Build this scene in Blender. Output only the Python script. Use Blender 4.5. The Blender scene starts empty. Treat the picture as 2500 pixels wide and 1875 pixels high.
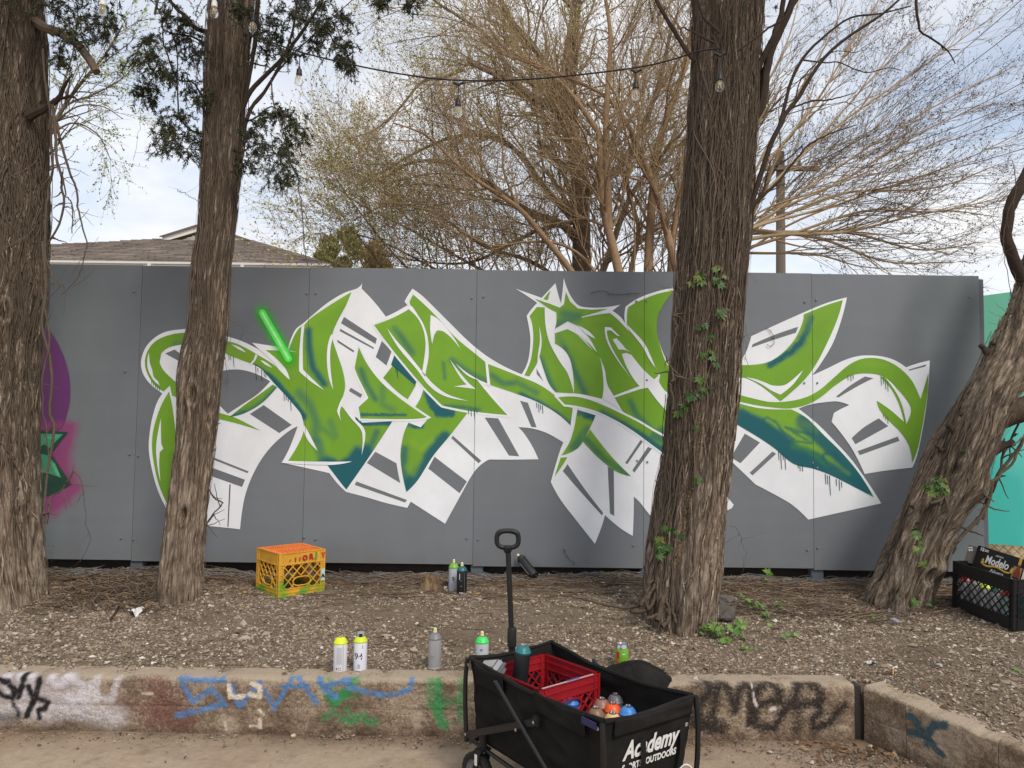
import bpy, bmesh, math, random
import numpy as np
from mathutils import Vector, Matrix, geometry
rng = np.random.default_rng(7)
random.seed(7)
SC = bpy.context.scene
COL = SC.collection

# ---------------------------------------------------------------- camera
F_PX, PX_W, PX_H = 1850.0, 2500.0, 1875.0
CAM = np.array((0.0, 0.0, 1.45))
_th, _ph = math.radians(3.08), math.radians(0.73)
FWD = np.array((0, math.cos(_th), math.sin(_th)))
_u0 = np.array((0, -math.sin(_th), math.cos(_th)))
_r0 = np.array((1.0, 0, 0))
RGT = _r0 * math.cos(_ph) + _u0 * math.sin(_ph)
UPV = _u0 * math.cos(_ph) - _r0 * math.sin(_ph)
cam_d = bpy.data.cameras.new('camera')
cam_d.sensor_width = 36.0
cam_d.lens = 36.0 * F_PX / PX_W
cam_d.clip_start, cam_d.clip_end = 0.05, 4000
cam = bpy.data.objects.new('camera', cam_d)
COL.objects.link(cam)
_m = Matrix(((RGT[0], UPV[0], -FWD[0], CAM[0]), (RGT[1], UPV[1], -FWD[1], CAM[1]), (RGT[2], UPV[2], -FWD[2], CAM[2]), (0, 0, 0, 1)))
cam.matrix_world = _m
SC.camera = cam

# ---------------------------------------------------------------- world, sun, exposure
SUN_EL, SUN_AZ = math.radians(48), math.radians(150)      # azimuth clockwise from +Y: behind the viewer, to the right
w = bpy.data.worlds.new('World')
SC.world = w
w.use_nodes = True
nt = w.node_tree
nt.nodes.clear()
def N(nt, t, **kw):
    n = nt.nodes.new(t)
    for k, v in kw.items():
        if k == 'inp':
            for kk, vv in v.items():
                n.inputs[kk].default_value = vv
        else:
            setattr(n, k, v)
    return n
def Lk(nt, a, ao, b, bi):
    nt.links.new(a.outputs[ao], b.inputs[bi])
sky = N(nt, 'ShaderNodeTexSky', sky_type='NISHITA', sun_disc=False, sun_elevation=SUN_EL, sun_rotation=SUN_AZ, air_density=1.0, dust_density=1.2)
bg1 = N(nt, 'ShaderNodeBackground', inp={'Strength': 0.12})
Lk(nt, sky, 0, bg1, 0)
bg2 = N(nt, 'ShaderNodeBackground', inp={'Strength': 0.69})
tc = N(nt, 'ShaderNodeTexCoord')
sep = N(nt, 'ShaderNodeSeparateXYZ')
Lk(nt, tc, 'Generated', sep, 0)
def M(nt, op, a=None, b=None, c=None):
    n = N(nt, 'ShaderNodeMath', operation=op)
    for i, v in enumerate((a, b, c)):
        if v is None:
            continue
        if isinstance(v, (int, float)):
            n.inputs[i].default_value = v
        else:
            nt.links.new(v, n.inputs[i])
    return n.outputs[0]
zc = M(nt, 'MAXIMUM', sep.outputs[2], 0.0)
den = M(nt, 'ADD', zc, 0.22)
cx_ = M(nt, 'DIVIDE', sep.outputs[0], den)
cy_ = M(nt, 'DIVIDE', sep.outputs[1], den)
cmb = N(nt, 'ShaderNodeCombineXYZ')
nt.links.new(cx_, cmb.inputs[0]); nt.links.new(cy_, cmb.inputs[1])
n1 = N(nt, 'ShaderNodeTexNoise', inp={'Scale': 1.15, 'Detail': 9.0, 'Roughness': 0.56, 'Distortion': 0.35})
Lk(nt, cmb, 0, n1, 'Vector')
rp = N(nt, 'ShaderNodeValToRGB')
rp.color_ramp.elements[0].position, rp.color_ramp.elements[0].color = 0.32, (0.34, 0.34, 0.34, 1)
rp.color_ramp.elements[1].position, rp.color_ramp.elements[1].color = 0.55, (0.97, 0.97, 0.97, 1)
Lk(nt, n1, 0, rp, 0)
mp2 = N(nt, 'ShaderNodeMapping')
mp2.inputs['Location'].default_value = (3.1, 7.7, 0)
Lk(nt, cmb, 0, mp2, 0)
n2 = N(nt, 'ShaderNodeTexNoise', inp={'Scale': 2.2, 'Detail': 7.0, 'Roughness': 0.55})
Lk(nt, mp2, 0, n2, 'Vector')
rp2 = N(nt, 'ShaderNodeValToRGB')
rp2.color_ramp.elements[0].position, rp2.color_ramp.elements[0].color = 0.34, (0.77, 0.81, 0.875, 1)
rp2.color_ramp.elements[1].position, rp2.color_ramp.elements[1].color = 0.62, (1.0, 1.0, 1.0, 1)
Lk(nt, n2, 0, rp2, 0)
Lk(nt, rp2, 0, bg2, 0)
mx = N(nt, 'ShaderNodeMixShader')
Lk(nt, rp, 0, mx, 0); Lk(nt, bg1, 0, mx, 1); Lk(nt, bg2, 0, mx, 2)
wo = N(nt, 'ShaderNodeOutputWorld')
Lk(nt, mx, 0, wo, 0)

sd = bpy.data.lights.new('sun', 'SUN')
sd.energy, sd.angle, sd.color = 1.5, math.radians(14), (1.0, 0.93, 0.83)
sun = bpy.data.objects.new('sun', sd)
COL.objects.link(sun)
_dir = Vector((math.sin(SUN_AZ) * math.cos(SUN_EL), math.cos(SUN_AZ) * math.cos(SUN_EL), math.sin(SUN_EL)))
sun.rotation_euler = _dir.to_track_quat('Z', 'Y').to_euler()
sun.location = (0, -20, 30)

SC.view_settings.view_transform = 'Standard'
SC.view_settings.look = 'None'
SC.view_settings.exposure = 0.66
SC.view_settings.gamma = 1.0
SC.view_settings.use_curve_mapping = False
SC.cycles.max_bounces = 6
SC.cycles.transparent_max_bounces = 12

# ---------------------------------------------------------------- photograph to place
def ray(px, py):
    return FWD + RGT * (px - PX_W / 2) / F_PX + UPV * (PX_H / 2 - py) / F_PX
def at(px, py, Y):
    d = ray(px, py)
    return CAM + d * (Y / d[1])
def atz(px, py, z):
    d = ray(px, py)
    return CAM + d * ((z - CAM[2]) / d[2])

# ---------------------------------------------------------------- numpy noise
def _h(ix, iy, iz):
    n = (ix * 374761393 + iy * 668265263 + iz * 2147483647 + 1013904223) & 0xffffffff
    n = ((n ^ (n >> 13)) * 1274126177) & 0xffffffff
    n = ((n ^ (n >> 16)) * 2246822519) & 0xffffffff
    return ((n ^ (n >> 15)) & 0xffffff) / float(0xffffff)
def vnoise(x, y, z=0.0):
    x, y, z = np.broadcast_arrays(np.asarray(x, float), np.asarray(y, float), np.asarray(z, float))
    ix, iy, iz = np.floor(x).astype(np.int64), np.floor(y).astype(np.int64), np.floor(z).astype(np.int64)
    fx, fy, fz = x - ix, y - iy, z - iz
    fx, fy, fz = [f * f * f * (f * (f * 6 - 15) + 10) for f in (fx, fy, fz)]
    r = 0
    for a in (0, 1):
        wa = fx if a else 1 - fx
        for b in (0, 1):
            wb = fy if b else 1 - fy
            for c in (0, 1):
                wc = fz if c else 1 - fz
                r = r + wa * wb * wc * _h(ix + a, iy + b, iz + c)
    return r * 2 - 1
def fbm(x, y, z=0.0, o=4):
    r, a, f = 0, 1.0, 1.0
    for k in range(o):
        r = r + a * vnoise(np.asarray(x) * f + 13.7 * k, np.asarray(y) * f + 5.1 * k, np.asarray(z) * f + 9.3 * k)
        a *= 0.5; f *= 2.03
    return r

# ---------------------------------------------------------------- objects
def link(name, data, parent=None, loc=None):
    o = bpy.data.objects.new(name, data)
    COL.objects.link(o)
    if parent is not None:
        o.parent = parent
    if loc is not None:
        o.location = loc
    return o
def tag(o, label=None, cat=None, group=None, kind=None):
    if label: o['label'] = label
    if cat: o['category'] = cat
    if group: o['group'] = group
    if kind: o['kind'] = kind
    return o
def thing(name, label, cat, loc=(0, 0, 0), rz=0.0, group=None):
    o = link(name, None, None, tuple(float(v) for v in loc))
    o.rotation_euler = (0, 0, rz)
    return tag(o, label, cat, group)
def mesh_np(name, V, Fq, mat=None, smooth=False, cols=None, attrs=None):
    """V n x 3, Fq: list of index arrays (each m x k)"""
    me = bpy.data.meshes.new(name)
    V = np.asarray(V, np.float32)
    if not isinstance(Fq, list):
        Fq = [Fq]
    Fq = [np.asarray(f, np.int32) for f in Fq if len(f)]
    nl = sum(f.size for f in Fq)
    nf = sum(len(f) for f in Fq)
    me.vertices.add(len(V)); me.vertices.foreach_set('co', V.ravel())
    me.loops.add(nl); me.polygons.add(nf)
    me.loops.foreach_set('vertex_index', np.concatenate([f.ravel() for f in Fq]))
    tot = np.concatenate([np.full(len(f), f.shape[1], np.int32) for f in Fq])
    st = np.concatenate([[0], np.cumsum(tot)[:-1]]).astype(np.int32)
    me.polygons.foreach_set('loop_start', st)
    me.polygons.foreach_set('loop_total', tot)
    me.polygons.foreach_set('use_smooth', np.full(nf, bool(smooth)))
    me.update(calc_edges=True)
    if cols is not None:
        ca = me.color_attributes.new('Col', 'FLOAT_COLOR', 'POINT')
        c = np.ones((len(V), 4), np.float32); c[:, :3] = np.asarray(cols)[:, :3]
        if np.asarray(cols).shape[1] > 3:
            c[:, 3] = np.asarray(cols)[:, 3]
        ca.data.foreach_set('color', c.ravel())
    for k, v in (attrs or {}).items():
        v = np.asarray(v, np.float32)
        if v.ndim == 1:
            at_ = me.attributes.new(k, 'FLOAT', 'POINT'); at_.data.foreach_set('value', v)
        else:
            at_ = me.attributes.new(k, 'FLOAT_VECTOR', 'POINT'); at_.data.foreach_set('vector', v.ravel())
    if mat is not None:
        me.materials.append(mat)
    return me
class MB:
    """collects simple shapes for one mesh"""
    def __init__(s):
        s.V, s.F, s.n = [], {}, 0
    def add(s, V, F):
        V = np.asarray(V, float)
        for f in F:
            s.F.setdefault(len(f), []).append([i + s.n for i in f])
        s.V.append(V); s.n += len(V)
    def box(s, c, d, R=None):
        x, y, z = [v / 2 for v in d]
        V = np.array([(-x, -y, -z), (x, -y, -z), (x, y, -z), (-x, y, -z), (-x, -y, z), (x, -y, z), (x, y, z), (-x, y, z)])
        if R is not None:
            V = V @ np.asarray(R).T
        s.add(V + np.asarray(c), [(0, 3, 2, 1), (4, 5, 6, 7), (0, 1, 5, 4), (1, 2, 6, 5), (2, 3, 7, 6), (3, 0, 4, 7)])
    def bar(s, a, b, w, t, nrm):
        """box beam from a to b, w across, t along nrm"""
        a, b, nrm = np.asarray(a, float), np.asarray(b, float), np.asarray(nrm, float)
        d = b - a; L = np.linalg.norm(d); d = d / L
        n = nrm - d * nrm.dot(d); n /= np.linalg.norm(n)
        sd_ = np.cross(n, d)
        s.box((a + b) / 2, (L, w, t), np.stack([d, sd_, n], 1))
    def tube(s, P, r, S=8, cap=True):
        P = np.asarray(P, float)
        K = len(P)
        r = np.full(K, r) if np.isscalar(r) else np.asarray(r)
        V, Fq = tubes(P[None], r[None], S)
        F = [tuple(f) for f in Fq]
        if cap:
            F.append(tuple(range(S))[::-1]); F.append(tuple(range((K - 1) * S, K * S)))
        s.add(V, F)
    def lathe(s, prof, S=24, c=(0, 0, 0)):
        prof = np.asarray(prof, float)
        a = np.arange(S) * 2 * np.pi / S
        V = np.stack([prof[:, 0, None] * np.cos(a), prof[:, 0, None] * np.sin(a), np.repeat(prof[:, 1, None], S, 1)], 2).reshape(-1, 3)
        F = []
        for k in range(len(prof) - 1):
            for j in range(S):
                F.append((k * S + j, k * S + (j + 1) % S, (k + 1) * S + (j + 1) % S, (k + 1) * S + j))
        F.append(tuple(range(S))[::-1]); F.append(tuple(range((len(prof) - 1) * S, len(prof) * S)))
        s.add(V + np.asarray(c), F)
    def build(s, name, mat=None, parent=None, smooth=False, loc=None, bevel=0, cols=None):
        me = mesh_np(name, np.concatenate(s.V), [np.array(v) for v in s.F.values()], mat, smooth, cols)
        if smooth:
            try:
                me.set_sharp_from_angle(angle=math.radians(40))
            except Exception:
                pass
        if bevel:
            bm = bmesh.new(); bm.from_mesh(me)
            bmesh.ops.bevel(bm, geom=[e for e in bm.edges if e.is_manifold and e.calc_face_angle(0) > 0.6], offset=bevel, segments=2, affect='EDGES', clamp_overlap=True)
            bm.to_mesh(me); bm.free()
        return link(name, me, parent, loc)
def tubes(P, R, S=3):
    """P n x K x 3 polylines, R n x K radii: verts, quads"""
    n, K, _ = P.shape
    T = np.empty_like(P)
    T[:, 1:-1] = P[:, 2:] - P[:, :-2]
    T[:, 0] = P[:, 1] - P[:, 0]; T[:, -1] = P[:, -1] - P[:, -2]
    T /= np.linalg.norm(T, axis=2, keepdims=True) + 1e-12
    m = np.abs(T.mean(1))
    ref = np.zeros((n, 3)); ref[np.arange(n), m.argmin(1)] = 1
    A = np.cross(T, ref[:, None, :]); A /= np.linalg.norm(A, axis=2, keepdims=True) + 1e-12
    B = np.cross(T, A)
    a = np.arange(S) * 2 * np.pi / S
    V = P[:, :, None, :] + R[:, :, None, None] * (A[:, :, None, :] * np.cos(a)[:, None] + B[:, :, None, :] * np.sin(a)[:, None])
    V = V.reshape(-1, 3)
    i, k, j = np.meshgrid(np.arange(n), np.arange(K - 1), np.arange(S), indexing='ij')
    b = i * K * S
    j2 = (j + 1) % S
    Fq = np.stack([b + k * S + j, b + k * S + j2, b + (k + 1) * S + j2, b + (k + 1) * S + j], -1).reshape(-1, 4)
    return V, Fq
def resample(P, K, extra=None):
    """Catmull-Rom through control points, K samples evenly along"""
    P = np.asarray(P, float)
    n = len(P)
    if n == 2:
        t = np.linspace(0, 1, K)[:, None]
        return P[0] * (1 - t) + P[1] * t
    Q = np.vstack([2 * P[0] - P[1], P, 2 * P[-1] - P[-2]])
    out = []
    for i in range(1, n):
        p0, p1, p2, p3 = Q[i - 1], Q[i], Q[i + 1], Q[i + 2]
        t = np.linspace(0, 1, 24, endpoint=False)[:, None]
        out.append(0.5 * (2 * p1 + (p2 - p0) * t + (2 * p0 - 5 * p1 + 4 * p2 - p3) * t ** 2 + (3 * p1 - p0 - 3 * p2 + p3) * t ** 3))
    out.append(P[-1:])
    out = np.vstack(out)
    d = np.concatenate([[0], np.cumsum(np.linalg.norm(np.diff(out[:, :3], axis=0), axis=1))])
    s = np.linspace(0, d[-1], K)
    return np.stack([np.interp(s, d, out[:, c]) for c in range(out.shape[1])], 1)

# ---------------------------------------------------------------- materials
def rgb(r, g, b):
    f = lambda v: (v / 255 / 12.92) if v / 255 <= 0.04045 else ((v / 255 + 0.055) / 1.055) ** 2.4
    return (f(r), f(g), f(b))
def mat(name, col=(0.5, 0.5, 0.5), rough=0.7, var=0.15, scale=6.0, bump=0.0, bscale=60.0, metal=0.0, attr=False, vec='Object', stretch=(1, 1, 1), col2=None, detail=5.0, spec=0.4, bdist=0.01, sheen=0.0, c2pos=(0.4, 0.65)):
    m = bpy.data.materials.new(name)
    m.use_nodes = True
    t = m.node_tree
    t.nodes.clear()
    out = N(t, 'ShaderNodeOutputMaterial')
    bs = N(t, 'ShaderNodeBsdfPrincipled')
    Lk(t, bs, 0, out, 0)
    bs.inputs['Roughness'].default_value = rough
    bs.inputs['Metallic'].default_value = metal
    bs.inputs['Specular IOR Level'].default_value = spec
    if sheen:
        bs.inputs['Sheen Weight'].default_value = sheen
    if vec == 'Object':
        tcn = N(t, 'ShaderNodeTexCoord'); vo = tcn.outputs['Object']
    else:
        an = N(t, 'ShaderNodeAttribute', attribute_name=vec); vo = an.outputs['Vector']
    mp = N(t, 'ShaderNodeMapping')
    mp.inputs['Scale'].default_value = stretch
    t.links.new(vo, mp.inputs[0])
    nz = N(t, 'ShaderNodeTexNoise', inp={'Scale': scale, 'Detail': detail, 'Roughness': 0.62})
    Lk(t, mp, 0, nz, 'Vector')
    if attr:
        ca = N(t, 'ShaderNodeAttribute', attribute_name='Col'); csrc = ca.outputs['Color']
    else:
        rg = N(t, 'ShaderNodeRGB'); rg.outputs[0].default_value = (*col, 1); csrc = rg.outputs[0]
    if col2 is not None:
        r2 = N(t, 'ShaderNodeValToRGB')
        r2.color_ramp.elements[0].position, r2.color_ramp.elements[1].position = c2pos
        r2.color_ramp.elements[0].color, r2.color_ramp.elements[1].color = (0, 0, 0, 1), (1, 1, 1, 1)
        Lk(t, nz, 0, r2, 0)
        mxc = N(t, 'ShaderNodeMix', data_type='RGBA')
        t.links.new(r2.outputs[0], mxc.inputs[0]); t.links.new(csrc, mxc.inputs[6])
        mxc.inputs[7].default_value = (*col2, 1)
        csrc = mxc.outputs[2]
    nz2 = N(t, 'ShaderNodeTexNoise', inp={'Scale': scale * 3.7, 'Detail': detail, 'Roughness': 0.65})
    Lk(t, mp, 0, nz2, 'Vector')
    f = M(t, 'ADD', nz.outputs[0], nz2.outputs[0])
    f = M(t, 'MULTIPLY_ADD', f, 2 * var, 1 - 2 * var)
    mul = N(t, 'ShaderNodeVectorMath', operation='SCALE')
    t.links.new(csrc, mul.inputs[0]); t.links.new(f, mul.inputs['Scale'])
    t.links.new(mul.outputs[0], bs.inputs['Base Color'])
    if bump:
        nb = N(t, 'ShaderNodeTexNoise', inp={'Scale': bscale, 'Detail': 6.0, 'Roughness': 0.6})
        Lk(t, mp, 0, nb, 'Vector')
        bp = N(t, 'ShaderNodeBump', inp={'Strength': bump, 'Distance': bdist})
        Lk(t, nb, 0, bp, 'Height'); Lk(t, bp, 0, bs, 'Normal')
    m['bsdf'] = bs.name
    return m
# ================================================================ the ground, road and kerb
YW = 5.48                                             # the face of the plywood fence
KC = np.array((1.657, 3.606)); KD = np.array((0.487, -0.873)); KN = np.array((0.873, 0.487))
KERB_H = 0.257
def bank_dist(x, y):
    d1 = y - 3.606
    d2 = (x - KC[0]) * KN[0] + (y - KC[1]) * KN[1]
    return np.maximum(d1, d2)
def bank_z(x, y, fine=True):
    x, y = np.asarray(x, float), np.asarray(y, float)
    d = bank_dist(x, y) - 0.11
    z = np.interp(d, [0, .1, .45, .95, 1.35, 1.7, 2.2], [.238, .252, .29, .345, .380, .376, .37])
    t = np.clip((3.606 - y) / 0.75, 0, 1.5) * np.clip((x - 1.6) * 4, 0, 1)
    z = z - 0.045 * t
    z = z + 0.018 * fbm(x * 1.3, y * 1.3, 2.0, 3) * np.clip(d * 4, 0.1, 1)
    z = z + 0.03 * np.exp(-((x - .35) / .6) ** 2 - ((y - 4.55) / .3) ** 2)
    if fine:
        z = z + 0.006 * fbm(x * 14, y * 14, 5.0, 3)
    return z
def gpt(px, py):
    """the point of the bank seen at a pixel"""
    d = ray(px, py)
    z = 0.33
    for _ in range(30):
        p = CAM + d * ((z - CAM[2]) / d[2])
        z = float(bank_z(p[0], p[1], False)) * 0.6 + z * 0.4
    return np.array((p[0], p[1], float(bank_z(p[0], p[1]))))

MT = {}
MT['dirt'] = mat('dirt_and_fine_gravel', rgb(120, 106, 91), 0.95, 0.28, 3.0, 0.9, 90, col2=rgb(98, 85, 72), bdist=0.012, spec=0.15)
MT['gravel'] = mat('gravel_chips', rough=0.9, var=0.12, scale=40, attr=True, spec=0.2)
MT['road'] = mat('old_concrete_road', rough=0.9, var=0.30, scale=9, bump=0.8, bscale=110, attr=True, bdist=0.008, spec=0.2, detail=9)
MT['earth'] = mat('far_ground', rgb(150, 130, 98), 0.95, 0.3, 1.0, 0.3, 20, spec=0.1)

def grid_mesh(name, xs, ys, zf, m, mask=None):
    X, Y = np.meshgrid(xs, ys)
    Z = zf(X, Y)
    V = np.stack([X, Y, Z], 2).reshape(-1, 3)
    nx, ny = len(xs), len(ys)
    i, j = np.meshgrid(np.arange(nx - 1), np.arange(ny - 1))
    b = (j * nx + i).ravel()
    Fq = np.stack([b, b + 1, b + nx + 1, b + nx], 1)
    return mesh_np(name, V, Fq, m, True)
def bank_drop(X, Y):
    Z = bank_z(X, Y)
    d = bank_dist(X, Y)
    return np.where(d < 0.05, -0.2, Z)
xs = np.concatenate([np.linspace(-40, -4, 30), np.linspace(-3.9, 4.5, 420), np.linspace(4.7, 40, 30)])
ys = np.concatenate([np.linspace(-6, 2.0, 40), np.linspace(2.05, 5.9, 200), np.linspace(6.1, 60, 50)])
bank = link('bank_ground', grid_mesh('bank_ground', xs, ys, bank_drop, MT['dirt']))
tag(bank, kind='structure')
far = link('ground', grid_mesh('ground', np.linspace(-900, 900, 10), np.linspace(-900, 900, 10), lambda x, y: x * 0 - 0.25, MT['earth']))
tag(far, kind='structure')
rx, ry = np.concatenate([np.linspace(-14, -3.2, 14), np.linspace(-3.1, 3.4, 330), np.linspace(3.6, 14, 14)]), np.concatenate([np.linspace(-14, 1.9, 20), np.linspace(1.95, 3.63, 110)])
rme = grid_mesh('road', rx, ry, lambda x, y: 0.006 * fbm(x, y, 1.0, 3) + .002 * fbm(x * 13, y * 13, 2.0, 3), MT['road'])
RX_, RY_ = [a_.ravel() for a_ in np.meshgrid(rx, ry)]
f_ = np.clip(.5 + .55 * fbm(RX_ * 1.1, RY_ * 2.4, 6.0, 5), 0, 1)[:, None]
rc_ = np.array(rgb(164, 146, 126)) * f_ + np.array(rgb(138, 117, 97)) * (1 - f_)
soil = (np.exp(bank_dist(RX_, RY_) / .10) * np.clip(.75 + .5 * fbm(RX_ * 5, RY_ * 7, 3.0, 3), 0, 1))[:, None]      # soil swept against the kerb
rc_ = rc_ * (1 - soil) + np.array(rgb(104, 83, 66)) * soil
sp_ = np.clip((fbm(RX_ * 17, RY_ * 17, 12.0, 3) - .75) * 6, 0, 1)[:, None] * .3
rc_ = rc_ * (1 - sp_) + np.array(rgb(92, 78, 68)) * sp_
c4_ = np.ones((len(rc_), 4), np.float32); c4_[:, :3] = rc_
rme.color_attributes.new('Col', 'FLOAT_COLOR', 'POINT').data.foreach_set('color', c4_.ravel())
road = link('road', rme)
tag(road, kind='structure')

# ---- kerb: painted concrete; the paint is a mask on the face, broken by the rough surface
def seg_dist(P, A):
    """distance of points P n x 2 to polyline A"""
    A = np.asarray(A, float)
    best = np.full(len(P), 1e9)
    for a, b in zip(A[:-1], A[1:]):
        ab = b - a
        t = np.clip(((P - a) @ ab) / (ab @ ab + 1e-12), 0, 1)
        best = np.minimum(best, np.linalg.norm(P - a - t[:, None] * ab, axis=1))
    return best
def kerb_material():
    m = bpy.data.materials.new('kerb_concrete')
    m.use_nodes = True
    t = m.node_tree; t.nodes.clear()
    out = N(t, 'ShaderNodeOutputMaterial'); bs = N(t, 'ShaderNodeBsdfPrincipled')
    Lk(t, bs, 0, out, 0)
    bs.inputs['Roughness'].default_value = 0.9; bs.inputs['Specular IOR Level'].default_value = 0.2
    g = N(t, 'ShaderNodeNewGeometry')
    nz = N(t, 'ShaderNodeTexNoise', inp={'Scale': 5.0, 'Detail': 8.0, 'Roughness': 0.65})
    nf = N(t, 'ShaderNodeTexNoise', inp={'Scale': 95.0, 'Detail': 5.0, 'Roughness': 0.7})
    Lk(t, g, 'Position', nz, 'Vector'); Lk(t, g, 'Position', nf, 'Vector')
    r = N(t, 'ShaderNodeValToRGB')
    e = r.color_ramp.elements
    e[0].position, e[0].color = 0.3, (*rgb(92, 76, 62), 1)
    e[1].position, e[1].color = 0.62, (*rgb(168, 152, 132), 1)
    el = e.new(0.47); el.color = (*rgb(130, 111, 93), 1)
    f = M(t, 'MULTIPLY_ADD', nf.outputs[0], 0.62, -0.31)
    f = M(t, 'ADD', nz.outputs[0], f)
    st = N(t, 'ShaderNodeAttribute', attribute_name='stain')
    f = M(t, 'SUBTRACT', f, st.outputs['Fac'])
    t.links.new(f, r.inputs[0])
    ca = N(t, 'ShaderNodeAttribute', attribute_name='Col')
    # paint cover: the mask compared with the grain
    a = M(t, 'MULTIPLY_ADD', nf.outputs[0], -2.0, 1.02)
    a = M(t, 'ADD', ca.outputs['Alpha'], a)
    a = M(t, 'SUBTRACT', a, 0.08)
    mr = N(t, 'ShaderNodeMapRange'); mr.inputs[1].default_value = 0.0; mr.inputs[2].default_value = 0.8
    t.links.new(a, mr.inputs[0])
    am = M(t, 'MULTIPLY', mr.outputs[0], M(t, 'MINIMUM', M(t, 'MULTIPLY', ca.outputs['Alpha'], 3.0), 1.0))
    mxc = N(t, 'ShaderNodeMix', data_type='RGBA')
    t.links.new(am, mxc.inputs[0]); t.links.new(r.outputs[0], mxc.inputs[6]); t.links.new(ca.outputs['Color'], mxc.inputs[7])
    t.links.new(mxc.outputs[2], bs.inputs['Base Color'])
    bp = N(t, 'ShaderNodeBump', inp={'Strength': 1.0, 'Distance': 0.012})
    nb = N(t, 'ShaderNodeTexNoise', inp={'Scale': 60.0, 'Detail': 6.0, 'Roughness': 0.68})
    Lk(t, g, 'Position', nb, 'Vector')
    Lk(t, nb, 0, bp, 'Height'); Lk(t, bp, 0, bs, 'Normal')
    return m
MT['kerb'] = kerb_material()
KST = []                                              # (polyline in px, radius px, colour, strength, softness px)
def kq(ox, oy, s, pts): return [(ox + s * x, oy + s * y) for x, y in pts]
A_ = lambda pts: kq(0, 1550, 0.3616, pts)             # left enlargement
B_ = lambda pts: kq(780, 1500, 0.217, pts)            # middle
C_ = lambda pts: kq(1650, 1620, 0.226, pts)           # right
WHT, BLK, BLU, GRN, MAR, SMK = rgb(206, 200, 204), rgb(38, 36, 36), rgb(88, 126, 172), rgb(58, 138, 82), rgb(112, 74, 66), rgb(58, 50, 46)
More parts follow.
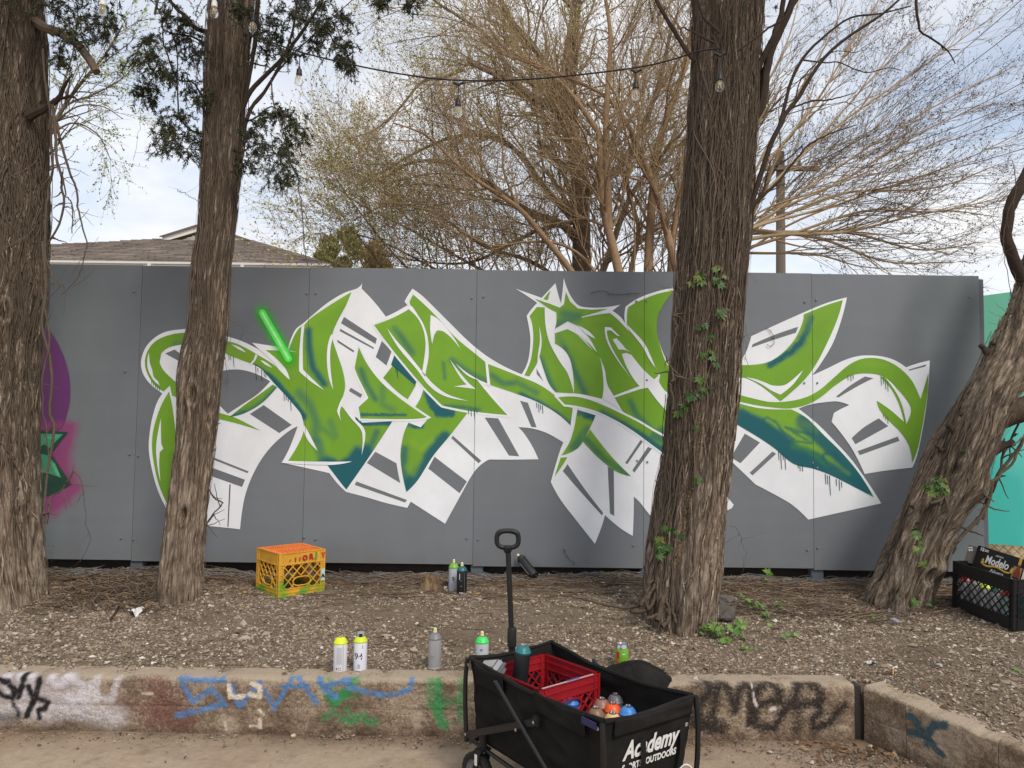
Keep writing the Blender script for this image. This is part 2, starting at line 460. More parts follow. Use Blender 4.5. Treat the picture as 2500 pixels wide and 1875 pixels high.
for pts, r, c, st, so in [
    (A_([(0, 300), (120, 310), (300, 300), (500, 320)]), 20, MAR, .55, 14),
    (A_([(1050, 340), (1150, 450), (1080, 540), (1240, 560)]), 32, MAR, .55, 20),
    (A_([(830, 480), (1000, 470), (960, 560)]), 24, MAR, .35, 20), (A_([(600, 250), (800, 240)]), 8, rgb(170, 90, 84), .5, 6),
    (A_([(10, 330), (130, 330), (260, 360), (420, 380), (560, 400)]), 26, WHT, .45, 16),
    (A_([(20, 500), (160, 470), (300, 520), (460, 500), (600, 520), (780, 560)]), 24, WHT, .62, 20),
    (A_([(40, 260), (60, 400)]), 10, WHT, .7, 5), (A_([(130, 230), (140, 400)]), 9, WHT, .7, 5), (A_([(225, 240), (190, 330), (240, 420)]), 9, WHT, .75, 5),
    (A_([(350, 230), (345, 300), (400, 330), (490, 230)]), 10, WHT, .8, 5), (A_([(440, 320), (500, 300), (560, 340), (545, 430), (470, 420)]), 9, WHT, .75, 5),
    (A_([(590, 420), (620, 330), (655, 300), (650, 420)]), 9, WHT, .7, 5), (A_([(650, 420), (760, 430), (790, 310), (800, 300)]), 8, WHT, .6, 5),
    (A_([(0, 560), (120, 560)]), 12, BLK, .5, 8),
    (A_([(0, 310), (50, 320), (95, 380), (80, 430), (20, 410), (0, 390)]), 7, BLK, 1, 3), (A_([(170, 260), (150, 330), (128, 420)]), 7, BLK, 1, 3),
    (A_([(265, 300), (245, 400), (175, 550)]), 7.5, BLK, 1, 3), (A_([(190, 350), (215, 420), (270, 430), (318, 455), (300, 500), (255, 510), (265, 560)]), 6.5, BLK, 1, 3),
    (A_([(90, 470), (125, 520), (120, 550)]), 6, BLK, .9, 3),
    (A_([(1510, 312), (1380, 308), (1215, 300), (1300, 455), (1425, 365), (1520, 470), (1380, 500), (1200, 545)]), 6.5, BLU, .82, 4),
    (A_([(1560, 340), (1615, 490), (1750, 320), (1850, 495), (1990, 265), (2140, 465)]), 6, BLU, .82, 4), (A_([(1880, 355), (2085, 345)]), 4, BLU, .9, 3),
    (A_([(1545, 340), (1550, 420), (1640, 415)]), 5, rgb(218, 204, 186), 1, 1.5), (A_([(1700, 330), (1755, 350), (1755, 425), (1690, 400)]), 6, rgb(218, 204, 186), 1, 1.5),
    (A_([(1755, 570), (1760, 620), (1690, 612)]), 4, rgb(206, 190, 170), .9, 2), (A_([(1520, 590), (1525, 640)]), 3, rgb(206, 190, 170), .9, 2), (A_([(1750, 510), (1775, 540)]), 4, rgb(206, 190, 170), .9, 2),
    (A_([(960, 395), (1030, 400)]), 3, rgb(200, 186, 166), .8, 2),
    (B_([(80, 720), (150, 800), (120, 950), (400, 900), (430, 700)]), 12, GRN, .42, 10), (B_([(420, 690), (330, 790)]), 7, GRN, .8, 4),
    (B_([(100, 930), (180, 980), (290, 880)]), 10, GRN, .85, 5), (B_([(60, 1170), (140, 1080), (300, 1210), (310, 1080)]), 10, GRN, .5, 8),
    (B_([(360, 1200), (500, 1130), (550, 1210), (620, 1210)]), 10, GRN, .6, 6),
    (B_([(-40, 660), (40, 830), (180, 930)]), 7, BLU, .95, 3), (B_([(60, 810), (330, 740), (340, 710), (160, 680)]), 6, BLU, .95, 3),
    (B_([(300, 800), (520, 870), (700, 910), (880, 900), (1010, 840), (1050, 760), (1010, 700), (900, 680)]), 6.5, BLU, .85, 4),
    (B_([(1280, 720), (1300, 990)]), 20, GRN, .55, 12), (B_([(1340, 720), (1350, 1000)]), 5, GRN, .7, 5), (B_([(1610, 740), (1600, 1180)]), 13, GRN, .5, 10),
    (B_([(1320, 1050), (1370, 1200), (1400, 1240)]), 12, GRN, .75, 6), (B_([(1420, 1000), (1560, 980)]), 12, GRN, .4, 8), (B_([(1180, 1090), (1260, 1250)]), 6, rgb(80, 72, 60), .4, 4),
    (B_([(1800, 1050), (1830, 1250)]), 14, GRN, .5, 10),
    (C_([(230, 190), (330, 200), (380, 280), (300, 400), (230, 480), (220, 640), (400, 680)]), 13, SMK, .95, 10), (C_([(230, 640), (490, 700)]), 18, SMK, .9, 14),
    (C_([(400, 560), (440, 280), (500, 220), (570, 280), (640, 520), (680, 300), (760, 220), (830, 300), (840, 560)]), 11, SMK, .95, 9),
    (C_([(820, 640), (840, 420), (900, 260), (1000, 210), (1100, 270), (1130, 390), (900, 440)]), 11, SMK, .95, 9),
    (C_([(800, 620), (960, 700), (1080, 680), (1200, 460), (1240, 430)]), 11, SMK, .95, 9),
    (C_([(1300, 380), (1310, 240), (1400, 210), (1520, 240), (1570, 340), (1540, 420), (1240, 450)]), 11, SMK, .95, 9),
    (C_([(1290, 460), (1340, 600), (1310, 720)]), 13, SMK, .6, 9), (C_([(1540, 440), (1570, 520), (1480, 610), (1500, 700), (1660, 650), (1760, 520), (1810, 460)]), 11, SMK, .95, 9),
    (C_([(820, 220), (840, 330), (860, 420)]), 2.2, rgb(214, 204, 196), 1, 1), (C_([(1030, 490), (1070, 490)]), 4, rgb(214, 204, 196), 1, 1), (C_([(850, 400), (870, 450)]), 3.5, rgb(214, 204, 196), 1, 1),
]:
    w2 = np.array([at(x, y, 3.606)[[0, 2]] for x, y in pts])
    KST.append((w2, r / 513.0, c, st, so / 513.0))
def paint(P2, strokes):
    col = np.zeros((len(P2), 4)); col[:, :3] = 0.3
    jit = 0.0045 * fbm(P2[:, 0] * 45, P2[:, 1] * 45, 3.3, 3)
    for A, r, c, st, so in strokes:
        lo, hi = A.min(0) - r - 2 * so, A.max(0) + r + 2 * so
        k = np.where(((P2 >= lo) & (P2 <= hi)).all(1))[0]
        if not len(k): continue
        d = seg_dist(P2[k], A) + jit[k]
        a = st * np.clip((r + so - d) / (2 * so), 0, 1)
        a0 = col[k, 3]
        an = a + a0 * (1 - a)
        wgt = np.where(an > 1e-6, a / np.maximum(an, 1e-6), 0)
        col[k, :3] = col[k, :3] * (1 - wgt[:, None]) + np.array(c) * wgt[:, None]
        col[k, 3] = an
    return col
def kerb_block(name, o2, d2, n2, L, h0, h1, width, parent, strokes2=None, step=0.0065, s0=0.0):
    """a kerb length: front face finely cut, rounded arris, worn; o2 origin, d2 along, n2 into the bank"""
    ns = max(3, int(L / step))
    s = np.linspace(0, L, ns)
    nv = max(8, int(0.25 / step))
    prof = [(0.004 * 0, v) for v in np.linspace(-0.03, 0.93, nv)] + [(0.002, .965), (0.007, .985), (0.016, 1.0), (0.06, 1.0), (0.10, .998), (width, .99), (width, 0.3)]
    prof = np.array(prof)
    Sg, J = np.meshgrid(s, np.arange(len(prof)), indexing='ij')
    off = prof[J, 0]; h = h0 + (h1 - h0) * Sg / L
    z = prof[J, 1] * h
    wear = fbm((Sg + s0) * 9, z * 9, 1.0, 4)
    off = off + np.where(prof[J, 0] < 0.05, 0.0022 * wear + 0.005 * np.clip(fbm((Sg + s0) * 40, z * 40, 4.0, 2), 0, 1), 0)
    edge = np.exp(-((prof[J, 1] - 0.985) / .03) ** 2)
    z = z - edge * 0.011 * np.clip(fbm((Sg + s0) * 13, 0.0, 8.0, 5), 0, 1)
    # the two form lines
    off = off + 0.004 * np.exp(-((z - 0.118 - 0.004 * fbm((Sg + s0) * 3, 0, 7, 2)) / .004) ** 2) * (prof[J, 0] < 0.003)
    X = o2[0] + d2[0] * Sg + n2[0] * off; Y = o2[1] + d2[1] * Sg + n2[1] * off
    V = np.stack([X, Y, z], 2).reshape(-1, 3)
    m = len(prof)
    i, j = np.meshgrid(np.arange(ns - 1), np.arange(m - 1), indexing='ij')
    b = (i * m + j).ravel()
    Fq = np.stack([b, b + m, b + m + 1, b + 1], 1)
    caps = [np.arange(m)[None], (np.arange(m)[::-1] + (ns - 1) * m)[None]]
    P2 = np.stack([X.ravel(), z.ravel()], 1) if strokes2 is KST else np.stack([Sg.ravel(), z.ravel()], 1)
    cols = paint(P2, strokes2 or [])
    cols[:, 3] *= np.clip(1.25 - prof[J.ravel(), 0] / 0.05, 0, 1)
    zr = z.ravel()
    # damp soil line at the foot and pale worn arris on top: real stains
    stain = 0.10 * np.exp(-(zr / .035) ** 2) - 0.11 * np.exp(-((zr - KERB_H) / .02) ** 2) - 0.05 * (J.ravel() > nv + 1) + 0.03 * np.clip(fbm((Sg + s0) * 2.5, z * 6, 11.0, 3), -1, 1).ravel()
    me = mesh_np(name, V, [Fq] + caps, MT['kerb'], True, cols, {'stain': stain})
    me.set_sharp_from_angle(angle=math.radians(60))
    return link(name, me, parent)
kerb = link('kerb', None); tag(kerb, kind='structure')
kerb_block('kerb_block', (-4.2, 3.606), (1, 0), (0, 1), 4.2 + 1.615, KERB_H, KERB_H, 0.145, kerb, KST)
cut = [0, .21, .60, 1.9]
hh = [KERB_H, .246, .222, .15]
for k in range(3):
    stv = None
    if k == 1:
        X_ = lambda pts: [(a / 513, b / 513) for a, b in pts]
        def sp(pts):   # pixels to (distance along, height) on the turned kerb
            o = []
            for x, y in pts:
                dd = ray(x, y); nn = np.array((KN[0], KN[1], 0)); t_ = ((np.array((KC[0], KC[1], 0)) - CAM) @ nn) / (dd @ nn)
                p = CAM + dd * t_
                o.append(((p[:2] - KC) @ KD - cut[1], p[2]))
            return np.array(o)
        D_ = lambda pts: kq(2000, 1200, 0.4068, pts)
        tl = rgb(72, 92, 100)
        stv = [(sp(D_([(515, 1340), (570, 1360), (590, 1420), (650, 1470), (700, 1550), (740, 1580)])), .016, tl, .95, .006), (sp(D_([(515, 1440), (560, 1450), (640, 1470), (690, 1400), (750, 1400)])), .017, tl, .95, .006), (sp(D_([(660, 1430), (640, 1520)])), .015, tl, .8, .008)]
    kerb_block('kerb_block', KC + KD * (cut[k] + 0.0015) + KN * (0.003 if k == 2 else 0), KD, KN, cut[k + 1] - cut[k] - 0.003, hh[k], hh[k + 1], 0.14, kerb, stv, 0.0065 if k < 2 else 0.012, 20 + cut[k])
b = MB(); b.box((1.637, 3.69, 0.12), (0.036, 0.13, 0.25))
b.build('joint_filler', mat('tar_joint_filler', rgb(52, 46, 42), 0.85, 0.3, 20, 0.5, 80), kerb)

# ---- gravel chips on the bank (nobody could count them)
def stones(name, x, y, z, r, cols, label_parent=None, flat=0.62):
    n = len(x)
    base = np.array([(1, 0, 0), (-1, 0, 0), (0, 1, 0), (0, -1, 0), (0, 0, 1), (0, 0, -1), (.62, .62, .5), (-.62, -.62, .5)], float)[:6]
    Fs = np.array([(0, 2, 4), (2, 1, 4), (1, 3, 4), (3, 0, 4), (2, 0, 5), (1, 2, 5), (3, 1, 5), (0, 3, 5)])
    V = base[None] * (1 + 0.45 * rng.uniform(-1, 1, (n, 6, 1)))
    V = V + 0.25 * rng.normal(size=(n, 6, 3))
    V *= np.stack([rng.uniform(.8, 1.5, n), rng.uniform(.6, 1.0, n), rng.uniform(.35, .8, n) * flat / .62], 1)[:, None]
    a = rng.uniform(0, 6.28, n); t = rng.normal(0, .35, n)
    ca, sa, ct, st = np.cos(a), np.sin(a), np.cos(t), np.sin(t)
    X, Y, Z = V[..., 0], V[..., 1], V[..., 2]
    Y, Z = Y * ct[:, None] - Z * st[:, None], Y * st[:, None] + Z * ct[:, None]
    X, Y = X * ca[:, None] - Y * sa[:, None], X * sa[:, None] + Y * ca[:, None]
    V = np.stack([X, Y, Z], 2) * r[:, None, None] + np.stack([x, y, z], 1)[:, None]
    Fq = (Fs[None] + (np.arange(n) * 6)[:, None, None]).reshape(-1, 3)
    c = np.repeat(cols, 6, 0)
    return mesh_np(name, V.reshape(-1, 3), Fq, MT['gravel'], False, c)
PAL = np.array([rgb(152, 138, 121), rgb(132, 117, 101), rgb(108, 93, 79), rgb(174, 162, 147), rgb(142, 122, 100), rgb(94, 82, 71), rgb(198, 190, 178)])
BARE = [gpt(*q)[:2] for q in ((1360, 1440), (1290, 1500), (1500, 1425), (1180, 1560), (560, 1498), (840, 1470), (2250, 1590), (1000, 1490))]
def scatter(n, rmu, rsg, seed, near=True):
    r_ = np.random.default_rng(seed)
    x = r_.uniform(-3.2, 3.6, n * 3); u = r_.uniform(0, 1, n * 3)
    y = 3.0 + 2.5 * u
    d = bank_dist(x, y)
    dens = np.clip(1.15 - 0.55 * np.clip((y - 4.2) / .9, 0, 1) + 0.5 * fbm(x * 1.1, y * 1.6, 9.0, 3), 0.04, 1)
    for bx_, by_ in BARE: dens = dens * (1 - .85 * np.exp(-((x - bx_) / .30) ** 2 - ((y - by_) / .17) ** 2 + .6 * fbm(x * 4, y * 4, 1.0, 2)).clip(0, 1))
    dens = dens * (np.abs(x) < 0.78 * y + .15)
    k = np.where((d > 0.055 + 0.05 * r_.uniform(0, 1, n * 3)) & (r_.uniform(0, 1, n * 3) < dens))[0][:n]
    x, y = x[k], y[k]
    r = np.clip(np.exp(r_.normal(math.log(rmu), rsg, len(k))), 0.003, 0.03)
    z = np.maximum(bank_z(x, y), np.where(bank_dist(x, y) < .15, .247 - .045 * np.clip((3.606 - y) / .75, 0, 1.5), 0)) + r * 0.12
    pi = r_.choice(len(PAL), len(k), p=[.25, .25, .19, .10, .12, .05, .04])
    cols = PAL[pi] * r_.uniform(.78, 1.12, (len(k), 1))
    return x, y, z, r, cols
for i_, (n_, mu_, sg_, nm_) in enumerate([(84000, 0.0056, 0.36, 'gravel'), (3000, 0.0115, 0.30, 'gravel')]):
    x, y, z, r, c = scatter(n_, mu_, sg_, 40 + i_)
    tag(link(nm_, stones(nm_, x, y, z, r, c)), kind='stuff')
# grit on the road at the kerb foot and in the corner
xg = np.concatenate([rng.uniform(-2.6, 2.2, 260), rng.uniform(-3, 1.6, 1500), 1.6 + rng.normal(0, .22, 1800)]); yg = np.concatenate([rng.uniform(2.9, 3.55, 260), 3.595 - np.abs(rng.normal(0, .06, 1500)), 3.5 - np.abs(rng.normal(0, .14, 1800))])
k = bank_dist(xg, yg) < -0.008
xg, yg = xg[k], yg[k]
rg_ = np.clip(np.exp(rng.normal(math.log(.0035), .4, len(xg))), .0015, .011)
tag(link('gravel', stones('gravel', xg, yg, rg_ * .3 + 0.003, rg_, PAL[rng.integers(0, 6, len(xg))] * rng.uniform(.6, 1.0, (len(xg), 1)))), kind='stuff')
# ================================================================ plywood fence with the mural
ZT = float(at(1250, 659, YW)[2]); ZB = float(at(1250, 1380, YW)[2])
XS0 = float(at(334, 1009, YW)[0]); PWD = float((at(2397.5, 1034, YW)[0] - XS0) / 5)
SEAMS = [XS0 + PWD * k for k in range(5)]
fence = thing('plywood_fence', 'grey painted plywood fence carrying the green and white graffiti lettering', 'fence', (0, YW, ZB))
FO = np.array((0, YW, ZB))
def paint_mat(name, rough=0.5, var=0.05, bump=0.12):
    return mat(name, rough=rough, var=var, scale=5.0, bump=bump, bscale=45, attr=True, bdist=0.004, spec=0.35, detail=6, stretch=(1, 1, .6))
MT['panel'] = mat('grey_wall_paint', rough=0.5, var=0.07, scale=1.7, bump=0.2, bscale=70, attr=True, bdist=0.003, spec=0.35, stretch=(1, 1, .5), detail=8)
MT['spray'] = paint_mat('spray_paint')
MT['post'] = mat('grey_post_paint', rgb(92, 98, 104), 0.6, 0.15, 8, 0.3, 60)
MT['dark_wood'] = mat('raw_plywood_edge', rgb(70, 66, 62), 0.8, 0.2, 12)
GREY = rgb(116, 120, 125)
GREY_A = tuple(0.98 * v for v in GREY)
def px_of(X, Z):
    """pixels of wall points, only to read strokes traced in pixels"""
    v = np.stack([X, np.full_like(X, YW), Z], 1) - CAM
    d = v @ FWD
    return np.stack([1250 + F_PX * (v @ RGT) / d, 937.5 - F_PX * (v @ UPV) / d], 1)
edges_x = [SEAMS[0] - PWD] + SEAMS + [SEAMS[0] + PWD * 5]
haze_px = [([(130, 1040), (165, 1050), (150, 1100), (150, 1150), (175, 1190), (140, 1225), (100, 1240)], 26, rgb(142, 62, 112), .92, 14), ([(60, 1020), (110, 1130), (100, 1230)], 40, rgb(142, 62, 112), .95, 16)]
for i in range(6):
    x0, x1 = edges_x[i] + 0.0012, edges_x[i + 1] - 0.0012
    zb = ZB + (0.002, -0.004, 0.001, -0.010, 0.004, -0.006)[i]
    zt = ZT + (0.0, -0.003, 0.001, -0.002, 0.003, 0.0)[i]
    nx, nz_ = (90, 150) if i == 0 else (60, 90)
    gx, gz = np.linspace(x0, x1, nx), np.linspace(zb, zt, nz_)
    X, Z = np.meshgrid(gx, gz)
    warp = lambda X, Z: 0.0007 * fbm(X * 2.0, Z * 2.0, 3.0 + i, 3)
    Vf = np.stack([X, YW + 0.002 + warp(X, Z), Z], 2).reshape(-1, 3) - FO
    a, b_ = np.meshgrid(np.arange(nx - 1), np.arange(nz_ - 1))
    q = (b_ * nx + a).ravel()
    Fq = np.stack([q, q + 1, q + nx + 1, q + nx], 1)
    cols = np.tile(np.array(GREY_A), (len(Vf), 1)) * (1 + 0.05 * fbm(X.ravel() * 1.2, Z.ravel() * 1.2, i * 3.0, 4))[:, None] * (1.0, .985, 1.01, .99, 1.0, .96)[i]
    if i == 0 or i == 5:      # the outer panels carry a greener, weathered coat
        tt = np.clip((1.0 - (X.ravel() - x0) / (x1 - x0)) * 1.3, 0, 1) if i == 0 else np.clip(((X.ravel() - x0) / (x1 - x0) - .45) * 2.2, 0, 1)
        cols = cols * (1 - tt[:, None]) + cols * tt[:, None] * np.array((.93, 1.0, .95))
    fz_ = np.clip(1 - (Z.ravel() - zb) / .30, 0, 1) ** 2 * np.clip(.5 + .6 * fbm(X.ravel() * 6, Z.ravel() * 5, 2.0, 3), 0, 1) * .30      # soil splash along the foot
    cols = cols * (1 - fz_[:, None]) + np.array(rgb(110, 98, 84)) * fz_[:, None]
    sw_ = np.clip(vnoise(X.ravel() * 1.6 + i * 7, Z.ravel() * 22) * .5 + vnoise(X.ravel() * 9, Z.ravel() * .8) * .5, -1, 1)      # roller laps
    cols = cols * (1 + .045 * sw_)[:, None]
    if i == 0:
        P = px_of(X.ravel(), Z.ravel())
        for A, r, c, st, so in haze_px:
            d = seg_dist(P, A) + 5 * fbm(P[:, 0] / 14, P[:, 1] / 14, 0, 3)
            al = (st * np.clip((r + so - d) / (2 * so), 0, 1) ** 1.3)[:, None]
            cols = cols * (1 - al) + np.array(c) * al
    nb = len(Vf)
    back = np.array([(x0, YW + .016, zb), (x1, YW + .016, zb), (x1, YW + .016, zt), (x0, YW + .016, zt)]) - FO
    V = np.vstack([Vf, back])
    c4 = np.vstack([cols, np.tile(np.array(GREY_A) * .6, (4, 1))])
    B0 = nb
    bot = np.arange(nx); top = (nz_ - 1) * nx + np.arange(nx)
    lef = np.arange(nz_) * nx; rig = lef + nx - 1
    F4 = [Fq, np.array([[B0 + 1, B0, B0 + 3, B0 + 2]])]
    extra = [np.concatenate([bot[::-1], [B0, B0 + 1]])[None], np.concatenate([top, [B0 + 2, B0 + 3]])[None], np.concatenate([lef, [B0 + 3, B0]])[None], np.concatenate([rig[::-1], [B0 + 1, B0 + 2]])[None]]
    link('panel', mesh_np('panel', V, F4 + extra, MT['panel'], False, c4), fence)
for k in range(6):            # posts seen in the gap under the panels
    xx = edges_x[k + 1] + (0.0 if k < 5 else -0.03)
    b = MB(); b.box((xx + .03, .062, (ZT - ZB) / 2 - .11), (.088, .088, ZT - ZB + .18))
    b.build('post', MT['post'], fence, bevel=.004)
b = MB()
for z in (.25, 1.1, 1.95):
    b.box(((edges_x[0] + edges_x[6]) / 2, .038, z), (PWD * 6, .04, .088))
b.build('rail', MT['dark_wood'], fence)
b = MB(); b.box(((edges_x[0] + edges_x[6]) / 2, .10, -.03), (PWD * 6 - .1, .02, .16)); b.build('gap_shade_board', mat('gap_shade_dark', rgb(52, 46, 41), .95, .3, 9), fence)  # added dark board, makes the gap under the panels read as shade
bolt_me = None
for (x, y) in [(328, 711), (306, 906), (317, 1108), (338, 1112), (327, 1316), (296, 1313), (750, 715), (772, 715), (743, 1311), (771, 1316), (1152, 727), (1181, 724), (1140, 1313), (1168, 1316), (1553, 736), (1578, 735), (1579, 928), (1555, 1125), (1580, 1128), (1547, 1331), (1584, 1333), (1965, 737), (1993, 732), (1963, 935), (1995, 935), (1984, 1130), (1995, 1142), (1972, 1342), (1997, 1337), (2368, 725), (2380, 1000)]:
    p = at(x, y, YW) - FO
    if bolt_me is None:
        b = MB(); b.lathe([(.0001, .0), (.0080, .0), (.0070, .0025), (.0035, .0036), (.0001, .0038)][::-1], 10)
        o = b.build('bolt', mat('painted_bolt', rgb(122, 125, 131), .5, .1, 40), fence, True); bolt_me = o.data
    else:
        o = link('bolt', bolt_me, fence)
    o.location = (p[0], -0.005, p[2]); o.rotation_euler = (math.radians(90), 0, 0)

# ---- tracing helpers
def smooth_path(pts, cl=38, sub=5):
    """sharp turns stay corners, gentle ones become curves"""
    P = np.array([p[:2] for p in pts], float)
    n = len(P)
    corner = []
    for i in range(n):
        a, b_ = P[i] - P[i - 1], P[(i + 1) % n] - P[i]
        ang = abs((math.atan2(b_[1], b_[0]) - math.atan2(a[1], a[0]) + math.pi) % (2 * math.pi) - math.pi)
        corner.append(math.degrees(ang) > cl or len(pts[i]) > 2)
    out = []
    for i in range(n):
        p1, p2 = P[i], P[(i + 1) % n]
        m1 = np.zeros(2) if corner[i] else (P[(i + 1) % n] - P[i - 1]) / 2
        m2 = np.zeros(2) if corner[(i + 1) % n] else (P[(i + 2) % n] - P[i]) / 2
        L = np.linalg.norm(p2 - p1)
        if corner[i]: m1 = (p2 - p1) - m2 * .5 if not corner[(i + 1) % n] else p2 - p1
        if corner[(i + 1) % n]: m2 = (p2 - p1) - m1 * .5 if not corner[i] else p2 - p1
        for m_ in (m1, m2):
            l_ = np.linalg.norm(m_)
            if l_ > 1.6 * L: m_ *= 1.6 * L / l_
        k = max(1, min(sub, int(L / 6)))
        for t in np.linspace(0, 1, k, endpoint=False):
            h = (2 * t ** 3 - 3 * t ** 2 + 1, t ** 3 - 2 * t ** 2 + t, -2 * t ** 3 + 3 * t ** 2, t ** 3 - t ** 2)
            out.append(h[0] * p1 + h[1] * m1 + h[2] * p2 + h[3] * m2)
    return np.array(out)
def expand(P, wd):
    """grow an outline by wd"""
    n = len(P)
    area = 0.5 * np.sum(P[:, 0] * np.roll(P[:, 1], -1) - np.roll(P[:, 0], -1) * P[:, 1])
    s = 1 if area > 0 else -1
    e = np.roll(P, -1, 0) - P
    nrm = np.stack([e[:, 1], -e[:, 0]], 1) * s
    nrm /= np.linalg.norm(nrm, axis=1, keepdims=True) + 1e-9
    a, b_ = np.roll(nrm, 1, 0), nrm
    m = a + b_
    l2 = (m * m).sum(1)
    m = 2 * m / np.maximum(l2, 0.45)[:, None]
    return P + m * wd
_layer = [0]
def sheet(name, P, col, layer, strokes=(), grid=0, parent=None, Y=None, clip=True, mat_=None, label=None, origin=None, mottled=.06):
    """a coat of paint: outline P in photograph pixels laid on the wall plane"""
    parent = parent or fence
    Y = YW if Y is None else Y
    origin = FO if origin is None else origin
    W = np.array([at(x, y, Y) for x, y in P])
    pts = [Vector((p[0], p[2])) for p in W]
    n = len(pts)
    ed = [(i, (i + 1) % n) for i in range(n)]
    if grid:
        lo, hi = P.min(0), P.max(0)
        gx, gy = np.meshgrid(np.arange(lo[0], hi[0], grid), np.arange(lo[1], hi[1], grid))
        G = np.stack([gx.ravel(), gy.ravel()], 1) + rng.uniform(-.3, .3, (gx.size, 2)) * grid
        # inside test, then keep clear of the outline
        ins = np.zeros(len(G), bool)
        for i in range(n):
            a, c = P[i], P[(i + 1) % n]
            cond = (a[1] > G[:, 1]) != (c[1] > G[:, 1])
            with np.errstate(divide='ignore', invalid='ignore'):
                xi = (c[0] - a[0]) * (G[:, 1] - a[1]) / (c[1] - a[1]) + a[0]
            ins ^= cond & (G[:, 0] < xi)
        G = G[ins]
        if len(G):
            G = G[seg_dist(G, np.vstack([P, P[:1]])) > grid * .45]
        pts += [Vector((q[0], q[2])) for q in (at(x, y, Y) for x, y in G)]
    vo, eo, fo, *_ = geometry.delaunay_2d_cdt(pts, ed, [], 1, 1e-6)
    V = np.array([(v.x, 0, v.y) for v in vo])
    V[:, 1] = Y - 0.0006 * layer - .0008
    me = bpy.data.meshes.new(name)
    bm = bmesh.new()
    bv = [bm.verts.new(v - origin) for v in V]
    for f in fo:
        try:
            fc = bm.faces.new([bv[i] for i in f]); fc.normal_update()
            if fc.normal.y > 0: fc.normal_flip()
        except ValueError:
            pass
    if clip:
        for s in SEAMS:
            if V[:, 0].min() < s < V[:, 0].max():
                for sg in (-1, 1):
                    bmesh.ops.bisect_plane(bm, geom=bm.verts[:] + bm.edges[:] + bm.faces[:], plane_co=(s + sg * .0016 - origin[0], 0, 0), plane_no=(1, 0, 0), dist=1e-6)
                kill = [f for f in bm.faces if abs(f.calc_center_median().x + origin[0] - s) < .0016]
                bmesh.ops.delete(bm, geom=kill, context='FACES')
    bm.to_mesh(me); bm.free()
    n2 = len(me.vertices)
    co = np.empty(n2 * 3, np.float32); me.vertices.foreach_get('co', co); co = co.reshape(-1, 3) + origin
    c4 = np.ones((n2, 4), np.float32)
    c4[:, :3] = np.array(col) * (1 + mottled * fbm(co[:, 0] * 5, co[:, 2] * 5, layer * 2.0, 3))[:, None]
    if strokes:
        Q = px_of(co[:, 0].astype(float), co[:, 2].astype(float)) if Y == YW else None
        for A, r, c, st, so in strokes:
            d = seg_dist(Q, A) + 0.9 * fbm(Q[:, 0] / 12, Q[:, 1] / 12, 1.0, 3)
            t = np.clip((r + so - d) / (2 * so), 0, 1)
            al = (st * t * t * (3 - 2 * t))[:, None]
            c4[:, :3] = c4[:, :3] * (1 - al) + np.array(c) * al
    ca = me.color_attributes.new('Col', 'FLOAT_COLOR', 'POINT'); ca.data.foreach_set('color', c4.ravel())
    me.materials.append(mat_ or MT['spray'])
    o = link(name, me, parent)
    if label: o['label'] = label
    return o
S_ = 0.421942
def c1(*p): return [(300 + S_ * q[0], 650 + S_ * q[1], *q[2:]) for q in p]
def c2(*p): return [(850 + S_ * q[0], 650 + S_ * q[1], *q[2:]) for q in p]
def c3(*p): return [(1200 + S_ * q[0], 650 + S_ * q[1], *q[2:]) for q in p]
def c4(*p): return [(1700 + S_ * q[0], 650 + S_ * q[1], *q[2:]) for q in p]
WHITE, GREEN, TEAL, LIME = rgb(232, 234, 238), rgb(114, 161, 42), rgb(22, 92, 100), rgb(134, 176, 52)
BAR = tuple(v * .93 for v in GREY_A)
def st(pts, r, c=TEAL, a=.95, so=8):
    return (np.array([p[:2] for p in pts]), r * (.8 if a < .92 else 1), c, a * (.85 if a < .92 else 1), so * .85)
